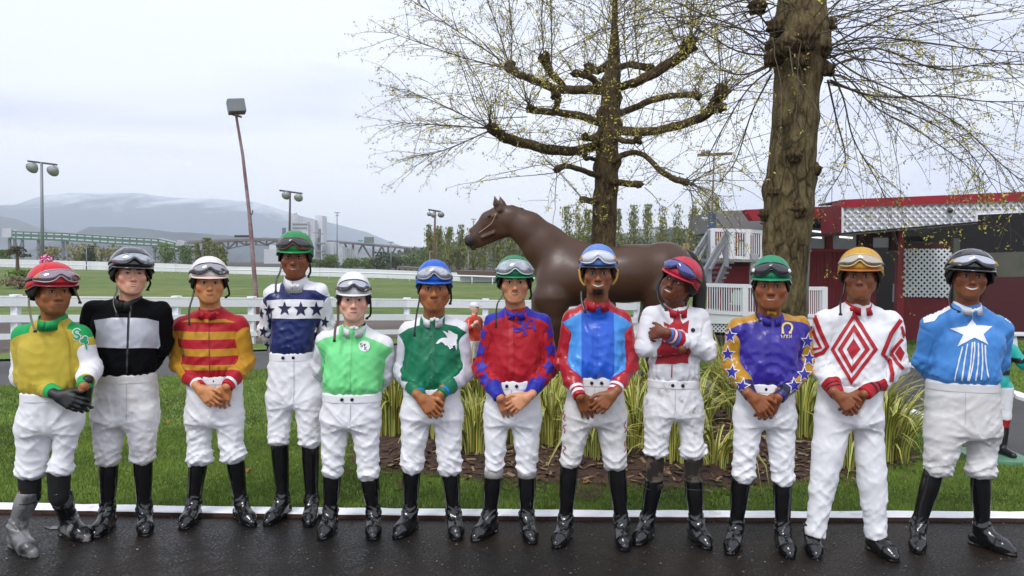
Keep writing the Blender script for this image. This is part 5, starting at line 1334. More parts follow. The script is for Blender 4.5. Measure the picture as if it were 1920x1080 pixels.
# bridge
Y = 430; s = Y / FPX; o0 = atY(560, 460, Y); o0.z = 0; br = empty('truss_bridge', o0, 0, 'long brown steel truss bridge crossing behind the white elevator', 'bridge')
dk = [(330, 456), (400, 453), (480, 450), (560, 450), (640, 455), (700, 460), (770, 466), (850, 472)]; D3 = [atY(u, v, Y) - o0 for u, v in dk]
for a, b in zip(D3[:-1], D3[1:]): MB().bar(a, b, 9, 3.4 * s).build('deck', BRN, br); MB().bar(a + Vector((0, -4.4, 2.6 * s)), b + Vector((0, -4.4, 2.6 * s)), .3, .8 * s).build('parapet', BRN, br)
def deck(u): return atY(u, float(np.interp(u, [d[0] for d in dk], [d[1] for d in dk])), Y) - o0
def chord(lo):
    us = [p[0] for p in lo]; P3 = [atY(u, v, Y) - o0 for u, v in lo]
    for a, b in zip(P3[:-1], P3[1:]): MB().bar(a, b, 1.2, 1.3 * s).build('chord', BRN, br)
    for i, (u, p) in enumerate(zip(us, P3)):
        MB().bar(p, deck(u), .8, .8).build('strut', BRN, br)
        if i: MB().bar(P3[i - 1] if i % 2 else p, deck(u) if i % 2 else deck(us[i - 1]), .8, .8).build('strut', BRN, br)
chord([(370, 496), (384, 488), (398, 480), (412, 473), (428, 467), (444, 463), (462, 460), (480, 459), (500, 460), (520, 462), (540, 466)])
for (u0, u1, um) in ((646, 680, 662), (680, 716, 700), (716, 742, 728)):
    for u in (u0, u1):
        MB().bar(Vector((atY(um, 492, Y) - o0)), deck(u), .9, .9).build('strut', BRN, br)
    MB().bar(Vector((atY(um, 496, Y) - o0)), deck(um), 1.1, 1.1).build('pier', BRN, br)
for u in (600, 620, 760, 790):
    t = deck(u); MB().bar(Vector((t.x, t.y, 0)), t, 1.6, 1.6).build('pier', BRN, br)
tag(MB().box(atY(692, 450, Y - 6), (18 * s, .6, 11 * s)).build('road_sign', mat('sign_green', (.10, .16, .10), .7)), 'green overhead road sign standing on the brown bridge', 'sign')
tag(MB().box(atY(676, 451.5, Y - 6), (10 * s, .6, 2.5 * s)).build('road_sign', mat('sign_teal', (.06, .28, .22), .7)), 'thin teal sign beside the green road sign on the bridge', 'sign')
# elevator
Y = 400; s = Y / FPX; o0 = atY(580, 480, Y); o0.z = 0; ev = empty('grain_elevator', o0, 0, 'white concrete grain elevator with a windowed tower and storage blocks', 'building')
def blk(nm, u0, v0, u1, v1, dep, m=CONC, dy=0.0, par=None):
    a, b = atY(u0, v0, Y + dy), atY(u1, v1, Y + dy); c = (a + b) / 2 - o0
    return MB().box((c.x, c.y + dep / 2, c.z), (abs(b.x - a.x), dep, abs(a.z - b.z))).build(nm, m, par or ev)
tw = blk('tower', 546, 414, 577, 500, 14); hs_ = blk('head_house', 545, 405, 560, 416, 8, dy=1); blk('tower', 577, 412, 590, 500, 14, dy=2); blk('tower', 590, 404, 604, 500, 10, mat('elevator_pale', (.64, .66, .70), .85), dy=6)
for r_ in range(2):
    for k in range(8): blk('window', 548.5 + k * 3.5, 419 + r_ * 7, 550.5 + k * 3.5, 421.5 + r_ * 7, .5, DGLASS, -.4)
blk('storage_block', 495, 467, 524, 505, 12, dy=-8); blk('storage_block', 505, 459, 530, 505, 12, dy=-4); blk('storage_block', 524, 470, 548, 505, 12, CONC, -9)
blk('storage_block', 604, 453, 626, 505, 12, dy=-6); blk('storage_block', 626, 463, 642, 505, 12, dy=-5)
for k in range(5): blk('silo_pipe', 646 + k * 3.5, 466, 648 + k * 3.5, 500, 1, mat('pipe_grey', (.30, .32, .34), .6), -12)
for k in range(7): blk('silo', 640 + k * 4.4, 470, 643.6 + k * 4.4, 505, 3, CONC, -8)
blk('loading_leg', 593, 446, 599, 500, 3, TRUSS, -12); blk('loading_leg', 597, 429, 600, 470, 2, TRUSS, -12); blk('platform', 590, 455, 606, 458, 4, TRUSS, -13); blk('platform', 591, 470, 606, 473, 4, TRUSS, -13); blk('pipe', 586, 436, 596, 437.5, 1, TRUSS, -12); blk('pipe', 600, 438, 606, 439.5, 1, TRUSS, -12); blk('stack', 529, 427, 534, 446, 2, mat('stack_blue', (.10, .14, .20), .7), -10)
for k in range(5): MB().tube([atY(552.5, 401, Y) - o0 + Vector((0, 2, 0)), atY(552.5 + 4 * math.cos(k * 1.26), 401 + 4 * math.sin(k * 1.26), Y) - o0 + Vector((0, 2, 0))], .25, 5).build('aerial_spoke', CONC, ev)
Y = 300; s = Y / FPX
for i, (u0, v0, u1, v1, m, lb) in enumerate(((752, 478, 785, 490, CONC, 'white low building between the bridge and the poplars'), (742, 484, 757, 497, HW[1], 'grey low building beside the end of the bridge'), (190, 470, 220, 486, HW[1], 'grey gabled shed behind the green conveyor gallery'))):
    a, b = atY(u0, v0, Y), atY(u1, v1, Y); c = (a + b) / 2; root = empty('low_building', (c.x, c.y, 0), 0, lb, 'building')
    MB().box((0, 3, c.z), (abs(b.x - a.x), 6, abs(a.z - b.z))).build('wall', m, root); MB().box((0, 3, a.z + .3), (abs(b.x - a.x) * 1.04, 6.6, .6)).build('roof', HR, root)
    for k in range(5): MB().box(((k - 2) * abs(b.x - a.x) / 5.5, -.1, c.z), (abs(b.x - a.x) / 9, .3, abs(a.z - b.z) * .4)).build('window', DGLASS, root)
Y = 75; a = atY(745, 503, Y); b = atY(800, 508, Y); r_ = empty('open_stand', (a.x, a.y, 0), 0, 'low open sided stand with a dark flat roof beyond the barrier wall', 'shelter')
MB().prism([Vector((0, 0, a.z)), Vector((b.x - a.x, 0, b.z)), Vector((b.x - a.x, 0, b.z + .22)), Vector((0, 0, a.z + .22))], (0, 5, 0)).build('roof', mat('stand_roof', (.14, .12, .10), .9), r_)
for k in range(5): MB().box(((b.x - a.x) * (k + .3) / 5, .3, a.z / 2), (.15, .15, a.z)).build('support_post', DARKST, r_)

# ------------------------------------------------------------------ distant trees
def leafmat(name, c1, c2):
    if name in MAT: return MAT[name]
    mt = bpy.data.materials.new(name); mt.use_nodes = True; MAT[name] = mt; nt = mt.node_tree; N, L = nt.nodes, nt.links; b = N['Principled BSDF']; b.inputs['Roughness'].default_value = .7; b.inputs['Specular IOR Level'].default_value = .2
    at = N.new('ShaderNodeAttribute'); at.attribute_name = 'tone'; r = N.new('ShaderNodeValToRGB'); r.color_ramp.elements[0].color = (*c1, 1); r.color_ramp.elements[1].color = (*c2, 1); L.new(at.outputs['Fac'], r.inputs['Fac']); L.new(r.outputs['Color'], b.inputs['Base Color'])
    return mt
L_POP = leafmat('leaf_poplar', (.085, .11, .020), (.28, .29, .065)); L_OLIVE = leafmat('leaf_olive', (.15, .14, .035), (.32, .28, .085)); L_DARK = leafmat('leaf_dark', (.018, .038, .012), (.065, .095, .028)); L_GRN = leafmat('leaf_green', (.05, .10, .015), (.17, .25, .045))
TRK = mat('far_trunk', (.10, .085, .065), .9)
def tree(px, top, base, wpx, Y, m, seed, label, kind='poplar', group='trees beyond the racecourse', n=700, leaf=None, cat='tree', ground=0.0):
    b = atY(px, base, Y); b.z = ground if abs(b.z) < 3 else b.z; t = atY(px, top, Y); H_ = t.z - b.z; s = Y / FPX; w = wpx * s / 2; g = np.random.default_rng(seed); leaf = leaf or max(.12, 2.7 * s)
    root = empty('tree' if cat == 'tree' else cat, b, 0, label, cat, group)
    MB().tube([(0, 0, -.1), (0, 0, H_ * .5), (0, 0, H_ * .92)], [w * .09 + .03, w * .06 + .02, .02], 6).build('trunk', TRK, root)
    V = np.zeros((n, 4, 3)); tn = np.zeros((n, 4)); nb = 26 if kind == 'poplar' else 14
    cl = []
    for k in range(nb):
        if kind == 'poplar':
            h = g.uniform(.12, .97); r = w * (min(1, h * 3.2) * (1 - h ** 2.6) + .08) * g.uniform(.3, 1); a = g.uniform(0, 6.28); cl.append((r * math.cos(a), r * math.sin(a), h * H_, w * .30, H_ * .085))
        else:
            h = g.uniform(.25, .9); r = w * math.sqrt(max(0, 1 - ((h - .52) / .52) ** 2)) * g.uniform(.2, .85); a = g.uniform(0, 6.28); cl.append((r * math.cos(a), r * math.sin(a), h * H_, w * .32, H_ * .16))
    for i in range(n):
        c = cl[g.integers(nb)]; p = np.array((c[0] + g.normal() * c[3], c[1] + g.normal() * c[3], c[2] + g.normal() * c[4])); p[2] = min(max(p[2], H_ * .04), H_ * 1.01)
        u = g.normal(size=3); u /= np.linalg.norm(u); v = np.cross(u, g.normal(size=3)); v /= np.linalg.norm(v); l = leaf * g.uniform(.5, 1.3)
        if kind == 'poplar': u = u * .5 + np.array((0, 0, .8))
        V[i] = [p - u * l, p + v * l * .5, p + u * l, p - v * l * .5]; tn[i] = g.uniform(0, 1) * .6 + .4 * ((i * 7919) % 97 / 97)
    me = np_mesh('crown', V.reshape(-1, 3), np.arange(n * 4).reshape(n, 4), smooth=False); attr(me, 'tone', tn.ravel()); tag(link('crown', me, m, root), kind='stuff'); return root
k = 0
for u, tp, w, Y, lb in ((1062, 390, 26, 120, 'tall bushy poplar just left of the thin tree trunk'), (1084, 386, 30, 118, 'tallest broad poplar left of the thin tree trunk'), (1102, 396, 22, 125, 'narrow poplar touching the thin tree trunk'), (1158, 394, 16, 130, 'slender poplar right of the thin tree trunk'), (1186, 387, 24, 128, 'poplar above the croup of the horse, first of the spaced row'),
    (1213, 386, 22, 128, 'pointed poplar above the tail of the horse'), (1240, 389, 22, 130, 'poplar between the horse tail and the wooden posts'), (1269, 387, 22, 128, 'poplar directly behind the two wooden posts'), (1298, 382, 24, 126, 'poplar left of the crossbar floodlight'), (1322, 380, 24, 122, 'poplar behind the deck stairs'), (1342, 372, 22, 120, 'poplar behind the blue box at the deck'), (1366, 400, 20, 120, 'low poplar over the grey annex roof'),
    (803, 424, 18, 125, 'light green poplar at the left end of the row by the lamp pole'), (822, 426, 22, 122, 'olive poplar right of the three lamp floodlight'), (842, 428, 22, 120, 'poplar before the horse muzzle'), (862, 424, 22, 122, 'poplar touching the horse muzzle'), (884, 430, 24, 118, 'poplar under the horse chin'), (908, 428, 26, 118, 'poplar below the cheek of the horse'), (932, 426, 26, 120, 'poplar below the throat of the horse'), (956, 430, 24, 120, 'poplar in front of the horse neck'), (980, 434, 24, 122, 'poplar behind the chest of the horse')):
    k += 1; tree(u, tp, 520, w, Y, L_POP, k, lb, 'poplar', 'poplars along the far side', 1300)
for u, tp, bs, w, Y, m, lb in ((190, 462, 494, 70, 140, L_OLIVE, 'wide olive yellow bush behind the barrier wall at the pompom'), (150, 458, 494, 46, 142, L_OLIVE, 'olive bush behind the grey floodlight pole'), (100, 464, 494, 50, 145, L_OLIVE, 'pale olive bush under the conveyor gallery'), (168, 462, 492, 20, 120, L_DARK, 'dark round tree among the olive bushes'), (310, 458, 500, 40, 135, L_GRN, 'green bush right of the black helmet'), (345, 462, 500, 40, 140, L_GRN, 'fresh green bush left of the pale helmet'), (388, 448, 500, 16, 130, L_POP, 'narrow poplar over the pale helmet'), (372, 456, 500, 12, 130, L_POP, 'thin poplar left of the pale helmet'), (404, 456, 500, 12, 128, L_POP, 'thin poplar right of the pale helmet'), (418, 462, 500, 14, 128, L_POP, 'short poplar near the leaning pole'), (4, 470, 494, 24, 130, L_GRN, 'fresh green bush at the end of the barrier wall'),
    (617, 478, 508, 34, 150, L_GRN, 'leafy bush in front of the white storage block'), (600, 488, 508, 40, 150, L_GRN, 'low hedge like bush beside the green helmet'), (655, 486, 510, 40, 150, L_GRN, 'low bush in front of the silos'), (690, 484, 510, 44, 150, L_GRN, 'green bush under the brown bridge'), (718, 474, 510, 34, 145, L_DARK, 'dark evergreen under the bridge end'), (742, 482, 512, 34, 150, L_DARK, 'dark bush beside the grey low building'), (770, 476, 512, 40, 160, L_GRN, 'bush in front of the white low building'), (792, 464, 514, 30, 170, L_GRN, 'green slope tree left of the lamp pole'),
    (1120, 446, 520, 60, 105, L_DARK, 'dark evergreen mass behind the back of the horse'), (1200, 448, 520, 60, 110, L_DARK, 'dark shrub mass under the poplars beside the horse croup'), (1265, 450, 520, 60, 110, L_DARK, 'dark shrub mass behind the wooden posts'), (1315, 440, 520, 50, 105, L_DARK, 'dark shrub behind the deck stairs'), (1010, 470, 520, 60, 108, L_DARK, 'dark shrub behind the shoulder of the horse')):
    k += 1; tree(u, tp, bs, w, Y, m, k, lb, 'bush', 'bushes and trees beyond the racecourse', 700)
# woods covering the hill on the right: too many crowns to count
g_ = np.random.default_rng(77); n = 9000; V = np.zeros((n, 4, 3))
cc_ = [(g_.uniform(735, 1420), g_.uniform(300, 430)) for _ in range(260)]
for i in range(n):
    u, Yw = cc_[g_.integers(260)]; top = float(np.interp(u, [735, 790, 860, 1000, 1140, 1300, 1420], [482, 468, 456, 450, 446, 434, 438])); low_ = 500
    p = np.array(atY(u, low_ + (top - low_) * (Yw - 300) / 130, Yw)); r_ = 3.0; q = g_.normal(size=3); q /= np.linalg.norm(q); p = p + q * r_ * np.array((.8, .8, 1.2)) * g_.uniform(.6, 1)
    a = g_.normal(size=3) * .8; b = g_.normal(size=3) * .55; V[i] = [p - a, p + b, p + a, p - b]
me = np_mesh('hill_woods', V.reshape(-1, 3), np.arange(n * 4).reshape(n, 4), smooth=False); attr(me, 'tone', np.repeat(g_.uniform(0, 1, n), 4)); tag(link('hill_woods', me, leafmat('leaf_wood', (.018, .035, .012), (.10, .115, .04))), 'mixed spring woods covering the hill', 'woods', kind='stuff')
# small windswept pine and shrub on the infield
Y = 62; b = atY(33, 505, Y); b.z = 0; root = empty('pine_tree', b, 0, 'small flat topped pine standing on the infield at the far fence', 'tree'); s = Y / FPX
MB().tube([Vector((0, 0, -.1)), atY(32.5, 485, Y) - b, atY(32, 470, Y) - b], [.17, .12, .07], 7).build('trunk', WOODP, root)
n = 300; g_ = np.random.default_rng(2); V = np.zeros((n, 4, 3))
tiers = [(33, 465, 5, .8), (31, 469, 11, 1.0), (30, 474, 15, 1.0), (45, 479, 9, .9), (19, 473, 7, .8)]
for i in range(n):
    t = tiers[g_.integers(5)]; p = np.array(atY(t[0] + g_.normal() * t[2] * .5, t[1] + g_.normal() * t[3] * .6, Y) - b) + np.array((0, g_.normal() * .3, 0)); u = g_.normal(size=3) * .12; v = g_.normal(size=3) * .06; V[i] = [p - u, p + v, p + u, p - v]
me = np_mesh('crown', V.reshape(-1, 3), np.arange(n * 4).reshape(n, 4), smooth=False); attr(me, 'tone', g_.uniform(0, .6, n * 4)); tag(link('crown', me, leafmat('leaf_pine', (.05, .05, .018), (.14, .11, .045)), root), kind='stuff')
tree(42, 508, 529, 46, 40, L_GRN, 301, 'low green shrub on the infield left of the red helmet', 'bush', 'infield shrubs', 500, .10, 'shrub')
tree(38, 520, 538, 62, 38.5, leafmat('leaf_dry', (.14, .10, .06), (.28, .21, .13)), 302, 'dry straw coloured brush in front of the green infield shrub', 'bush', 'infield shrubs', 500, .10, 'shrub')
# ------------------------------------------------------------------ red clubhouse with lattice fascia
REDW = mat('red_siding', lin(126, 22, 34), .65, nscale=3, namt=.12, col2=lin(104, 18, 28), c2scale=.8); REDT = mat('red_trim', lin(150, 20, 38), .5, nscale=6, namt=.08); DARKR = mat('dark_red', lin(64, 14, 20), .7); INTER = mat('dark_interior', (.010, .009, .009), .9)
LATT = mat('lattice_white', (.72, .73, .76), .6, nscale=8, namt=.08); BACKW = mat('fascia_back', (.64, .65, .68), .7); WGL = mat('window_glass', (.16, .17, .17), .12, spec=.7, nscale=2, namt=.3); PANE_REFL = bpy.data.materials.new('pane_reflection'); PANE_REFL.use_nodes = True
_b = PANE_REFL.node_tree.nodes['Principled BSDF']; _b.inputs['Emission Color'].default_value = (1, 1, 1, 1); _b.inputs['Emission Strength'].default_value = 1.1  # emission imitates reflections on the window panes
BY = 16.2; org = Vector((atY(1700, 600, BY).x, BY, 0))
club = empty('clubhouse', org, 0, 'low red clubhouse with white lattice fascia and dark open porch', 'building')
def pt(u, v, Y): return atY(u, v, Y) - org
def on_plane(u, v, Y, Y1, a, b):
    """point seen at (u, v) on the upright plane that stands at depth Y under column a and Y1 under column b"""
    p0, p1 = atY(a, 500, Y), atY(b, 500, Y1); r = ray(u, v); n = Vector((-(p1.y - p0.y), p1.x - p0.x, 0)); t = (p0 - EYE).dot(n) / r.dot(n); return EYE + r * t
def panel(name, px, Y, m, depth=.06, par=None, Y1=None, dy=0.0):
    """flat piece with its outline in px, Y on its left edge (Y1 on its right), depth going away"""
    us = [p[0] for p in px]; a, b = min(us), max(us)
    P3 = [pt(u, v, Y) if Y1 is None else on_plane(u, v, Y, Y1, 1577, 1990) - org + Vector((0, dy, 0)) for u, v in px]
    return MB().prism(P3, (0, depth, 0)).build(name, m, par or club)
floor_z = -.02
# rear of the porch: dark room walls, floor and ceiling
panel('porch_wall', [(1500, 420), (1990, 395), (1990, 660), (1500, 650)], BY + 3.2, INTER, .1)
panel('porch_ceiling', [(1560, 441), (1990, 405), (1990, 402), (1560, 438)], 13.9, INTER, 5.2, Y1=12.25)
# main front wall: separate boards
g = random.Random(3)
panel('wall', [(1500, 467), (1640, 468), (1640, 640), (1500, 640)], BY + .04, DARKR, .10)
bm_ = MB(); u = 1500.0
while u < 1638:
    w = 7.6; a, b = pt(u + .5, 468, BY), pt(u + w, 468, BY); z0 = -.05; d = g.uniform(0, .008)
    bm_.box(((a.x + b.x) / 2, a.y - d, (a.z + z0) / 2), (b.x - a.x, .03, a.z - z0)); u += w
tag(bm_.build('siding_boards', REDW, club), kind='stuff')
panel('head_beam', [(1500, 414), (1692, 408), (1692, 426), (1500, 427)], BY, DARKR, .12)
for u0, u1 in ((1549, 1562), (1609, 1637), (1670, 1688)): panel('mullion', [(u0, 424), (u1, 424), (u1, 470), (u0, 470)], BY, REDW if u0 < 1600 else DARKR, .1)
panel('window_sill', [(1500, 467), (1640, 467), (1640, 472), (1500, 471)], BY - .05, REDT, .12)
for (u0, v0, u1, v1) in ((1512, 427, 1549, 466), (1562, 425, 1609, 467), (1637, 427, 1670, 434), (1637, 446, 1670, 464)):
    gl = panel('window', [(u0, v0), (u1, v0), (u1, v1), (u0, v1)], BY + .05, WGL, .02)
    for vv, ww in ((434, .45), (445, .4)):
        if v0 < vv < v1 and u0 < 1600: 
            a, b = pt(u0 + (u1 - u0) * .25, vv - 1, BY + .04), pt(u0 + (u1 - u0) * .78, vv + 1, BY + .04); MB().bar(a, b, .01, .035).build('pane_reflection', PANE_REFL, gl)  # glowing bar painted in for a light reflected by the pane
panel('transom', [(1637, 436), (1670, 436), (1670, 444), (1637, 444)], BY, DARKR, .08)
panel('door_frame', [(1685, 425), (1696, 425), (1694, 640), (1681, 640)], BY - .04, REDT, .14)
panel('door_notice', [(1675, 532), (1680, 532), (1679, 566), (1674, 566)], BY + 1.2, LATT, .02)
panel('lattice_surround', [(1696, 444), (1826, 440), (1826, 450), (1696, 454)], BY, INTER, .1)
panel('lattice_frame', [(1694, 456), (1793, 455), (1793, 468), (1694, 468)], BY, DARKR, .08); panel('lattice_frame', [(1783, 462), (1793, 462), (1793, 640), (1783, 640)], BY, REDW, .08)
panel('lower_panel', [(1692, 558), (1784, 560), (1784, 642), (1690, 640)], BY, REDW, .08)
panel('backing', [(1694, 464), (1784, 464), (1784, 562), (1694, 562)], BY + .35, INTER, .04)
def lattice(name, quad, Y, Y1, step, w, par, m=LATT):
    """crossing diagonal strips clipped to a quad in px (tl, tr, br, bl)"""
    us = [q[0] for q in quad]; a_, b_ = min(us), max(us); mb = MB(); s = Y / FPX
    poly = [Vector(q) for q in quad]
    def clip(p, d):
        ts = []
        for i in range(4):
            a, b = poly[i], poly[(i + 1) % 4]; e = b - a; den = d.x * e.y - d.y * e.x
            if abs(den) < 1e-9: continue
            t = ((a.x - p.x) * e.y - (a.y - p.y) * e.x) / den; q = ((a.x - p.x) * d.y - (a.y - p.y) * d.x) / den
            if -1e-6 <= q <= 1 + 1e-6: ts.append(t)
        return (min(ts), max(ts)) if len(ts) >= 2 and max(ts) - min(ts) > .5 else None
    c = sum(poly, Vector((0, 0))) / 4; R_ = (b_ - a_) + 200
    for si, d in enumerate((Vector((1, 1)).normalized(), Vector((1, -1)).normalized())):
        n = Vector((-d.y, d.x)); k = -R_
        while k < R_:
            p = c + n * k; t = clip(p, d)
            if t:
                A_, B_ = p + d * t[0], p + d * t[1]
                f = lambda q: (pt(q.x, q.y, Y) if Y == Y1 else on_plane(q.x, q.y, Y, Y1, 1577, 1990) - org + Vector((0, -.03, 0))) + Vector((0, -.012 * si, 0))
                P, Q = f(A_), f(B_)
                if (P - Q).length > .03: mb.bar(P, Q, .010, w * s, 0, up=Vector((0, -1, 0)).cross(Q - P))
            k += step
    return tag(mb.build(name, m, par), kind='stuff')
lattice('lattice_screen', [(1695, 467), (1784, 467), (1781, 558), (1693, 556)], BY - .04, BY - .04, 7.6, 3.6, club)
# fascia: red flashing over a lattice band, notched at its far end
FY, FY1 = 14.3, 12.6
FE = 12.25
panel('fascia_back', [(1577, 390), (1828, 380), (1828, 419), (1577, 441)], FY, BACKW, .05, Y1=FE)
panel('fascia_back', [(1828, 380), (1990, 373), (1990, 397), (1828, 398)], FY, BACKW, .05, Y1=FE)
lattice('fascia_lattice', [(1578, 391), (1828, 382), (1827, 418), (1578, 440)], FY, FE, 10, 3.6, club)
lattice('fascia_lattice', [(1829, 382), (1985, 376), (1985, 396), (1829, 397)], FY, FE, 10, 3.6, club)
panel('roof_flashing', [(1577, 375), (1760, 367), (1990, 357), (1990, 374), (1577, 390)], FY, REDT, .5, Y1=FE, dy=-.09)
for e in ([(1577, 389), (1990, 373), (1990, 375), (1577, 391)], [(1577, 439), (1828, 417), (1828, 420), (1577, 442)], [(1828, 396), (1990, 395), (1990, 398), (1828, 399)], [(1576, 390), (1579, 390), (1579, 441), (1576, 441)], [(1826, 396), (1829, 396), (1829, 419), (1826, 419)]): panel('fascia_trim', e, FY, LATT, .03, Y1=FE, dy=-.065)
panel('fascia_return', [(1570, 384), (1578, 390), (1578, 441), (1572, 436)], FY, REDW, .8)
panel('flat_roof', [(1577, 378), (1990, 366), (1990, 363), (1577, 375)], FY, mat('roof_felt', (.08, .07, .07), .9), 1.0, Y1=FE, dy=.06)
MB().tube([pt(1780, 392, 13.2), pt(1782, 395, 13.1)], [.03, .045], 8).build('spot_lamp', DARKST, club)
# right part of the porch: counter window, low wall, bench
panel('porch_post', [(1788, 447), (1800, 447), (1800, 640), (1788, 640)], BY - .1, mat('porch_post', (.07, .075, .06), .8), .12)
panel('counter_window', [(1846, 474), (1990, 470), (1990, 518), (1846, 520)], BY + 2.2, mat('counter_glass', (.085, .085, .06), .35, nscale=1.5, namt=.4), .03)
panel('counter_wall', [(1840, 520), (1990, 518), (1990, 650), (1840, 642)], BY + 2.1, mat('porch_red', lin(70, 14, 22), .7), .08)
panel('porch_floor', [(1640, 642), (1990, 660), (1990, 664), (1640, 646)], BY - .1, mat('porch_slab', (.10, .095, .09), .9), 3.5)
bench = empty('bench', org + pt(1900, 645, 13.6), 0, 'white plastic bench on the dark porch behind the light blue jockey', 'bench'); bench.location.z = 0
bo = bench.location; q = atY(1885, 626, 13.6) - bo
MB().box((q.x + .35, 0, q.z), (.85, .32, .05), bev=.01).build('seat', LATT, bench)
for dx in (.02, .62): MB().prism([(q.x + dx, -.12, q.z), (q.x + dx + .10, -.12, q.z), (q.x + dx + .16, -.12, 0), (q.x + dx + .08, -.12, 0)], (0, .24, 0)).build('leg', LATT, bench)
# annex to the left: grey roof, red fascia, upper deck
panel('annex_fascia', [(1398, 393), (1577, 386), (1577, 408), (1412, 413)], 15.6, REDT, .3)
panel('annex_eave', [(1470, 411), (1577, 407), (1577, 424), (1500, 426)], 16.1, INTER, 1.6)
panel('annex_roof', [(1338, 396), (1402, 394), (1440, 396), (1440, 438), (1344, 434)], 18.0, mat('annex_grey', (.20, .195, .20), .85, nscale=2, namt=.1), 2.5)
panel('annex_wall', [(1330, 432), (1450, 436), (1450, 600), (1330, 600)], 17.6, REDW, .12)
panel('gutter', [(1352, 428), (1412, 438), (1412, 441), (1352, 431)], 17.3, LATT, .05)
panel('annex_window', [(1384, 452), (1398, 452), (1398, 478), (1384, 478)], 17.55, WGL, .03); 
# upper deck
DY = 16.0
ud = empty('upper_deck', org + Vector((pt(1400, 600, DY).x, DY - BY, 0)), 0, 'raised red deck with white railing and grey stairs beside the big tree', 'deck')
uo = ud.location.copy()
def P2(u, v, Y): return atY(u, v, Y) - uo
def piece(name, mb, m, par): return mb.build(name, m, par)
piece('deck_floor', MB().prism([P2(1330, 485, DY - .5), P2(1440, 487, DY - .5), P2(1440, 492, DY - .5), P2(1330, 490, DY - .5)], (0, 1.6, 0)), mat('deck_grey', (.22, .22, .23), .8), ud)
piece('deck_skirt', MB().prism([P2(1362, 492, DY), P2(1440, 488, DY), P2(1440, 606, DY), P2(1346, 606, DY)], (0, .08, 0)), REDW, ud)
piece('skirt_trim', MB().prism([P2(1352, 492, DY - .08), P2(1440, 486, DY - .08), P2(1440, 496, DY - .08), P2(1352, 502, DY - .08)], (0, .06, 0)), DARKR, ud)
def railing(par, org_, pts, vtop, vbot, Y, wpost, nbal, posts=(), name='rail'):
    (u0, u1) = pts
    f = lambda u, v: atY(u, v, Y) - org_
    for v, h in ((vtop, .07), (vbot, .06)):
        v0, v1 = (v if isinstance(v, tuple) else (v, v)); MB().bar(f(u0, v0), f(u1, v1), .05, h).build('rail', FENW, par)
    vt, vb = [(v if isinstance(v, tuple) else (v, v)) for v in (vtop, vbot)]; mb = MB()
    for k in range(nbal):
        t = (k + .5) / nbal; u = u0 + (u1 - u0) * t; mb.bar(f(u, vt[0] + (vt[1] - vt[0]) * t), f(u, vb[0] + (vb[1] - vb[0]) * t), .016, .019, up=(0, 1, 0))
    tag(mb.build('balusters', FENW, par), kind='stuff')
    for u in posts:
        t = (u - u0) / (u1 - u0); a, b = f(u, vt[0] + (vt[1] - vt[0]) * t - 3), f(u, vb[0] + (vb[1] - vb[0]) * t + 4); MB().bar(a, b, wpost, wpost, up=(0, 1, 0)).build('post', FENW, par)
railing(ud, uo, (1371, 1404), (432, 433), (482, 484), DY - .3, .085, 7, (1372, 1402)); railing(ud, uo, (1404, 1440), (433, 436), (484, 486), DY - .2, .085, 9, (1430,)); railing(ud, uo, (1334, 1368), (431, 432), (480, 482), DY - .4, .085, 8, (1336,))
# stairs
st = empty('stairs', uo + P2(1320, 600, DY - 1), 0, 'grey wooden stairs with slanting handrails up to the red deck', 'stairs'); so = st.location.copy(); GRY = mat('stair_grey', (.24, .25, .27), .7, nscale=10, namt=.12)
f = lambda u, v, Y: atY(u, v, Y) - so
for (a, b, w, h) in (((1300, 482, 15.4), (1331, 432, 15.8), .05, .09), ((1310, 486, 15.4), (1327, 455, 15.8), .05, .05), ((1318, 515, 14.8), (1363, 434, 15.2), .05, .10), ((1331, 506, 14.8), (1362, 450, 15.2), .05, .05)): MB().bar(f(*a), f(*b), w, h).build('handrail', GRY, st)
for u, v0, v1, Y in ((1330, 432, 540, 15.7), (1361, 436, 500, 15.2), (1329, 500, 540, 14.9)): MB().bar(f(u, v0, Y), f(u, v1, Y), .09, .09, up=(0, 1, 0)).build('newel_post', GRY, st)
for k in range(6):
    v = 492 + k * 9.5; u = 1344 - k * 5.2; Y = 15.5 - k * .12; MB().box(f(u, v, Y), (.62, .26, .04)).build('tread', mat('tread_grey', (.15, .15, .155), .8), st)
for (a, b) in (((1362, 492, 15.3), (1340, 545, 14.8)), ((1326, 492, 15.6), (1306, 545, 15.0))): MB().bar(f(*a), f(*b), .05, .16).build('stringer', mat('tread_grey', (.15, .15, .155), .8), st)
# lower deck
LY = 14.6; ld = empty('lower_deck', (atY(1400, 600, LY).x, LY, 0), 0, 'white lower deck with baluster railing either side of the big trunk', 'deck'); lo_ = ld.location.copy()
railing(ld, lo_, (1311, 1418), (534, 537), (584, 590), LY, .10, 24, (1313, 1396)); railing(ld, lo_, (1504, 1547), (541, 541), (592, 592), LY, .10, 11, (1545,))
MB().prism([atY(1311, 588, LY) - lo_, atY(1548, 596, LY) - lo_, atY(1548, 612, LY) - lo_, atY(1311, 606, LY) - lo_], (0, 2.0, 0)).build('deck_skirt', FENW, ld)
mb_ = lattice('skirt_lattice', [(1330, 604), (1420, 606), (1420, 626), (1330, 622)], LY + .05, LY + .05, 5.2, 2.2, club); mb_['kind'] = 'stuff'
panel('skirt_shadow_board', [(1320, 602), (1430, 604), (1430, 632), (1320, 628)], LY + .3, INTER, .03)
ch = empty('garden_chair', (atY(1383, 580, 15.4).x, 15.4, atY(1383, 588, 15.4).z), 0, 'pale green garden chair on the lower deck behind the balusters', 'chair'); co = ch.location.copy()
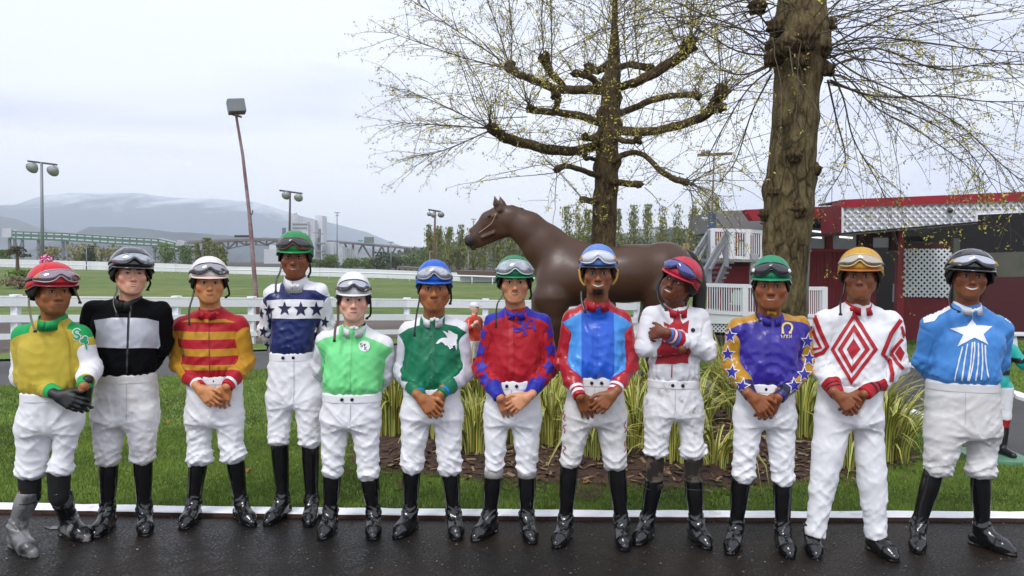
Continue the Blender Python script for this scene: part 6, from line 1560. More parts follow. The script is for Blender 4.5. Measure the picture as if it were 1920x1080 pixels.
MB().prism([atY(1372, 552, 15.5) - co, atY(1378, 544, 15.5) - co, atY(1390, 544, 15.5) - co, atY(1396, 552, 15.5) - co, atY(1394, 568, 15.5) - co, atY(1374, 568, 15.5) - co], (0, .03, 0)).build('backrest', mat('chair_green', (.32, .42, .34), .6), ch)
MB().box(atY(1384, 570, 15.3) - co, (.26, .3, .03)).build('seat', MAT['chair_green'], ch)
for u in (1376, 1392): MB().bar(atY(u, 570, 15.3) - co, atY(u, 588, 15.3) - co, .025, .025, up=(0, 1, 0)).build('leg', MAT['chair_green'], ch)
# blue box on its post, tan posts, slim grey pole beside the trunk
Y = 17; b0 = Vector((atY(1334, 430, Y).x, Y, 0)); r = empty('utility_box', b0, 0, 'blue grey box on a red post at the corner of the annex roof', 'utility box')
MB().tube([Vector((0, 0, 0)), atY(1334, 428, Y) - b0], .06, 8).build('post', REDT, r); MB().box(atY(1334, 414, Y) - b0, (.17, .17, .34), bev=.02).build('box', mat('box_blue', (.06, .10, .17), .5), r); MB().box(atY(1330, 409, Y) - b0, (.32, .05, .04)).build('arm', LATT, r)
for u, h, lb in ((1282.5, 456, 'tan wooden post behind the crimson helmet, the nearer of a pair'), (1289, 455, 'tan wooden post standing close beside its twin near the stairs')):
    Y = 18; b0 = Vector((atY(u, 480, Y).x, Y, 0)); o = MB().box((0, 0, atY(u, h, Y).z / 2), (.055, .055, atY(u, h, Y).z), bev=.004).build('wooden_post', mat('post_tan', (.42, .27, .12), .7), None, b0); tag(o, lb, 'post', 'pair of tan wooden posts')
Y = 12.6; b0 = Vector((atY(1510, 600, Y).x, Y, 0)); r = empty('grey_pole', b0, 0, 'slim grey metal pole standing close beside the big trunk', 'pole')
MB().tube([Vector((0, 0, 0)), atY(1517, 450, Y) - b0, atY(1526, 300, Y) - b0, atY(1536, 130, Y) - b0], [.028, .027, .024, .02], 8).build('shaft', STEEL, r)
tag(MB().box(Vector((atY(1414, 505, 15.6).x, 15.6, atY(1414, 505, 15.6).z)), (.16, .1, .62), bev=.01).build('meter_box', mat('meter_grey', (.34, .35, .36), .6)), 'grey meter box on the red deck skirt beside the trunk', 'box')
# ------------------------------------------------------------------ the two pollarded trees
def barkmat(name, c1, c2, c3, sc=1.0):
    mt = bpy.data.materials.new(name); mt.use_nodes = True; nt = mt.node_tree; N, L = nt.nodes, nt.links; b = N['Principled BSDF']; b.inputs['Roughness'].default_value = .88; b.inputs['Specular IOR Level'].default_value = .2
    tc = N.new('ShaderNodeTexCoord'); mp = N.new('ShaderNodeMapping'); mp.inputs['Scale'].default_value = (11 * sc, 11 * sc, 4.2 * sc); L.new(tc.outputs['Object'], mp.inputs['Vector'])
    n1 = N.new('ShaderNodeTexNoise'); n1.inputs['Scale'].default_value = 1.6; n1.inputs['Detail'].default_value = 11; n1.inputs['Roughness'].default_value = .74; n1.inputs['Distortion'].default_value = .35; L.new(mp.outputs[0], n1.inputs['Vector'])
    vo = N.new('ShaderNodeTexVoronoi'); vo.feature = 'DISTANCE_TO_EDGE'; vo.inputs['Scale'].default_value = 1.5; 
    ad = N.new('ShaderNodeMix'); ad.data_type = 'RGBA'; ad.inputs[0].default_value = .25; L.new(mp.outputs[0], ad.inputs[6]); L.new(n1.outputs['Color'], ad.inputs[7]); L.new(ad.outputs[2], vo.inputs['Vector'])
    rp = N.new('ShaderNodeValToRGB'); e = rp.color_ramp.elements; e[0].position = .36; e[0].color = (*c1, 1); e[1].position = .66; e[1].color = (*c3, 1); q = e.new(.5); q.color = (*c2, 1); L.new(n1.outputs['Fac'], rp.inputs['Fac'])
    cr = N.new('ShaderNodeMapRange'); cr.inputs[1].default_value = .0; cr.inputs[2].default_value = .10; cr.inputs[3].default_value = .30; cr.inputs[4].default_value = 1; L.new(vo.outputs['Distance'], cr.inputs[0])
    n4 = N.new('ShaderNodeTexNoise'); n4.inputs['Scale'].default_value = 2.2; n4.inputs['Detail'].default_value = 3; L.new(tc.outputs['Object'], n4.inputs['Vector'])
    m4 = N.new('ShaderNodeMapRange'); m4.inputs[1].default_value = .46; m4.inputs[2].default_value = .60; m4.inputs[3].default_value = .0; m4.inputs[4].default_value = 1; L.new(n4.outputs['Fac'], m4.inputs[0])
    mxc = N.new('ShaderNodeMix'); mxc.data_type = 'FLOAT'; L.new(m4.outputs[0], mxc.inputs[0]); mxc.inputs[2].default_value = 1; L.new(cr.outputs[0], mxc.inputs[3])
    vm = N.new('ShaderNodeVectorMath'); vm.operation = 'SCALE'; L.new(rp.outputs['Color'], vm.inputs[0]); L.new(mxc.outputs[0], vm.inputs['Scale']); L.new(vm.outputs[0], b.inputs['Base Color'])
    su = N.new('ShaderNodeMath'); su.operation = 'MULTIPLY_ADD'; L.new(mxc.outputs[0], su.inputs[0]); su.inputs[1].default_value = .5; L.new(n1.outputs['Fac'], su.inputs[2])
    bp = N.new('ShaderNodeBump'); bp.inputs['Strength'].default_value = .9; bp.inputs['Distance'].default_value = .022; L.new(su.outputs[0], bp.inputs['Height']); L.new(bp.outputs[0], b.inputs['Normal'])
    MAT[name] = mt; return mt
BARK = barkmat('bark_olive', (.038, .027, .012), (.115, .085, .038), (.21, .17, .085)); BARK2 = barkmat('bark_brown', (.028, .018, .010), (.085, .056, .028), (.17, .135, .058), 1.4)
TWIG = mat('twig', (.085, .062, .036), .8); BUD = bpy.data.materials.new('young_leaf'); BUD.use_nodes = True
_n = BUD.node_tree; _b = _n.nodes['Principled BSDF']; _b.inputs['Roughness'].default_value = .6
_a = _n.nodes.new('ShaderNodeAttribute'); _a.attribute_name = 'tone'; _r = _n.nodes.new('ShaderNodeValToRGB'); _r.color_ramp.elements[0].color = (.24, .22, .025, 1); _r.color_ramp.elements[1].color = (.62, .54, .09, 1); _n.links.new(_a.outputs['Fac'], _r.inputs['Fac']); _n.links.new(_r.outputs[0], _b.inputs['Base Color'])
def rough_tube(pts, rs, n=14, seed=0, amp=.10, knobs=()):
    """trunk or limb skin with an uneven outline; knobs = (t, angle, size) swellings"""
    g = np.random.default_rng(seed); P3 = [Vector(p) for p in pts]; ts = np.linspace(0, 1, len(P3)); V = []; F = []; ph = g.uniform(0, 6, 8); ref = None
    for i, p in enumerate(P3):
        t = (P3[min(i + 1, len(P3) - 1)] - P3[max(i - 1, 0)]).normalized()
        if ref is None: ref = t.cross(Vector((0, 1, 0))); ref = ref if ref.length > .1 else t.cross(Vector((1, 0, 0)))
        ref = (ref - t * ref.dot(t)).normalized(); b = t.cross(ref)
        for k in range(n):
            a = 2 * PI * k / n; r = rs[i] * (1 + amp * (math.sin(2 * a + ph[0] + i * .21) * .5 + math.sin(3 * a + ph[1] - i * .33) * .5 + .5 * math.sin(i * 1.1 + ph[2] + a) + .35 * math.sin(i * 2.3 + 5 * a + ph[3])))
            for kt, ka, ks in knobs: 
                da = (a - ka + PI) % (2 * PI) - PI; r += ks * math.exp(-((ts[i] - kt) / .018) ** 2 - (da / .55) ** 2)
            V.append(p + ref * (math.cos(a) * r) + b * (math.sin(a) * r))
    for i in range(len(P3) - 1):
        for k in range(n): k2 = (k + 1) % n; F.append((i * n + k, i * n + k2, (i + 1) * n + k2, (i + 1) * n + k))
    F.append(tuple((len(P3) - 1) * n + k for k in range(n)))
    return V, F
def dense3(pts, k):
    Q = []
    for i in range(len(pts) - 1):
        p0 = pts[max(i - 1, 0)]; p1 = pts[i]; p2 = pts[i + 1]; p3 = pts[min(i + 2, len(pts) - 1)]
        for j in range(k): t = j / k; Q.append(.5 * ((2 * p1) + (p2 - p0) * t + (2 * p0 - 5 * p1 + 4 * p2 - p3) * t * t + (3 * p1 - p0 - 3 * p2 + p3) * t ** 3))
    Q.append(pts[-1]); return Q
class Shoots:
    """long whippy shoots with side twigs and tiny bunches of new leaves"""
    def __init__(s, seed): s.g = random.Random(seed); s.t = MB(); s.LV = []; s.tone = []
    def leaves(s, p, n, sz):
        g = s.g; sz = sz * 1.15
        for _ in range(n):
            c = p + Vector((g.gauss(0, 1), g.gauss(0, 1), g.gauss(0, 1))) * sz * .9; u = Vector((g.gauss(0, 1), g.gauss(0, 1), g.gauss(0, 1))).normalized() * sz * g.uniform(.5, 1.1); v = u.cross(Vector((g.gauss(0, 1), g.gauss(0, 1), g.gauss(0, 1)))).normalized() * sz * .32
            s.LV += [c - u, c + v, c + u, c - v]; t = g.random(); s.tone += [t] * 4
    def shoot(s, p, d, L_, r, droop, side=5, leaf=.022, nl=2):
        g = s.g; n = 9; pts = [p]; d = d.normalized(); st = L_ / n
        for i in range(n):
            d = (d + Vector((g.gauss(0, .09), g.gauss(0, .09), g.gauss(0, .09) - droop * (.4 + i / n)))).normalized(); pts.append(pts[-1] + d * st)
        s.t.tube(pts, [r * (1 - .72 * i / n) for i in range(n + 1)], 4, 0, cap=False)
        for k in range(side):
            i = g.randrange(2, n); q = pts[i]; dd = (pts[i + 1] - pts[i - 1]).normalized() if i < n else d; e = (dd * .7 + Vector((g.gauss(0, .6), g.gauss(0, .6), g.gauss(0, .5)))).normalized(); l = L_ * g.uniform(.10, .30); sp = [q]
            for j in range(3): e = (e + Vector((g.gauss(0, .15), g.gauss(0, .15), g.gauss(0, .12) - droop * .4))).normalized(); sp.append(sp[-1] + e * l / 3)
            s.t.tube(sp, [r * .45, r * .38, r * .3, r * .2], 3, 0, cap=False)
            s.leaves(sp[-1], nl + 1, leaf); s.leaves(sp[2], nl, leaf)
        s.leaves(pts[-1], nl + 2, leaf)
        for i in range(3, n): 
            if g.random() < .55: s.leaves(pts[i], nl, leaf)
        return pts
    def build(s, root):
        o0 = root.location
        s.t.v = [tuple(Vector(v) - o0) for v in s.t.v]; tag(s.t.build('twigs', TWIG, root), kind='stuff')
        V = np.array([tuple(v - o0) for v in s.LV]); me = np_mesh('young_leaves', V, np.arange(len(V)).reshape(-1, 4), smooth=False); attr(me, 'tone', s.tone); tag(link('young_leaves', me, BUD, root), kind='stuff')
# near tree
Y = 6.9; base = atY(1471, 845, Y); base.z = bed_z(base.x, base.y) - .03
near = empty('plane_tree', base, 0, 'thick old pollarded trunk rising out of the picture behind the purple jockey', 'tree', 'pollarded trees in the lawn'); s_ = Y / FPX
line = [(1471, 860, 50), (1470, 800, 46), (1470, 700, 43), (1470, 600, 41), (1471, 520, 42.5), (1475, 440, 46), (1478, 400, 47), (1482, 340, 46), (1485, 300, 45), (1489, 240, 44), (1492, 190, 43), (1496, 140, 44), (1498, 110, 50), (1499, 85, 58), (1500, 55, 56), (1502, 20, 47), (1506, -40, 42), (1510, -120, 38)]
P3 = dense3([atY(u, v, Y) for u, v, r in line], 6); rs = np.interp(np.linspace(0, len(line) - 1, len(P3)), range(len(line)), [r * s_ * .95 for _, _, r in line])
P3[0].z = base.z - .05
V, F = rough_tube([p - base for p in P3], rs, 30, 3, .018, [(.555, 0.2, .035), (.50, PI * 1.45, .03), (.47, PI * 1.3, .035), (.395, PI * .98, .035), (.42, .1, .03), (.36, PI * 1.6, .03), (.64, .05, .02), (.72, PI * 1.0, .04), (.735, PI * 1.5, .05), (.74, .2, .05), (.77, PI * .8, .045), (.76, PI * 1.25, .05), (.80, .4, .04)])
MB().add(V, F, 0, True).build('trunk', BARK, near)
g = random.Random(31)
for i, (u, v, r, dy) in enumerate(((1526, 318, 13, -.1), (1489, 292, 13, -.21), (1497, 392, 15, -.2), (1434, 402, 11, -.05), (1450, 360, 9, -.19), (1448, 112, 15, -.1), (1550, 130, 14, -.1), (1478, 82, 20, -.23), (1512, 70, 22, -.24), (1540, 88, 17, -.16), (1455, 52, 17, -.12), (1548, 46, 16, -.1), (1500, 115, 14, -.24), (1420, 12, 16, .0), (1523, 178, 8, -.12))):
    bm = bmesh.new(); bmesh.ops.create_icosphere(bm, subdivisions=3, radius=1); R_ = r * s_
    for q in bm.verts:
        d = q.co; k = 1 + .22 * math.sin(d.x * 4 + i) * math.sin(d.y * 5 + i * 2) + .16 * math.sin(d.z * 8 + i) + .10 * math.sin(d.x * 11 + d.z * 9); q.co = Vector((d.x * R_ * 1.05, d.y * R_ * .8, d.z * R_)) * k
    me = bpy.data.meshes.new('burl'); bm.to_mesh(me); bm.free(); me.polygons.foreach_set('use_smooth', [True] * len(me.polygons)); link('burl', me, BARK2 if i != 7 else BARK, near, atY(u, v, Y + dy) - base)
S = Shoots(9)
def limb3(name, px, Y0, Y1, rs, seed, root, base, m, ends=()):
    n = len(px); P3 = dense3([atY(u, v, Y0 + (Y1 - Y0) * i / max(1, n - 1)) for i, (u, v) in enumerate(px)], 6); k = len(P3); s = Y0 / FPX
    rr = [float(np.interp(i / (k - 1), np.linspace(0, 1, len(rs)), rs)) * s for i in range(k)]
    V, F = rough_tube([p - base for p in P3], rr, 10, seed, .16); MB().add(V, F, 0, True).build(name, m, root); return P3
# long drooping shoots traced from the collar, then many more in between
for px in ([(1550, 95), (1620, 70), (1720, 78), (1830, 92), (1960, 100)], [(1555, 130), (1600, 110), (1690, 120), (1790, 124), (1960, 118)], [(1556, 140), (1590, 148), (1640, 200), (1720, 245), (1800, 300), (1850, 350)], [(1552, 100), (1610, 140), (1700, 180), (1800, 235), (1880, 310), (1925, 345)], [(1554, 154), (1600, 170), (1690, 205), (1770, 245), (1830, 300), (1860, 345)],
           [(1550, 120), (1580, 180), (1600, 260), (1640, 330), (1660, 370)], [(1553, 90), (1640, 40), (1740, 10), (1850, -20)], [(1556, 150), (1640, 180), (1760, 180), (1850, 190), (1960, 190)], [(1550, 110), (1640, 90), (1760, 130), (1860, 118), (1990, 130)], [(1552, 150), (1570, 230), (1585, 300), (1560, 350)],
           [(1446, 105), (1380, 95), (1300, 50), (1200, 10)], [(1444, 120), (1390, 140), (1340, 120), (1290, 50)], [(1446, 130), (1400, 170), (1350, 250), (1320, 310)], [(1444, 90), (1380, 50), (1300, 20), (1210, -30)], [(1446, 140), (1410, 210), (1380, 300), (1350, 340)], [(1448, 60), (1400, 0), (1330, -60)]):
    n = len(px); dyz = g.uniform(-1.1, 1.3); P3 = dense3([atY(u, v, Y + dyz * (i / (n - 1))) for i, (u, v) in enumerate(px)], 5); k = len(P3)
    S.t.tube(P3, [.0095 * (1 - .68 * i / k) for i in range(k)], 5, 0, cap=False)
    for i in range(4, k):
        for _ in range(2):
            if g.random() < .55:
                dd = (P3[i] - P3[i - 1]).normalized(); S.shoot(P3[i], dd * .8 + Vector((g.gauss(0, .45), g.gauss(0, .5), g.gauss(-.05, .4))), g.uniform(.25, .9), .0034, .05, 3, .016, 2)
cols = [atY(1548, 120, Y), atY(1552, 80, Y), atY(1446, 110, Y), atY(1450, 70, Y), atY(1500, 60, Y - .25), atY(1500, 50, Y + .25), atY(1420, 12, Y), atY(1545, 20, Y), atY(1455, 0, Y)]
for i in range(95):
    p = g.choice(cols) + Vector((g.gauss(0, .05), g.gauss(0, .08), g.gauss(0, .10))); sx = 1 if p.x > cols[4].x else -1
    d = Vector((sx * abs(g.gauss(.9, .5)), g.gauss(0, .75), g.gauss(.30, .5))); S.shoot(p, d, g.uniform(.9, 2.9), g.uniform(.0035, .0065), g.uniform(.03, .13), 5, .017, 2)
S.build(near)
# far tree: stout pollard arms with knuckled ends
Y = 11.2; base = atY(1133, 700, Y); base.z = bed_z(base.x, base.y) - .03; s_ = Y / FPX
far = empty('plane_tree', base, 0, 'thinner pollarded tree with knuckled arms behind the back of the horse statue', 'tree', 'pollarded trees in the lawn')
line = [(1131, 640, 26), (1131, 520, 23.5), (1132, 460, 22.5), (1134, 380, 22), (1137, 340, 22), (1138, 300, 21), (1141, 250, 21), (1143, 215, 19), (1145, 175, 16.5), (1149, 140, 15), (1151, 110, 12), (1152, 60, 7), (1153, 0, 5), (1154, -60, 3)]
P3 = dense3([atY(u, v, Y) for u, v, r in line], 5); rs = np.interp(np.linspace(0, len(line) - 1, len(P3)), range(len(line)), [r * s_ for _, _, r in line])
V, F = rough_tube([p - base for p in P3], rs, 22, 5, .06, [(.36, 0, .05), (.38, PI, .06), (.44, .3, .06), (.5, PI * .9, .06), (.54, .1, .07), (.6, PI, .05), (.3, PI * 1.5, .05), (.66, .2, .06)])
MB().add(V, F, 0, True).build('trunk', BARK2, far)
S = Shoots(17); g = random.Random(77)
LIMBS = [([(1128, 268), (1088, 281), (1032, 281), (988, 270), (950, 259), (934, 250), (924, 242)], 11.2, 10.4, (9.5, 9, 9, 8.5, 9, 9, 10)), ([(1136, 170), (1082, 168), (1042, 166), (1002, 151), (970, 138), (956, 126)], 11.2, 11.9, (9, 8, 7.5, 7.5, 7.5, 10)),
    ([(1132, 232), (1086, 217), (1040, 211), (1010, 208), (994, 204)], 11.2, 10.3, (8, 7.5, 6, 5.5, 7)), ([(1060, 166), (1048, 152), (1034, 138), (1026, 122), (1020, 108)], 11.5, 11.4, (6, 6.5, 7, 8, 10)), ([(1150, 246), (1180, 246), (1222, 246), (1270, 236), (1312, 222), (1334, 204), (1344, 186), (1354, 172)], 11.2, 10.5, (8, 8, 8, 8, 8, 9, 10, 13)),
    ([(1322, 216), (1340, 204), (1352, 202)], 10.6, 10.4, (6, 6, 8)), ([(1152, 216), (1182, 205), (1222, 188), (1262, 180), (1296, 178), (1308, 180)], 11.2, 12.0, (6.5, 6, 6, 6, 6, 8)), ([(1156, 164), (1186, 156), (1222, 140), (1256, 118), (1280, 102), (1292, 84)], 11.2, 10.5, (8, 8, 8.5, 9, 10, 12)),
    ([(1150, 304), (1170, 290), (1194, 286), (1214, 296), (1236, 318), (1262, 334), (1286, 342)], 11.0, 10.3, (6, 5.5, 5, 5, 5, 5, 6)), ([(1126, 332), (1100, 322), (1074, 314), (1058, 312), (1044, 318)], 11.1, 10.5, (6, 5, 5, 5, 6)), ([(1146, 340), (1176, 344), (1200, 346)], 11.0, 10.7, (7, 6, 6)), ([(1122, 378), (1104, 376), (1092, 374)], 11.1, 10.8, (6, 5.5, 5.5)),
    ([(1118, 300), (1106, 296), (1098, 298), (1096, 290)], 11.1, 10.9, (4.5, 4, 4, 5)), ([(1152, 250), (1164, 262), (1184, 266), (1196, 262)], 11.0, 10.7, (6, 5, 5, 7)), ([(1126, 246), (1116, 258), (1100, 260), (1096, 256)], 11.1, 10.8, (6, 6, 5, 6)), ([(1128, 168), (1118, 156), (1110, 146), (1092, 140), (1078, 138)], 11.3, 10.9, (7, 7, 6, 6, 7)),
    ([(1040, 206), (1044, 196), (1046, 184), (1042, 178)], 10.7, 10.6, (6, 6, 7, 8)), ([(1150, 130), (1176, 122), (1196, 124), (1220, 128)], 11.3, 11.9, (6, 6, 6, 8)), ([(1144, 118), (1130, 128), (1118, 132), (1104, 128)], 11.2, 11.8, (7, 7, 8, 9))]
for i, (px, ya, yb, rs) in enumerate(LIMBS):
    P3 = limb3('limb', px, ya, yb, rs, 40 + i, far, base, BARK2); e = P3[-1]; d0 = (P3[-1] - P3[-4]).normalized(); sc = (P3[0] - P3[-1]).length
    bm = bmesh.new(); bmesh.ops.create_icosphere(bm, subdivisions=2, radius=1); R_ = rs[-1] * 1.15 * s_
    for q in bm.verts: d = q.co.copy(); q.co = d * R_ * (1 + .3 * math.sin(d.x * 5 + i) * math.sin(d.z * 6 + i * 2) + .15 * math.sin(d.y * 9))
    me = bpy.data.meshes.new('knuckle'); bm.to_mesh(me); bm.free(); me.polygons.foreach_set('use_smooth', [True] * len(me.polygons)); link('knuckle', me, BARK2, far, e - base)
    big = sc > .6; n = 18 if sc > 1 else (8 if big else 4)
    for k in range(n):
        d = (d0 * g.uniform(.3, 1.1) + Vector((g.gauss(0, .5), g.gauss(0, .5), g.gauss(.25, .55)))); S.shoot(e + Vector((g.gauss(0, .04), g.gauss(0, .04), g.gauss(0, .04))), d, g.uniform(.5, 1.9) if big else g.uniform(.4, 1.0), g.uniform(.0045, .0075), g.uniform(.0, .11), 6, .021, 2)
    for k in range(int(sc * 6)):
        j = g.randrange(3, len(P3)); d = Vector((g.gauss(0, .55), g.gauss(0, .5), g.gauss(.55, .6))); S.shoot(P3[j], d, g.uniform(.4, 1.7), g.uniform(.004, .0065), g.uniform(-.02, .09), 5, .021, 2)
        S.leaves(P3[j] + Vector((g.gauss(0, .05), g.gauss(0, .05), .06)), 3, .03)
for k in range(36):
    u = g.uniform(0, 1); p = atY(1150 + g.gauss(0, 6), 150 - 160 * u, Y); S.shoot(p, Vector((g.gauss(0, .6), g.gauss(0, .6), g.uniform(.5, 1.2))), g.uniform(.8, 2.6), .0062, .02, 6, .023, 3)
for a, b, c in (((956, 126), (935, 60), (900, -40)), ((956, 126), (960, 60), (950, -40)), ((1020, 108), (1016, 40), (1018, -60)), ((1034, 130), (1034, 40), (1030, -50)), ((956, 130), (860, 105), (735, 62)), ((924, 242), (840, 235), (752, 230)), ((924, 242), (850, 275), (800, 292)), ((1292, 84), (1296, 20), (1300, -60)), ((1280, 100), (1240, 20), (1220, -50)), ((924, 244), (835, 200), (760, 168)), ((956, 124), (860, 60), (790, 10)), ((1200, 140), (1190, 40), (1200, -60)), ((1180, 146), (1170, 60), (1176, -50))):
    P3 = dense3([atY(*a, Y - .3), atY(*b, Y - .2), atY(*c, Y)], 6); S.t.tube(P3, [.011 - .007 * i / 12 for i in range(len(P3))], 4, 0, cap=False)
    for i in range(3, len(P3)):
        for _ in range(2): d = (P3[i] - P3[i - 1]).normalized(); S.shoot(P3[i], d + Vector((g.gauss(0, .4), g.gauss(0, .5), g.gauss(0, .35))), g.uniform(.3, 1.0), .0045, .03, 4, .020, 2)
S.build(far)
# ------------------------------------------------------------------ horse statue and lawn jockeys
HY = 9.4; hs0 = HY / FPX; ho = atY(1130, 700, HY); ho.z = bed_z(ho.x, ho.y)
def HP(u, v, dy=0.0): return np.array(atY(u, v, HY + dy) - ho, np.float32)
gz = -0.0
def horse_sdf(P):
    k = hs0; Q = P * A(1, 1.0, 1)
    d = rc(P, HP(1085, 520), HP(1180, 513), 53 * k, 50 * k)
    d = smin(d, rc(P, HP(1180, 513), HP(1240, 508), 50 * k, 53 * k), .12)
    d = smin(d, ell(P, HP(1046, 520), (40 * k, 42 * k, 56 * k)), .15)
    d = smin(d, ell(P, HP(1256, 512), (46 * k, 44 * k, 52 * k)), .12)
    d = smin(d, ell(P, HP(1100, 490), (40 * k, 18 * k, 28 * k)), .14)           # withers
    # neck: a run of ellipsoidal slabs, narrow from front to back
    Pn = P * A(1, 1.55, 1)
    n_ = None
    for a, b, ra, rb in ((HP(1060, 498), HP(1022, 462), 52, 41), (HP(1022, 462), HP(990, 430), 41, 32), (HP(990, 430), HP(962, 412), 32, 26)):
        x = rc(Pn, a, b, ra * k, rb * k); n_ = x if n_ is None else smin(n_, x, .06)
    d = smin(d, n_, .14)
    # head
    Ph = P * A(1, 1.7, 1)
    h = rc(Ph, HP(944, 411), HP(920, 416), 26 * k, 22 * k); h = smin(h, rc(Ph, HP(918, 418), HP(893, 443), 19 * k, 11.5 * k), .03); h = smin(h, rc(Ph, HP(892, 445), HP(881, 453), 12 * k, 10.5 * k), .02)
    h = smin(h, sph(Ph, HP(942, 426), 21 * k), .025); h = smin(h, rc(Ph, HP(930, 392), HP(886, 432), 6 * k, 6 * k), .03); h = smin(h, rc(Ph, HP(938, 444), HP(896, 461), 5 * k, 5 * k), .03)
    h = smin(h, rc(Ph, HP(932, 432), HP(894, 454), 15 * k, 8.5 * k), .03); h = smin(h, sph(Ph, HP(878, 447), 7.5 * k), .015); h = smin(h, sph(Ph, HP(887, 464), 6 * k), .015)
    for sy in (-1, 1): h = smin(h, rc(P, HP(930, 404, sy * .075), HP(914, 408, sy * .07), 5 * k, 3 * k), .03); h = smax(h, -sph(P, HP(876, 447, sy * .066), 3.2 * k), .01); h = smin(h, rc(P, HP(925, 437, sy * .075), HP(904, 446, sy * .055), 3 * k, 2 * k), .03)
    h = smax(h, -rc(P, HP(870, 463, 0), HP(892, 460, 0), 1.3 * k, .8 * k) , .006)
    d = smin(d, h, .06)
    for sy, u in ((-.07, 930), (.07, 940)):
        e = smin(rc(P, HP(u + 7, 394, sy), HP(u + 1, 382, sy), 7 * k, 6.5 * k), rc(P, HP(u + 1, 382, sy), HP(u - 3, 367, sy * 1.1), 6.5 * k, 1.0 * k), .02); e = smax(e, -rc(P, HP(u + 1, 390, sy * 1.55), HP(u - 3, 374, sy * 1.5), 4 * k, 2 * k), .01); d = smin(d, e, .012)
    # shoulder and hip muscle
    for sy in (-.17, .17):
        d = smin(d, ell(P, HP(1040, 540, sy), (34 * k, .14, 50 * k)), .08); d = smin(d, ell(P, HP(1246, 540, sy), (44 * k, .16, 55 * k)), .08); d = smin(d, ell(P, HP(1018, 560, sy), (18 * k, .1, 22 * k)), .06)
    def leg(js):
        x = None
        for (a, b) in zip(js[:-1], js[1:]): 
            q = rc(P, HP(a[0], a[1], a[3]), HP(b[0], b[1], b[3]), a[2] * k, b[2] * k); x = q if x is None else smin(x, q, .03)
        return x
    for js in LEGS: d = smin(d, leg(js), .06)
    return d
LEGS = [[(1036, 560, 30, -.16), (1036, 604, 21, -.16), (1034, 655, 12, -.16), (1034, 663, 12.5, -.16), (1035, 700, 8, -.16), (1036, 708, 9.5, -.16), (1030, 722, 8.5, -.16)], [(1024, 560, 28, .17), (1014, 604, 20, .17), (1006, 655, 12, .17), (1005, 662, 12, .17), (1006, 698, 8, .17), (1007, 706, 9.5, .17), (1001, 720, 8.5, .17)],
        [(1252, 550, 40, -.16), (1242, 598, 26, -.16), (1256, 648, 13, -.16), (1255, 656, 13, -.16), (1244, 700, 8.5, -.16), (1242, 708, 10, -.16), (1234, 722, 9, -.16)], [(1240, 550, 38, .16), (1222, 600, 25, .16), (1226, 650, 13, .16), (1224, 658, 13, .16), (1212, 700, 8.5, .16), (1210, 708, 10, .16), (1203, 721, 9, .16)]]
zl = float(HP(1130, 728)[2])
V, Q = nets(horse_sdf, axis([(float(HP(864, 450)[0]), float(HP(965, 450)[0]), .0125), (float(HP(965, 450)[0]), float(HP(1312, 450)[0]), .021)]), axis([(-.42, .42, .017)]), axis([(zl - .03, zl + .75, .024), (zl + .75, float(HP(1130, 360)[2]), .015)]), 4)
V = relax(V, Q, 1, .4)
me = np_mesh('horse_statue', V, Q); base = np.array((.074, .033, .017), np.float32); c = np.tile(base, (len(V), 1))
def spot(u, v, r, col, w=1.0, soft=.5):
    p = HP(u, v); d = np.hypot(V[:, 0] - p[0], V[:, 2] - p[2]); m = np.clip((r * hs0 - d) / (r * hs0 * soft), 0, 1)[:, None] * w; c[:] = c * (1 - m) + np.array(col, np.float32) * m
spot(880, 455, 20, (.010, .008, .008), 1, .8); spot(925, 415, 34, (.085, .038, .020), .6, 1); spot(928, 372, 12, (.02, .012, .01), .6, 1)
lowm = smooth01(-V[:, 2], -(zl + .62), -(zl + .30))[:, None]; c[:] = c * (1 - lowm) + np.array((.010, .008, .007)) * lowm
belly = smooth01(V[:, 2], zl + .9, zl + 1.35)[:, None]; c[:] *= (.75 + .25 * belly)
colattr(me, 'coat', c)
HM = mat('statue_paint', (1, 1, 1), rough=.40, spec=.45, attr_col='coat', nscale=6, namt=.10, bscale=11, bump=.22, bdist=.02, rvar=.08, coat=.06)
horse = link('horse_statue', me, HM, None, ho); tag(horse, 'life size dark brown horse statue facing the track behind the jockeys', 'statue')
bvh_h = BVHTree.FromPolygons([tuple(v) for v in V], [tuple(q) for q in Q])
DKH = mat('mane_black', (.010, .008, .008), .45, bscale=40, bump=.4); WHT = mat('statue_line', (.40, .26, .18), .5)
# mane along the crest, tail, hooves, eyes, cheek strap line
cr = dense3([Vector(HP(u, v)) for u, v in ((934, 388), (948, 386), (970, 389), (995, 400), (1020, 419), (1045, 442), (1070, 455), (1096, 463))], 5); V2_ = []; F2 = []
for i, p in enumerate(cr):
    w = .030 + .012 * math.sin(i * .9); h_ = .012 + .006 * math.sin(i * 1.7)
    V2_ += [p + Vector((0, -w, -.03)), p + Vector((-.004, -w * .5, h_)), p + Vector((-.006, w * .4, h_)), p + Vector((0, w, -.035))]
for i in range(len(cr) - 1):
    for j in range(3): F2.append((i * 4 + j, (i + 1) * 4 + j, (i + 1) * 4 + j + 1, i * 4 + j + 1))
MB().add(V2_, F2, 0, True).build('mane', DKH, horse)
tp = dense3([Vector(HP(u, v)) for u, v in ((1272, 474), (1288, 478), (1302, 496), (1310, 530), (1312, 580), (1306, 630), (1300, 660))], 4)
tv, tf = rough_tube(tp, [float(np.interp(i / (len(tp) - 1), [0, .12, .4, .8, 1], [.035, .06, .085, .075, .015])) for i in range(len(tp))], 14, 4, .14); MB().add(tv, tf, 0, True).build('tail', DKH, horse)
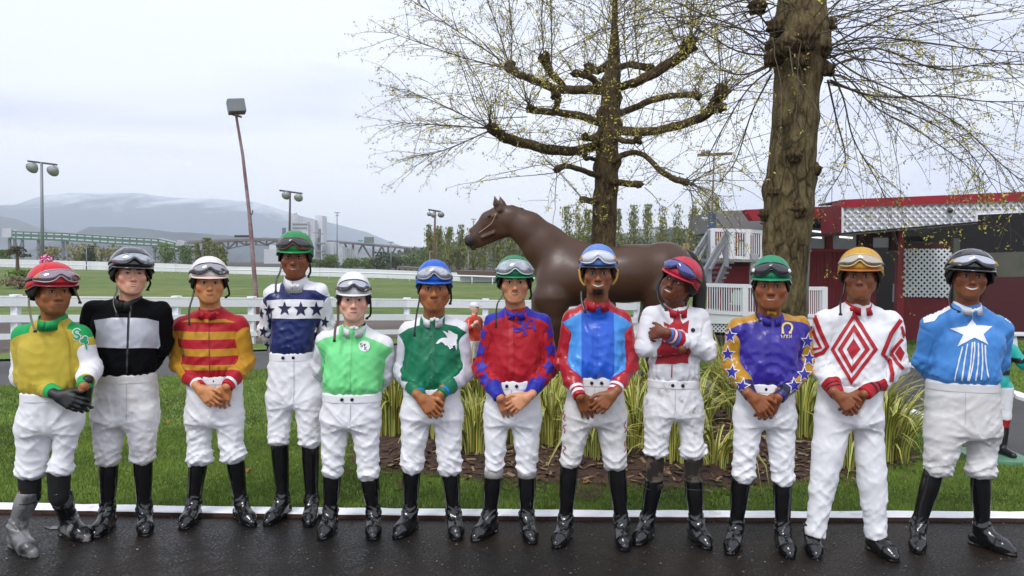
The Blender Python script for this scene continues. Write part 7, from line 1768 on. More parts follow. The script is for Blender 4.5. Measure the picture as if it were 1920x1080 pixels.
for js in LEGS:
    u, v, r, dy = js[-1]; p = Vector(HP(u, v, dy)); mb = MB(); z0 = zl - .01
    mb.tube([Vector((p.x - .012, p.y, z0)), Vector((p.x - .006, p.y, z0 + .03)), Vector((p.x + .012, p.y, p.z + .03))], [.082, .078, .060], 14); mb.build('hoof', DKH, horse)
for sy in (-1, 1):
    p = Vector(HP(918, 406, 0)); h_ = bvh_h.ray_cast(Vector((p.x, sy * .6, p.z)), Vector((0, -sy, 0)))
    if h_[0] is not None: MB().ball(h_[0] - Vector((0, sy * .004, 0)), (.027, .016, .020), 12).build('eye', mat('statue_eye', (.008, .006, .005), .1), horse)
    ln = []
    for u, v in curve2([(930, 402), (926, 412), (920, 421), (908, 430), (898, 437)], 4):
        p = Vector(HP(u, v)); h_ = bvh_h.ray_cast(Vector((p.x, sy * .6, p.z)), Vector((0, -sy, 0)))
        if h_[0] is not None: ln.append(h_[0] + Vector((0, sy * .002, 0)))
    if len(ln) > 3: MB().tube(ln, .0055, 6).build('cheek_line', WHT, horse)

def lawn_jockey(px, Y, zoff, sc, cols, label, flip=1, yaw=0.0):
    """cast figure of a jockey on a square base: one painted body, with cap, base and hitching ring"""
    b = atY(px, 800, Y); b.z = zoff; root = empty('lawn_jockey', b, yaw, label, 'statue', 'painted lawn jockey statues')
    X = flip
    def f(P):
        d = smin(ell(P, (0, 0, .80), (.125, .095, .19)), ell(P, (0, .005, .62), (.115, .10, .12)), .06)
        d = smin(d, rc(P, (0, 0, .95), (0, -.005, 1.03), .045, .04), .03)
        hd = smin(ell(P, (0, -.005, 1.10), (.062, .074, .082)), sph(P, (0, -.072, 1.085), .014), .015); hd = smin(hd, sph(P, (0, -.045, 1.045), .028), .02); d = smin(d, hd, .015)
        for sx in (-1, 1): d = smin(d, rc(P, (sx * .10, 0, .92), (sx * .12, 0, .90), .055, .055), .03)
        a = smin(rc(P, (X * .13, 0, .90), (X * .20, -.05, .79), .052, .042), rc(P, (X * .20, -.05, .79), (X * .225, -.19, .87), .042, .03), .02)
        hnd = sph(P, (X * .232, -.215, .895), .036)
        for k in range(4): hnd = np.minimum(hnd, rc(P, (X * (.212 + .014 * k), -.242, .882 + .002 * k), (X * (.215 + .014 * k), -.246, .915), .011, .009))
        hnd = smin(hnd, rc(P, (X * .208, -.21, .91), (X * .213, -.235, .935), .012, .009), .01); a = smin(a, hnd, .012); d = smin(d, a, .02)
        a2 = smin(rc(P, (-X * .13, 0, .90), (-X * .20, .03, .74), .052, .042), rc(P, (-X * .20, .03, .74), (-X * .13, -.05, .64), .042, .032), .02); a2 = smin(a2, sph(P, (-X * .115, -.065, .63), .036), .015); d = smin(d, a2, .015)
        for sx in (-1, 1):
            l = smin(rc(P, (sx * .065, 0, .58), (sx * .075, -.01, .36), .085, .058), rc(P, (sx * .075, -.01, .36), (sx * .08, .01, .10), .055, .040), .03)
            l = smin(l, rc(P, (sx * .08, .02, .075), (sx * .10, -.13, .062), .040, .030), .03); d = smin(d, l, .02)
        d = d - .004 * (waves(P, 5, .09, 4) - .5)
        return smax(d, .04 - P[:, 2], .004)
    V, Q = nets(f, axis([(-.42, .42, .011)]), axis([(-.28, .16, .011)]), axis([(.02, 1.22, .011)]), 4)
    c = np.tile(np.array(cols['jacket'], np.float32), (len(V), 1)); z = V[:, 2]; x = np.abs(V[:, 0])
    def put(m, col): c[m] = np.array(col, np.float32)
    for a, bb in cols.get('bands', []): put((z > a) & (z < bb) & (x < .17), cols['band'])
    put((z < .60) & (x < .2), cols['breeches']); put(z < .335, cols['cuff']); put(z < .275, (.01, .01, .01)); put((z > .995) & (x < .1), cols['skin'])
    dh = np.linalg.norm(V - A(X * .230, -.21, .892), axis=1); put(dh < .062, cols['skin']); put((dh > .062) & (dh < .085), cols.get('band', (.7, .7, .7))); 
    if 'band' in cols: put((dh > .125) & (dh < .15), cols['band'])
    me = np_mesh('figure', V, Q); colattr(me, 'paint', c); link('figure', me, mat('cast_paint', (1, 1, 1), .3, attr_col='paint', nscale=30, namt=.08, bscale=60, bump=.15), root)
    mb = MB(); mb.ball((0, .0, 1.135), (.071, .083, .06), 16); mb.box((0, -.088, 1.13), (.10, .06, .010), bev=.004); mb.build('cap', mat('cap_paint_%s' % cols['n'], cols['cap'], .3), root)
    MB().box((0, -.02, .02), (.46, .46, .05), bev=.008).build('base', mat('base_green', (.10, .24, .15), .45, nscale=14, namt=.2), root)
    mb = MB(); ring = [(X * .232 + .035 * math.cos(t), -.245, .84 + .035 * math.sin(t)) for t in np.linspace(0, 2 * PI, 17)]; mb.tube(ring, .005, 6, cap=False); mb.build('hitching_ring', DARKST, root)
    for sx in (-1, 1): MB().ball((sx * .023, -.068, 1.108), (.008, .006, .006), 8).build('eye', mat('pupil', (.004, .004, .004), .1), root)
    root.scale = (sc, sc, sc); return root
lawn_jockey(1861, 6.15, .012, .97, dict(n='teal', jacket=lin(30, 170, 160), bands=[(.70, .745), (.80, .85)], band=(.012, .012, .014), breeches=(.74, .74, .76), cuff=lin(176, 24, 34), skin=lin(222, 176, 140), cap=lin(30, 170, 160)), 'lawn jockey statue in turquoise jacket with black hoops behind the light blue jockey', 1, -.1)
lawn_jockey(887, 9.9, .03, .84, dict(n='white', jacket=lin(206, 64, 40), breeches=(.74, .74, .76), cuff=lin(176, 24, 34), skin=lin(232, 186, 160), cap=(.74, .74, .76)), 'lawn jockey statue in orange red jacket and white cap beside the emerald jockey', -1, .95)
# ------------------------------------------------------------------ the twelve jockeys
WHITE = (.80, .80, .82); RED = lin(172, 17, 34); NAVY = lin(22, 40, 100); BLUE = lin(24, 84, 190); GOLD = lin(188, 136, 30)
GREEN = lin(12, 112, 76); MINT = lin(120, 222, 140); PURPLE = lin(52, 38, 148); ROYAL = lin(44, 40, 165); SKYB = lin(70, 135, 205); BLACK = (.004, .004, .0045)
def cloth(name, col, rough=.6, **k):
    return mat(name, col, rough, nscale=25, namt=.06, bscale=70, bump=.25, bdist=.006, **k)
C_WHITE = cloth('white_cloth', WHITE); C_RED = cloth('red_cloth', RED); C_NAVY = cloth('navy_cloth', lin(16, 22, 60)); C_BLUE = cloth('royal_blue_cloth', ROYAL)
C_GOLD = cloth('gold_cloth', GOLD); C_GREEN = cloth('emerald_cloth', lin(8, 150, 96)); C_BLACK = cloth('black_cloth', BLACK); C_SILVER = mat('silver_cloth', (.50, .51, .56), .32, bscale=26, bump=.8, nscale=18, namt=.12, bdist=.012)
C_LBLUE = cloth('pale_blue_cloth', lin(70, 150, 225)); C_BROWN = cloth('brown_cloth', (.045, .022, .012)); C_PINK = cloth('pink_trim', lin(200, 130, 120))
def silk(name, col, rough=.35, bump=.35): return mat(name, col, rough, spec=.5, nscale=30, namt=.05, bscale=38, bump=bump, bdist=.006)
def gloss(name, col, rough=.15, **k): return mat(name, col, rough, spec=.6, **k)
BOOT = mat('boot_black', (.005, .005, .006), .13, spec=.75, bscale=20, bump=.45, nscale=30, namt=.2, rvar=.08, bdist=.014)
MUDBOOT = mat('boot_muddy', (.010, .010, .011), .30, spec=.5, col2=(.20, .20, .20), c2scale=9, c2lo=.36, c2hi=.60, bscale=24, bump=.5, bdist=.012)
HALFMUD = mat('boot_half_muddy', (.008, .008, .009), .22, spec=.5, col2=(.22, .21, .20), c2scale=11, c2lo=.50, c2hi=.62, bscale=24, bump=.5, bdist=.012)
SOCKB = mat('sock_black', (.006, .006, .006), .9); SOCKM = mat('sock_muddy', (.16, .115, .075), .85, col2=(.018, .012, .010), c2scale=14, c2lo=.40, c2hi=.52, bscale=40, bump=.5)
STRAP = mat('strap_black', (.012, .012, .013), .3); STRAPT = mat('strap_tan', (.16, .14, .07), .5); STRAPY = mat('strap_yellow', lin(200, 150, 50), .5); STRAPBR = mat('strap_brown', (.09, .04, .018), .5)
L_SILVER = mat('lens_silver', (.56, .56, .60), .12, metal=.9, bscale=30, bump=.12)
L_CRINK = mat('lens_wrapped', (.50, .52, .56), .16, metal=.6, bscale=55, bump=.9, bdist=.012, nscale=26, namt=.5)
L_SMOKE = mat('lens_smoke', (.035, .035, .04), .08, spec=.8)
L_CLEAR = mat('lens_clear', (.42, .41, .43), .10, metal=.8)
L_VIOLET = mat('lens_violet', (.13, .13, .34), .10, metal=.5)
L_ROSE = mat('lens_rose', (.40, .30, .34), .10, metal=.8)
F_BLACK = gloss('frame_black', (.01, .01, .011), .2); F_WHITE = gloss('frame_white', (.72, .72, .78), .3); F_RUST = gloss('frame_rust', lin(130, 55, 25), .3); F_SILVER = gloss('frame_silver', (.4, .4, .42), .2)
DIRTB = mat('breeches_mud', (.78, .77, .77), .65, col2=(.44, .38, .32), c2scale=2.6, c2lo=.46, c2hi=.70, nscale=30, namt=.05, bscale=8, bump=.32, bdist=.013, crease=True)
SPATB = mat('breeches_spattered', (.78, .77, .78), .65, col2=(.34, .31, .28), c2scale=16, c2lo=.57, c2hi=.72, nscale=30, namt=.05, bscale=8, bump=.4, bdist=.014, crease=True)
OFFW = mat('breeches_offwhite', (.70, .69, .69), .65, col2=(.62, .59, .56), c2scale=3, c2lo=.45, c2hi=.7, nscale=30, namt=.04, bscale=8, bump=.32, bdist=.013, crease=True)
YEL = lin(188, 167, 58)
P = {}
def jockey(k, **sp):
    sp['seed'] = k; P[k] = build_person(sp)
def drop(pts, dys=None):
    n = len(pts); dys = dys or np.linspace(-.05, -.14, n); return [(p[0], p[1], d) for p, d in zip(pts, dys)]

jockey(1, label='jockey in yellow jersey with white sleeves, muddy grey boots and pompom on red helmet', top=(92, 492), chin=(105, 586), hw=44,
    face=dict(skin=lin(166, 108, 66), turn=(16, 0, 0), smile=0, stubble=.55, jaw=1.08, nose=1.15, cheek=1.03, lip=lin(140, 78, 62), browk=1.15),
    sh=((28, 612), (167, 612)), el=((42, 706), (170, 692)), wr=((112, 741), (158, 724)), hands=(139, 750), front=0, pose='clasp', yaw=6, gloves=True,
    wl=48, wr_=156, wy=740, hip=(33, 152, 800), crotch=(106, 812), hem=((56, 893, 29), (111, 888, 25)), an=(42, 104), toe=((78, 1046), (168, 1009)), back=.10, boot_top=920, sock=SOCKB, bootm=(MUDBOOT, HALFMUD), bootr=.052,
    jersey=dict(base=YEL, rough=.7, bump=.35, layers=[(lin(14, 160, 82), [('yoke', -.03, None), ('slv', None, .03), ('lx', None, -.09)]), (lin(14, 160, 82), [('yoke', -.004, None), ('lx', .10, None)]), (WHITE, [('slv', .014, None), ('yoke', None, -.045)]), (YEL, [('armt', 1.70, 1.745), ('slv', 0, None)]), (lin(14, 160, 82), [('armt', 1.745, None), ('slv', 0, None)])]),
    helmet=dict(mat=silk('cap_red', lin(196, 14, 34)), peak=silk('cap_dark_red', lin(120, 14, 28)), trim=STRAPT), goggles=dict(lens=L_ROSE, frame=F_SILVER, stud=C_GOLD), wamp=.005, blouse=1.02,
    straps=[(drop([(60, 538), (54, 565), (59, 600), (66, 620)]), STRAPT), (drop([(136, 535), (146, 556), (150, 566)], (-.04, -.03, -.02)), STRAPT)],
    collar=dict(mat=cloth('green_collar', lin(14, 160, 82)), gap=2, h=.042))
# pompom of pink and white wool on the first helmet
p_ = P[1]; pm = MB(); c_ = Vector(p_['J'](86, 489, .02)); gg = random.Random(8); wool = [mat('wool_pink', lin(205, 40, 120), .95), mat('wool_white', (.75, .70, .74), .95)]
for i in range(420):
    d = Vector((gg.gauss(0, 1), gg.gauss(0, 1), gg.gauss(0, 1))).normalized(); t_ = d.cross(Vector((.3, .5, .8))).normalized() * .0045; b_ = d.cross(t_).normalized() * .0045; r_ = .033 * gg.uniform(.82, 1.06)
    pm.add([c_ + t_, c_ - t_ * .5 + b_ * .8, c_ - t_ * .5 - b_ * .8, c_ + d * r_ + t_, c_ + d * r_ - t_ * .5 + b_ * .8, c_ + d * r_ - t_ * .5 - b_ * .8], [(0, 1, 4, 3), (1, 2, 5, 4), (2, 0, 3, 5), (3, 4, 5)], (i // 6) % 2)
tag(pm.build('pompom', wool, p_['helmet']), kind='stuff')
jockey(2, label='pale jockey in black jacket with silver chest panel, hands behind his back', top=(246, 463), chin=(247, 551), hw=40,
    face=dict(skin=lin(226, 170, 142), turn=(6, 2, 2), smile=.35, teeth=.35, hair='brown', iris=(80, 95, 110), eye=.75, lip=lin(180, 100, 92), skew=-.001),
    sh=((160, 566), (316, 568)), el=((172, 640), (304, 645)), wr=((212, 702), (268, 705)), pose='back', wl=186, wr_=288, wy=707, hip=(173, 297, 780), crotch=(234, 797), hem=((203, 872, 23), (266, 866, 23)), an=(200, 266), toe=((178, 1003), (274, 1000)), bmat=DIRTB,
    jersey=dict(base=(.0035, .0035, .004), rough=.9, bump=.35, spec=.12, sheen=0), helmet=dict(mat=gloss('helmet_black', (.012, .012, .014), .14, coat=.6)), goggles=dict(lens=L_CRINK, frame=F_BLACK),
    straps=[(drop([(221, 522), (219, 545), (212, 566), (219, 590)]), STRAP), (drop([(274, 515), (282, 530), (277, 542)], (-.04, -.03, .0)), STRAP)], sleeve=1.1, blouse=1.03,
    collar=dict(mat=C_BLACK, gap=2, h=.045))
jockey(3, label='jockey in red and gold striped jersey wearing a pale pinkish white helmet', top=(391, 481), chin=(393, 567), hw=36,
    face=dict(skin=lin(206, 142, 92), turn=(3, 0, 0), smile=.7, cheek=1.03, lip=lin(170, 92, 74)), sh=((328, 592), (464, 592)), el=((336, 678), (461, 680)), wr=((376, 728), (426, 724)), hands=(403, 751), front=0, pose='clasp',
    wl=354, wr_=452, wy=709, hip=(347, 457, 800), crotch=(401, 797), hem=((373, 868, 25), (438, 864, 24)), an=(363, 447), toe=((342, 988), (476, 982)),
    jersey=dict(base=GOLD, layers=[(RED, [('slv', None, 0), ('pv', a, b)]) for a, b in ((583, 597), (603, 620), (634, 651), (664, 680), (689, 720))] + [(RED, [('yoke', -.012, None)]), (RED, [('armt', 1.56, None), ('slv', 0, None)]), (WHITE, [('armt', 1.79, 1.87), ('slv', 0, None)])]),
    helmet=dict(mat=silk('cap_white_pink', (.74, .68, .68)), peak=silk('peak_pink', lin(235, 205, 190)), trim=STRAPT), goggles=dict(lens=L_CLEAR, frame=F_BLACK),
    straps=[(drop([(366, 536), (361, 558), (355, 580), (355, 607)]), STRAP), (drop([(422, 520), (430, 550), (424, 556)], (-.05, -.02, .0)), STRAP)],
    collar=dict(mat=C_RED, gap=24, bow=(403, 586), droop=22, bowsize=.8))
jockey(4, label='tall jockey in navy jersey with a row of stars across a white chest band', top=(556, 433), chin=(551, 518), hw=34.5,
    face=dict(skin=lin(112, 66, 40), turn=(-6, -3, 0), smile=.35, teeth=.2, lip=lin(120, 64, 56)), sh=((497, 535), (614, 530)), el=((500, 622), (614, 618)), wr=((530, 668), (578, 670)), pose='back',
    wl=508, wr_=586, wy=667, hip=(499, 607, 735), crotch=(551, 764), hem=((522, 833, 21), (581, 836, 22)), an=(528, 583), toe=((500, 979), (579, 982)),
    jersey=dict(base=lin(20, 38, 98), rough=.34, bump=.7, spec=.5, layers=[(WHITE, [('slv', .004, None)]), (WHITE, [('yoke', -.022, None), ('ax', .07, None)])]), helmet=dict(mat=silk('cap_green', lin(24, 128, 70)), ribs=range(0, 360, 45)), goggles=dict(lens=L_SMOKE, frame=F_RUST), wamp=.010,
    straps=[(drop([(529, 490), (525, 510), (518, 525), (517, 547)]), STRAP), (drop([(581, 495), (582, 510), (578, 518)], (-.04, -.02, 0)), STRAP)],
    collar=dict(mat=C_WHITE, gap=2, h=.062, bow=(553, 535), bowsize=.8))
jockey(5, label='young jockey in mint green vest front with white sleeves and white helmet', top=(663, 510), chin=(663, 599), hw=34,
    face=dict(skin=lin(232, 182, 156), turn=(0, -2, 0), smile=.02, iris=(70, 60, 40), hair='dark', lip=lin(196, 110, 104), eye=.9, cheek=.98), sh=((596, 621), (735, 630)), el=((603, 692), (721, 702)), wr=((632, 748), (684, 750)), pose='back',
    wl=607, wr_=714, wy=742, hip=(600, 713, 790), crotch=(656, 801), hem=((623, 893, 20), (691, 898, 22)), an=(618, 699), toe=((604, 1005), (700, 1006)),
    jersey=dict(base=MINT, rough=.5, bump=.6, layers=[((.66, .66, .70), [('slv', 0, None)]), (WHITE, [('yoke', -.014, None), ('ax', .075, None)])]), helmet=dict(mat=gloss('helmet_white', (.78, .78, .78), .2, coat=.4), trim=F_BLACK), goggles=dict(lens=L_SILVER, frame=F_BLACK),
    straps=[(drop([(633, 566), (634, 600), (629, 614), (627, 638)]), STRAPBR, .0072), (drop([(694, 555), (695, 588), (688, 596)], (-.04, -.03, -.01)), STRAP)],
    collar=dict(mat=C_WHITE, gap=26, inner=C_BLACK, bow=(664, 613), bowsize=.75, droop=24))
jockey(6, label='jockey in emerald green jersey with grey sleeves and a white winged horse emblem', top=(814, 487), chin=(814, 581), hw=35.5,
    face=dict(skin=lin(164, 104, 62), turn=(0, 0, 0), smile=.6, cheek=1.08, jaw=1.1, nose=1.12, lip=lin(140, 76, 60)), sh=((751, 604), (875, 600)), el=((757, 697), (870, 697)), wr=((789, 745), (827, 739)), hands=(808, 762), front=0, pose='clasp',
    wl=758, wr_=862, wy=732, hip=(751, 869, 775), crotch=(809, 790), hem=((772, 884, 23), (843, 888, 23)), an=(768, 850), toe=((742, 1004), (858, 1007)),
    jersey=dict(base=GREEN, rough=.42, bump=.6, layers=[((.62, .62, .68), [('slv', 0, None)]), (WHITE, [('yoke', -.012, None), ('ax', .07, None)]), (GREEN, [('armt', 1.55, None), ('slv', 0, None)]), (lin(30, 120, 205), [('armt', 1.84, 1.90), ('slv', 0, None)])]),
    helmet=dict(mat=silk('cap_blue', lin(28, 92, 190))), goggles=dict(lens=L_CRINK, frame=F_SILVER),
    straps=[(drop([(785, 520), (787, 556), (781, 590), (777, 628)]), STRAP, .0048), (drop([(844, 535), (846, 560), (844, 568)], (-.04, -.02, -.01)), STRAP)],
    collar=dict(mat=C_WHITE, gap=24, inner=C_BLACK, bow=(815, 597), bowsize=.8, droop=26))
jockey(7, label='jockey in red jersey with blue stars down the sleeves and blue script initials', top=(964, 479), chin=(965, 567), hw=37,
    face=dict(skin=lin(206, 146, 106), turn=(2, 0, 0), smile=.8, tache=.7, lip=lin(176, 100, 84), jaw=.94), sh=((910, 588), (1031, 588)), el=((905, 690), (1029, 687)), wr=((937, 745), (990, 743)), hands=(956, 762), front=1, pose='clasp',
    wl=912, wr_=1010, wy=718, hip=(906, 1015, 765), crotch=(957, 797), hem=((926, 884, 19), (988, 888, 20)), an=(918, 988), toe=((886, 1010), (999, 1014)), boot_top=884, cuffband=True,
    jersey=dict(base=RED, bump=.6, layers=[(ROYAL, [('yoke', -.012, None), ('ax', .06, None)]), (lin(30, 40, 150), [('armt', 1.60, None), ('slv', 0, None)])]),
    helmet=dict(mat=silk('cap_green_dark', lin(20, 112, 72))), goggles=dict(lens=L_CRINK, frame=mat('frame_wrap', (.55, .62, .58), .25), z=(.052, .122), w=66),
    straps=[(drop([(940, 520), (943, 550), (932, 572), (930, 612)]), STRAP, .0045), (drop([(992, 525), (996, 552), (994, 558)], (-.04, -.02, 0)), STRAP)],
    collar=dict(mat=C_BLUE, gap=20, bow=(969, 587), bowsize=.7, droop=50))
jockey(8, label='smiling jockey with black goatee in bright blue jersey with red sleeves', top=(1122, 458), chin=(1121, 552), hw=37,
    face=dict(skin=lin(132, 82, 50), turn=(0, 0, 0), smile=1.0, teeth=.75, goatee=True, lip=lin(120, 62, 52), cheek=.96, jaw=.92, browk=1.2), sh=((1057, 582), (1181, 584)), el=((1061, 678), (1179, 682)), wr=((1087, 743), (1149, 738)), hands=(1114, 767), front=1, pose='clasp',
    wl=1066, wr_=1166, wy=712, hip=(1056, 1175, 765), crotch=(1113, 797), hem=((1069, 872, 20), (1154, 878, 24)), an=(1061, 1166), toe=((1042, 1021), (1172, 1027)), bmat=OFFW,
    jersey=dict(base=lin(30, 92, 205), rough=.30, bump=.7, spec=.5, layers=[(lin(70, 150, 228), [('ax', .088, None), ('slv', None, 0)]), (RED, [('slv', .0, None)]), (RED, [('yoke', -.008, None)]), (RED, [('armt', 1.5, None), ('slv', 0, None)]), (WHITE, [('armt', 1.74, 1.80), ('slv', 0, None)]), (WHITE, [('armt', 1.85, 1.91), ('slv', 0, None)])]),
    helmet=dict(mat=silk('cap_pale_blue', lin(92, 128, 196)), peak=mat('peak_black', (.012, .012, .016), .25), trim=STRAPY), goggles=dict(lens=mat('lens_white', (.66, .67, .74), .2, metal=.3), frame=F_WHITE, stud=C_GOLD),
    straps=[(drop([(1086, 505), (1089, 525), (1097, 536)], (-.05, -.06, -.06)), STRAPY), (drop([(1158, 505), (1156, 522), (1148, 534)], (-.05, -.06, -.06)), STRAPY), (drop([(1091, 545), (1091, 562), (1097, 584)], (-.07, -.1, -.14)), STRAP, .008)],
    collar=dict(mat=C_RED, gap=26, bow=(1126, 572), bowsize=.8, droop=30))
jockey(9, label='jockey in white jersey with red maple leaf, arms crossed and head tilted', top=(1292, 484), chin=(1257, 563), hw=38,
    face=dict(skin=lin(96, 54, 34), turn=(-24, 8, 24), smile=.15, teeth=.5, gaze=(-.004, .002), lip=lin(128, 78, 70), stubble=.4, tache=.5, brow=.8), sh=((1205, 575), (1328, 580)), el=((1208, 650), (1324, 658)), wr=((1277, 652), (1244, 624)), pose='cross',
    wl=1216, wr_=1308, wy=717, hip=(1207, 1320, 790), crotch=(1266, 785), hem=((1228, 855, 24), (1300, 856, 25)), an=(1216, 1306), toe=((1192, 1017), (1330, 1025)), boot_top=897, sock=SOCKM, bmat=SPATB,
    jersey=dict(base=(.74, .74, .77), bump=.6, layers=[(RED, [('armt', 1.62, None), ('slv', -.02, None)]), (lin(40, 130, 210), [('armt', 1.70, 1.745), ('slv', -.02, None)]), (WHITE, [('armt', 1.78, 1.83), ('slv', -.02, None)]), (lin(40, 130, 210), [('armt', 1.86, 1.90), ('slv', -.02, None)])]),
    helmet=dict(mat=silk('cap_crimson', lin(186, 34, 62))), goggles=dict(lens=L_VIOLET, frame=F_BLACK),
    straps=[(drop([(1247, 512), (1234, 535), (1235, 560), (1249, 580)], (-.06, -.07, -.09, -.12)), STRAP, .008), (drop([(1296, 535), (1290, 556), (1286, 562)], (-.05, -.05, -.03)), STRAP)],
    collar=dict(mat=C_RED, gap=24, inner=C_BLACK, bow=(1272, 585), bowsize=.8, droop=20, bowrot=-15))
jockey(10, label='jockey in shiny purple jersey with gold sleeves full of purple stars', top=(1445, 479), chin=(1446, 578), hw=38,
    face=dict(skin=lin(146, 88, 52), turn=(0, 0, 0), smile=.6, teeth=.15, cheek=1.06, jaw=1.06, nose=1.15, lip=lin(126, 72, 60), hair='black'), sh=((1367, 598), (1515, 595)), el=((1373, 682), (1510, 685)), wr=((1408, 743), (1460, 745)), hands=(1436, 767), front=0, pose='clasp',
    wl=1385, wr_=1488, wy=724, hip=(1376, 1492, 780), crotch=(1432, 800), hem=((1392, 900, 22), (1468, 906, 22)), an=(1384, 1468), toe=((1368, 1033), (1483, 1042)),
    jersey=dict(base=PURPLE, rough=.28, bump=.8, spec=.5, layers=[(GOLD, [('slv', .0, None)]), (GOLD, [('yoke', -.006, None), ('ax', .07, None)]), (lin(30, 26, 92), [('armt', 1.66, None), ('slv', 0, None)]), (BLACK, [('armt', 1.80, 1.88), ('slv', 0, None)])]),
    helmet=dict(mat=silk('cap_green_bright', lin(30, 132, 92)), trim=F_WHITE), goggles=dict(lens=L_SMOKE, frame=F_BLACK, stud=C_WHITE),
    straps=[(drop([(1411, 538), (1416, 570), (1418, 590), (1425, 600)]), STRAP), (drop([(1476, 532), (1474, 556), (1470, 562)], (-.04, -.02, 0)), STRAP)],
    collar=dict(mat=cloth('purple_collar', PURPLE), gap=20, bow=(1447, 586), bowsize=.75, bowmat=C_GOLD, bowrot=8))
jockey(11, label='jockey in white jersey with red nested diamonds and long white trousers', top=(1613, 464), chin=(1613, 558), hw=41,
    face=dict(skin=lin(134, 82, 52), turn=(-2, 0, 0), smile=.3, tache=.35, lip=lin(136, 80, 70), jaw=1.0), sh=((1531, 585), (1685, 587)), el=((1543, 690), (1681, 682)), wr=((1569, 740), (1621, 738)), hands=(1593, 759), front=0, pose='clasp',
    wl=1538, wr_=1649, wy=727, hip=(1529, 1655, 790), crotch=(1597, 799), hem=((1528, 1002, 17.5), (1643, 1006, 19.5)), an=(1527, 1645), toe=((1530, 1040), (1681, 1048)), long=True,
    jersey=dict(base=WHITE, bump=.5, layers=[(RED, [('armt', 1.60, None), ('slv', 0, None)]), (BLACK, [('armt', 1.72, 1.755), ('slv', 0, None)]), (BLACK, [('armt', 1.81, 1.85), ('slv', 0, None)])]),
    helmet=dict(mat=silk('cap_gold', lin(196, 146, 34)), peak=silk('peak_brown', lin(160, 92, 36)), trim=STRAPY), goggles=dict(lens=mat('lens_amber', (.62, .54, .42), .13, metal=.85), frame=mat('frame_tan', lin(214, 186, 140), .3)), sleeve=1.1,
    straps=[(drop([(1586, 528), (1581, 553), (1576, 566), (1576, 588)]), STRAP), (drop([(1645, 515), (1647, 536), (1644, 546)], (-.04, -.02, 0)), STRAP)],
    collar=dict(mat=C_RED, gap=26, inner=C_BROWN, bow=(1604, 577), bowsize=.9, droop=26, bowrot=6))
jockey(12, label='grinning jockey in light blue jersey with a big white star and stripes', top=(1815, 467), chin=(1822, 558), hw=43.5,
    face=dict(skin=lin(124, 74, 46), turn=(8, 2, 3), smile=1.1, teeth=1.0, cheek=1.05, nose=1.1, lip=lin(116, 58, 48)), sh=((1730, 592), (1894, 598)), el=((1733, 677), (1871, 675)), wr=((1770, 735), (1830, 732)), pose='back',
    wl=1744, wr_=1864, wy=722, hip=(1736, 1875, 800), crotch=(1810, 820), hem=((1756, 888, 25), (1839, 892, 27)), an=(1726, 1845), toe=((1721, 1033), (1906, 1037)), bmat=OFFW, studs=(-12, 12),
    jersey=dict(base=SKYB, bump=.6), helmet=dict(mat=gloss('helmet_black', (.012, .012, .014), .14), trim=F_BLACK), goggles=dict(lens=mat('lens_pale', (.60, .61, .68), .13, metal=.85), frame=F_BLACK, stud=C_GOLD),
    straps=[(drop([(1787, 530), (1780, 558), (1784, 576), (1798, 583)]), STRAP, .007), (drop([(1846, 525), (1846, 545), (1843, 552)], (-.04, -.02, 0)), STRAP)],
    collar=dict(mat=C_WHITE, gap=24, bow=(1828, 581), bowsize=.7, bowrot=-14))
# ------------------------------------------------------------------ patches, letters and stripes sewn on the silks
def placket(k, top, bot, x, dx=0, w=9, m=None): patch(P[k], 'placket', ribbon(curve2([(x, top), (x + dx * .5, (top + bot) / 2), (x + dx, bot)], 6), w), m, off=.0035)
def seam(k, pts, w, m, name='zip'): patch(P[k], name, ribbon(curve2(pts, 5), w), m, off=.003)
# 1: S and a shamrock on the chest, zip down the front
C_TEAL = cloth('teal_cloth', lin(20, 150, 105))
def letter_S(cx, cy, w, h): return curve2([(cx + w * .48, cy - h * .32), (cx + w * .1, cy - h * .5), (cx - w * .42, cy - h * .34), (cx - w * .3, cy - h * .08), (cx + w * .25, cy + h * .08), (cx + w * .42, cy + h * .32), (cx, cy + h * .5), (cx - w * .5, cy + h * .34)], 5)
patch(P[1], 'letter_backing', ribbon(letter_S(144, 627, 11, 17), 6.5), C_WHITE, off=.0022, step=2)
patch(P[1], 'letter', ribbon(letter_S(144, 627, 11, 17), 3.8), C_TEAL, off=.0042, step=2)
def blob(cx, cy, r, n=12): return [(cx + r * math.cos(2 * PI * i / n), cy + r * math.sin(2 * PI * i / n)) for i in range(n)]
for nm, e, mt, of in (('shamrock_backing', 1.4, C_WHITE, .0022), ('shamrock', 0, C_TEAL, .0042)):
    patch(P[1], nm, [blob(154.5, 639, 4.4 + e), blob(159.5, 634.5, 4.2 + e), blob(161, 642, 4.2 + e)] + ribbon(curve2([(158, 641), (161, 648), (162, 655)], 4), 3 + e), mt, off=of, step=2)
seam(1, [(113, 596), (118, 612), (128, 640), (131, 680), (132, 722)], 2.2, mat('zip_yellow', lin(176, 148, 30), .5))
# 2: silver panel in two halves either side of the zip
patch(P[2], 'chest_panel', [[(177, 601), (210, 596), (239, 596), (237, 653), (205, 652), (180, 651), (179, 640), (181, 620)], [(244, 596), (275, 597), (298, 602), (298, 625), (301, 648), (298, 653), (270, 652), (241, 653)]], C_SILVER, off=.004)
seam(2, [(246, 566), (243, 600), (239, 655), (238, 700)], 3.2, mat('zip_black', (.03, .03, .032), .3))
MB().box(Vector(P[2]['J'](246, 571, -.125)), (.007, .006, .016), bev=.001).build('zip_pull', mat('stud', (.03, .03, .035), .25, metal=.6), P[2]['jersey'])
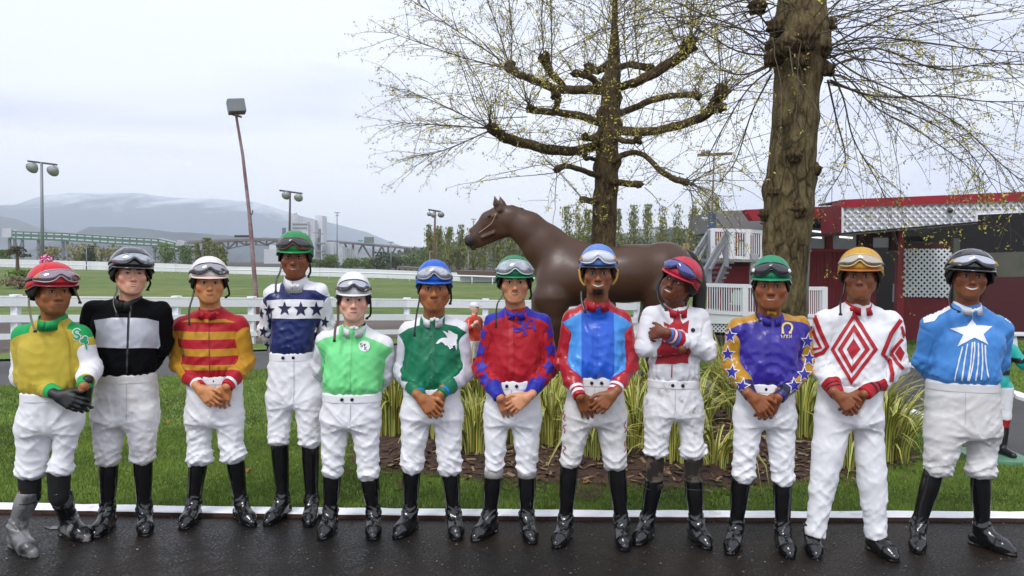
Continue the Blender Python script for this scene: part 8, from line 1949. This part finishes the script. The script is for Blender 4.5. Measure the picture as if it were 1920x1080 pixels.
# 3
placket(3, 592, 703, 393, 0, 8, mat('placket_shadow_red', lin(186, 18, 36), .6)) if 0 else None
seam(3, [(392, 590), (392, 640), (393, 702)], 1.4, mat('stitch_rust', lin(120, 30, 22), .7), 'front_seam')
# 4: white band with four stars, stars on the sleeves
patch(P[4], 'chest_band', [[(500, 563), (525, 562), (553, 561), (580, 562), (606, 563), (607, 580), (604, 597), (575, 597), (550, 598), (520, 597), (506, 597), (502, 580)]], C_WHITE, off=.003)
for x, y, r in ((505, 582, 12), (534, 579, 14), (564, 580, 15), (593, 580, 15)): patch(P[4], 'star', [star(x, y, r, 0, .95)], C_NAVY, off=.006, step=2.2)
for x, y, r, sx in ((490, 588, 11, .5), (508, 605, 11, .8), (494, 622, 12, .7), (609, 604, 12, .7), (627, 558, 9, .8), (500, 648, 10, .8)): patch(P[4], 'star', [star(x, y, r, 10, sx)], C_NAVY, off=.004, step=2.2)
patch(P[4], 'collar_badge', [[(548, 524), (553, 522), (558, 525), (553, 528)]], C_RED) 
# 5
placket(5, 619, 734, 656, -5, 9, mat('mint_placket', lin(112, 214, 134), .5, bscale=60, bump=.4))
patch(P[5], 'round_badge', [blob(683, 649, 10.5, 22)], C_WHITE, off=.004, step=2.4)
for a in (ribbon(curve2([(679, 644), (676.5, 644), (676, 646.5), (679.5, 648), (679, 650.5), (675.5, 650.5)], 4), 1.2), ribbon(curve2([(684, 650), (684, 657)], 3), 1.2), ribbon(curve2([(688, 650.5), (684.6, 653.2), (688, 657)], 3), 1.1)): patch(P[5], 'badge_letter', a, C_BLACK, off=.006, step=1.5)
patch(P[5], 'badge_heart', [[(683.5, 649.5), (681, 646.5), (682, 644.8), (683.6, 646), (685.2, 644.8), (686.2, 646.5)]], C_BLACK, off=.006, step=1.5)
# 6: winged horse
placket(6, 606, 724, 811, -1, 9, mat('green_placket', lin(10, 104, 70), .45, bscale=60, bump=.4))
WH = [[(817, 644), (822, 638), (828, 634), (836, 633), (843, 636), (851, 638), (857, 640), (855, 646), (849, 649), (842, 647), (835, 648), (831, 643), (827, 641), (821, 645)],
      [(830, 620), (836, 622), (840, 625), (840, 619), (846, 621), (852, 625), (858, 627), (858, 634), (855, 641), (846, 638), (839, 635), (836, 628)],
      [(836, 646), (841, 646), (844, 650), (846, 654), (843, 655), (841, 651)], [(843, 647), (847, 647), (849, 652), (846, 653)], [(852, 645), (857, 644), (857, 652), (856, 657), (854, 654)]]
patch(P[6], 'winged_horse_emblem', WH, C_WHITE, off=.005, step=2)
# 7: stars down both sleeves, script initials
placket(7, 590, 709, 958, 0, 9, mat('red_placket', lin(176, 16, 34), .55, bscale=60, bump=.4))
for x, y, r, a, sx in ((906, 598, 11, 0, .8), (903, 625, 17, 5, .75), (901, 656, 17, 0, .75), (903, 688, 17, 10, .85), (909, 712, 16, 15, .9), (1033, 597, 11, 0, .7), (1033, 622, 17, -5, .7), (1033, 655, 18, 0, .75), (1030, 688, 18, -10, .8), (1013, 716, 17, -10, .9)):
    patch(P[7], 'star', [star(x, y, r, a, sx)], C_BLUE, off=.0045, step=2.4)
for st in ([(975, 599), (972, 603), (977, 606), (981, 600), (980, 610), (974, 620), (965, 621), (963, 616), (972, 615), (982, 617)], [(983, 620), (988, 606), (995, 599), (1000, 603), (1001, 614), (1004, 620)], [(986, 613), (994, 614), (1003, 612)], [(983, 620), (986, 627), (980, 628)]):
    patch(P[7], 'script_letter', ribbon(curve2(st, 4), 3.0), C_BLUE, off=.0055, step=1.6)
# 8
placket(8, 575, 706, 1117, -2, 9, mat('blue_placket', lin(24, 84, 194), .35, bscale=60, bump=.4))
# 9: maple leaf behind the crossed arms
patch(P[9], 'maple_leaf', [[(1271, 580), (1264, 590), (1262, 603), (1256, 609), (1244, 603), (1247, 616), (1242, 630), (1240, 645), (1232, 656), (1233, 668), (1228, 683), (1246, 682), (1262, 683), (1278, 680), (1291, 682), (1290, 672), (1296, 658), (1289, 645), (1290, 630), (1290, 616), (1292, 600), (1280, 607), (1276, 600), (1274, 588)]], C_RED, off=.003, ymin=-.165)
seam(9, [(1260, 684), (1259, 708)], 2, C_RED, 'front_seam')
patch(P[9], 'sleeve_badge', [blob(1299, 619, 4)], C_BLACK, off=.004, step=1.5)
# 10: horseshoe and letters, stars with white edges
placket(10, 592, 716, 1441, 0, 9, mat('purple_placket', lin(46, 34, 138), .3, bscale=60, bump=.4))
patch(P[10], 'horseshoe', ribbon(curve2([(1468, 624), (1467, 619), (1467, 612), (1471, 607), (1476, 606), (1482, 608), (1485, 614), (1483, 621), (1481, 624)], 5), 3.6) + [[(1465, 622), (1470, 622), (1470, 626), (1465, 626)], [(1478.5, 622), (1484, 622), (1484, 626), (1478.5, 626)]], cloth('yellow_cloth', lin(226, 200, 120)), off=.005, step=2)
LW = 1.5
for st in ([(1464, 628), (1466, 634), (1467.5, 630), (1469, 634), (1471, 628)], [(1472.5, 628), (1475, 631), (1477.5, 628)], [(1475, 631), (1475, 634.5)], [(1479.5, 634), (1479.5, 628), (1483.5, 634), (1483.5, 628)]):
    patch(P[10], 'letter', ribbon(st, LW), MAT['yellow_cloth'], off=.005, step=1.5)
PST = cloth('purple_cloth', lin(44, 40, 150))
for x, y, r, a, sx in ((1369, 630, 14, 0, .85), (1365, 664, 14, 0, .9), (1373, 698, 14, 5, .9), (1392, 724, 14, 10, .95), (1514, 640, 14, 5, .85), (1517, 672, 15, 5, .85), (1508, 702, 14, 0, .9), (1489, 723, 14, -5, .95)):
    patch(P[10], 'star_edge', [star(x, y, r * 1.22, a, sx)], C_WHITE, off=.003, step=2.4); patch(P[10], 'star', [star(x, y, r * .93, a, sx)], PST, off=.0055, step=2.4)
# 11: nested diamonds on the chest, chevrons down the sleeves
def ring_poly(o, i): 
    n = len(o); return [[o[k], o[(k + 1) % n], i[(k + 1) % n], i[k]] for k in range(n)]
def dia(cx, cy, w, h, sk=0): return [(cx + sk * -h, cy - h), (cx + w, cy), (cx + sk * h, cy + h), (cx - w, cy)]
DC = (1600, 655)
def dch(f): return [(1602 - 2 * (1 - f), 655 - 70 * f), (1600 + 46 * f, 655), (1596 + 2 * (1 - f), 655 + 66 * f), (1600 - 43 * f, 655)]
patch(P[11], 'diamond', ring_poly(dch(1.0), dch(.82)), C_RED, off=.004)
patch(P[11], 'diamond', ring_poly(dch(.68), dch(.48)), C_RED, off=.004)
patch(P[11], 'diamond', [dch(.29)], C_RED, off=.004)
seam(11, [(1602, 590), (1600, 655), (1597, 722)], 1.2, mat('stitch_grey', (.45, .45, .48), .7), 'front_seam')
for st, w in (([(1527, 592), (1538, 622), (1551, 650), (1543, 661), (1524, 668)], 8), ([(1521, 606), (1529, 632), (1539, 652), (1525, 655)], 6)):
    patch(P[11], 'sleeve_chevron', ribbon(st, w), C_RED, off=.004)
for st, w in (([(1689, 600), (1671, 625), (1655, 664), (1668, 676), (1673, 700), (1671, 716)], 8), ([(1692, 636), (1681, 648), (1671, 662)], 6), ([(1671, 662), (1682, 680), (1694, 692)], 6), ([(1690, 612), (1696, 634)], 5)):
    patch(P[11], 'sleeve_chevron', ribbon(st, w), C_RED, off=.004)
patch(P[11], 'sleeve_diamond', [[(1687, 648), (1696, 662), (1689, 678), (1678, 662)]], C_RED, off=.004)
# 12: star with stripes falling from it, white shoulder patches
patch(P[12], 'star', [[(1822, 598), (1831, 610), (1861, 612), (1844, 627), (1853, 646), (1827, 633), (1795, 650), (1806, 628), (1780, 616), (1813, 612)]], C_WHITE, off=.005)
for a in ([(1805, 650), (1797, 680), (1790, 714)], [(1814, 645), (1808, 680), (1803, 714)], [(1823, 642), (1820, 680), (1815, 714)], [(1827, 641), (1827, 660), (1823, 690), (1816, 714)], [(1834, 643), (1834, 680), (1829, 714)], [(1841, 644), (1842, 680), (1840, 712)], [(1847, 647), (1848, 675), (1853, 708)]):
    patch(P[12], 'stripe', ribbon(curve2(a, 5), 2.6), C_WHITE, off=.0045, step=2)
patch(P[12], 'shoulder_patch', [[(1783, 564), (1760, 577), (1736, 590), (1731, 597), (1733, 606), (1752, 602), (1760, 592), (1782, 580)]], C_WHITE, off=.004)
patch(P[12], 'shoulder_patch', [[(1840, 563), (1868, 575), (1888, 589), (1896, 600), (1893, 606), (1880, 596), (1862, 586), (1842, 576)]], C_WHITE, off=.004)
seam(12, [(1823, 585), (1824, 600), (1827, 634)], 1.3, MAT['stitch_grey'], 'front_seam')
# seams on the breeches: the fly and the red script down the outside of one pair
for k, sp in ((2, (235, 714, 790)), (4, (549, 672, 752)), (5, (655, 748, 792)), (9, (1264, 724, 778)), (12, (1808, 728, 800)), (3, (401, 712, 742)), (7, (957, 722, 744)), (8, (1113, 718, 744))):
    patch(P[k], 'fly_seam', ribbon(curve2([(sp[0] + 2, sp[1]), (sp[0] + 2, sp[2] - 10), (sp[0], sp[2])], 5), 1.3), mat('seam_grey', (.50, .50, .53), .7), on='breeches', off=.002, step=2)
for pts in (curve2([(1058, 770), (1056, 776), (1060, 778), (1057, 786), (1061, 788)], 4), curve2([(1062, 796), (1056, 800), (1060, 806), (1058, 812)], 4), curve2([(1057, 836), (1061, 840), (1056, 846), (1060, 852)], 4), curve2([(1173, 790), (1170, 800), (1175, 804), (1171, 812)], 4), curve2([(1175, 826), (1170, 832), (1174, 840), (1170, 848)], 4)):
    patch(P[8], 'script', ribbon(pts, 1.4), C_RED, on='breeches', off=.003, step=1.5)
# ------------------------------------------------------------------ damp air
HAZE_D = .00036
hz = bpy.data.materials.new('haze'); hz.use_nodes = True; _n = hz.node_tree; _n.nodes.clear()
_o = _n.nodes.new('ShaderNodeOutputMaterial'); _v = _n.nodes.new('ShaderNodeVolumePrincipled'); _v.inputs['Color'].default_value = (.91, .955, 1.0, 1); _v.inputs['Density'].default_value = HAZE_D; _v.inputs['Anisotropy'].default_value = -.35
_n.links.new(_v.outputs[0], _o.inputs['Volume'])
tag(MB().box((0, 2150, 102.5), (8600, 4400, 245)).build('haze', hz), kind='stuff')
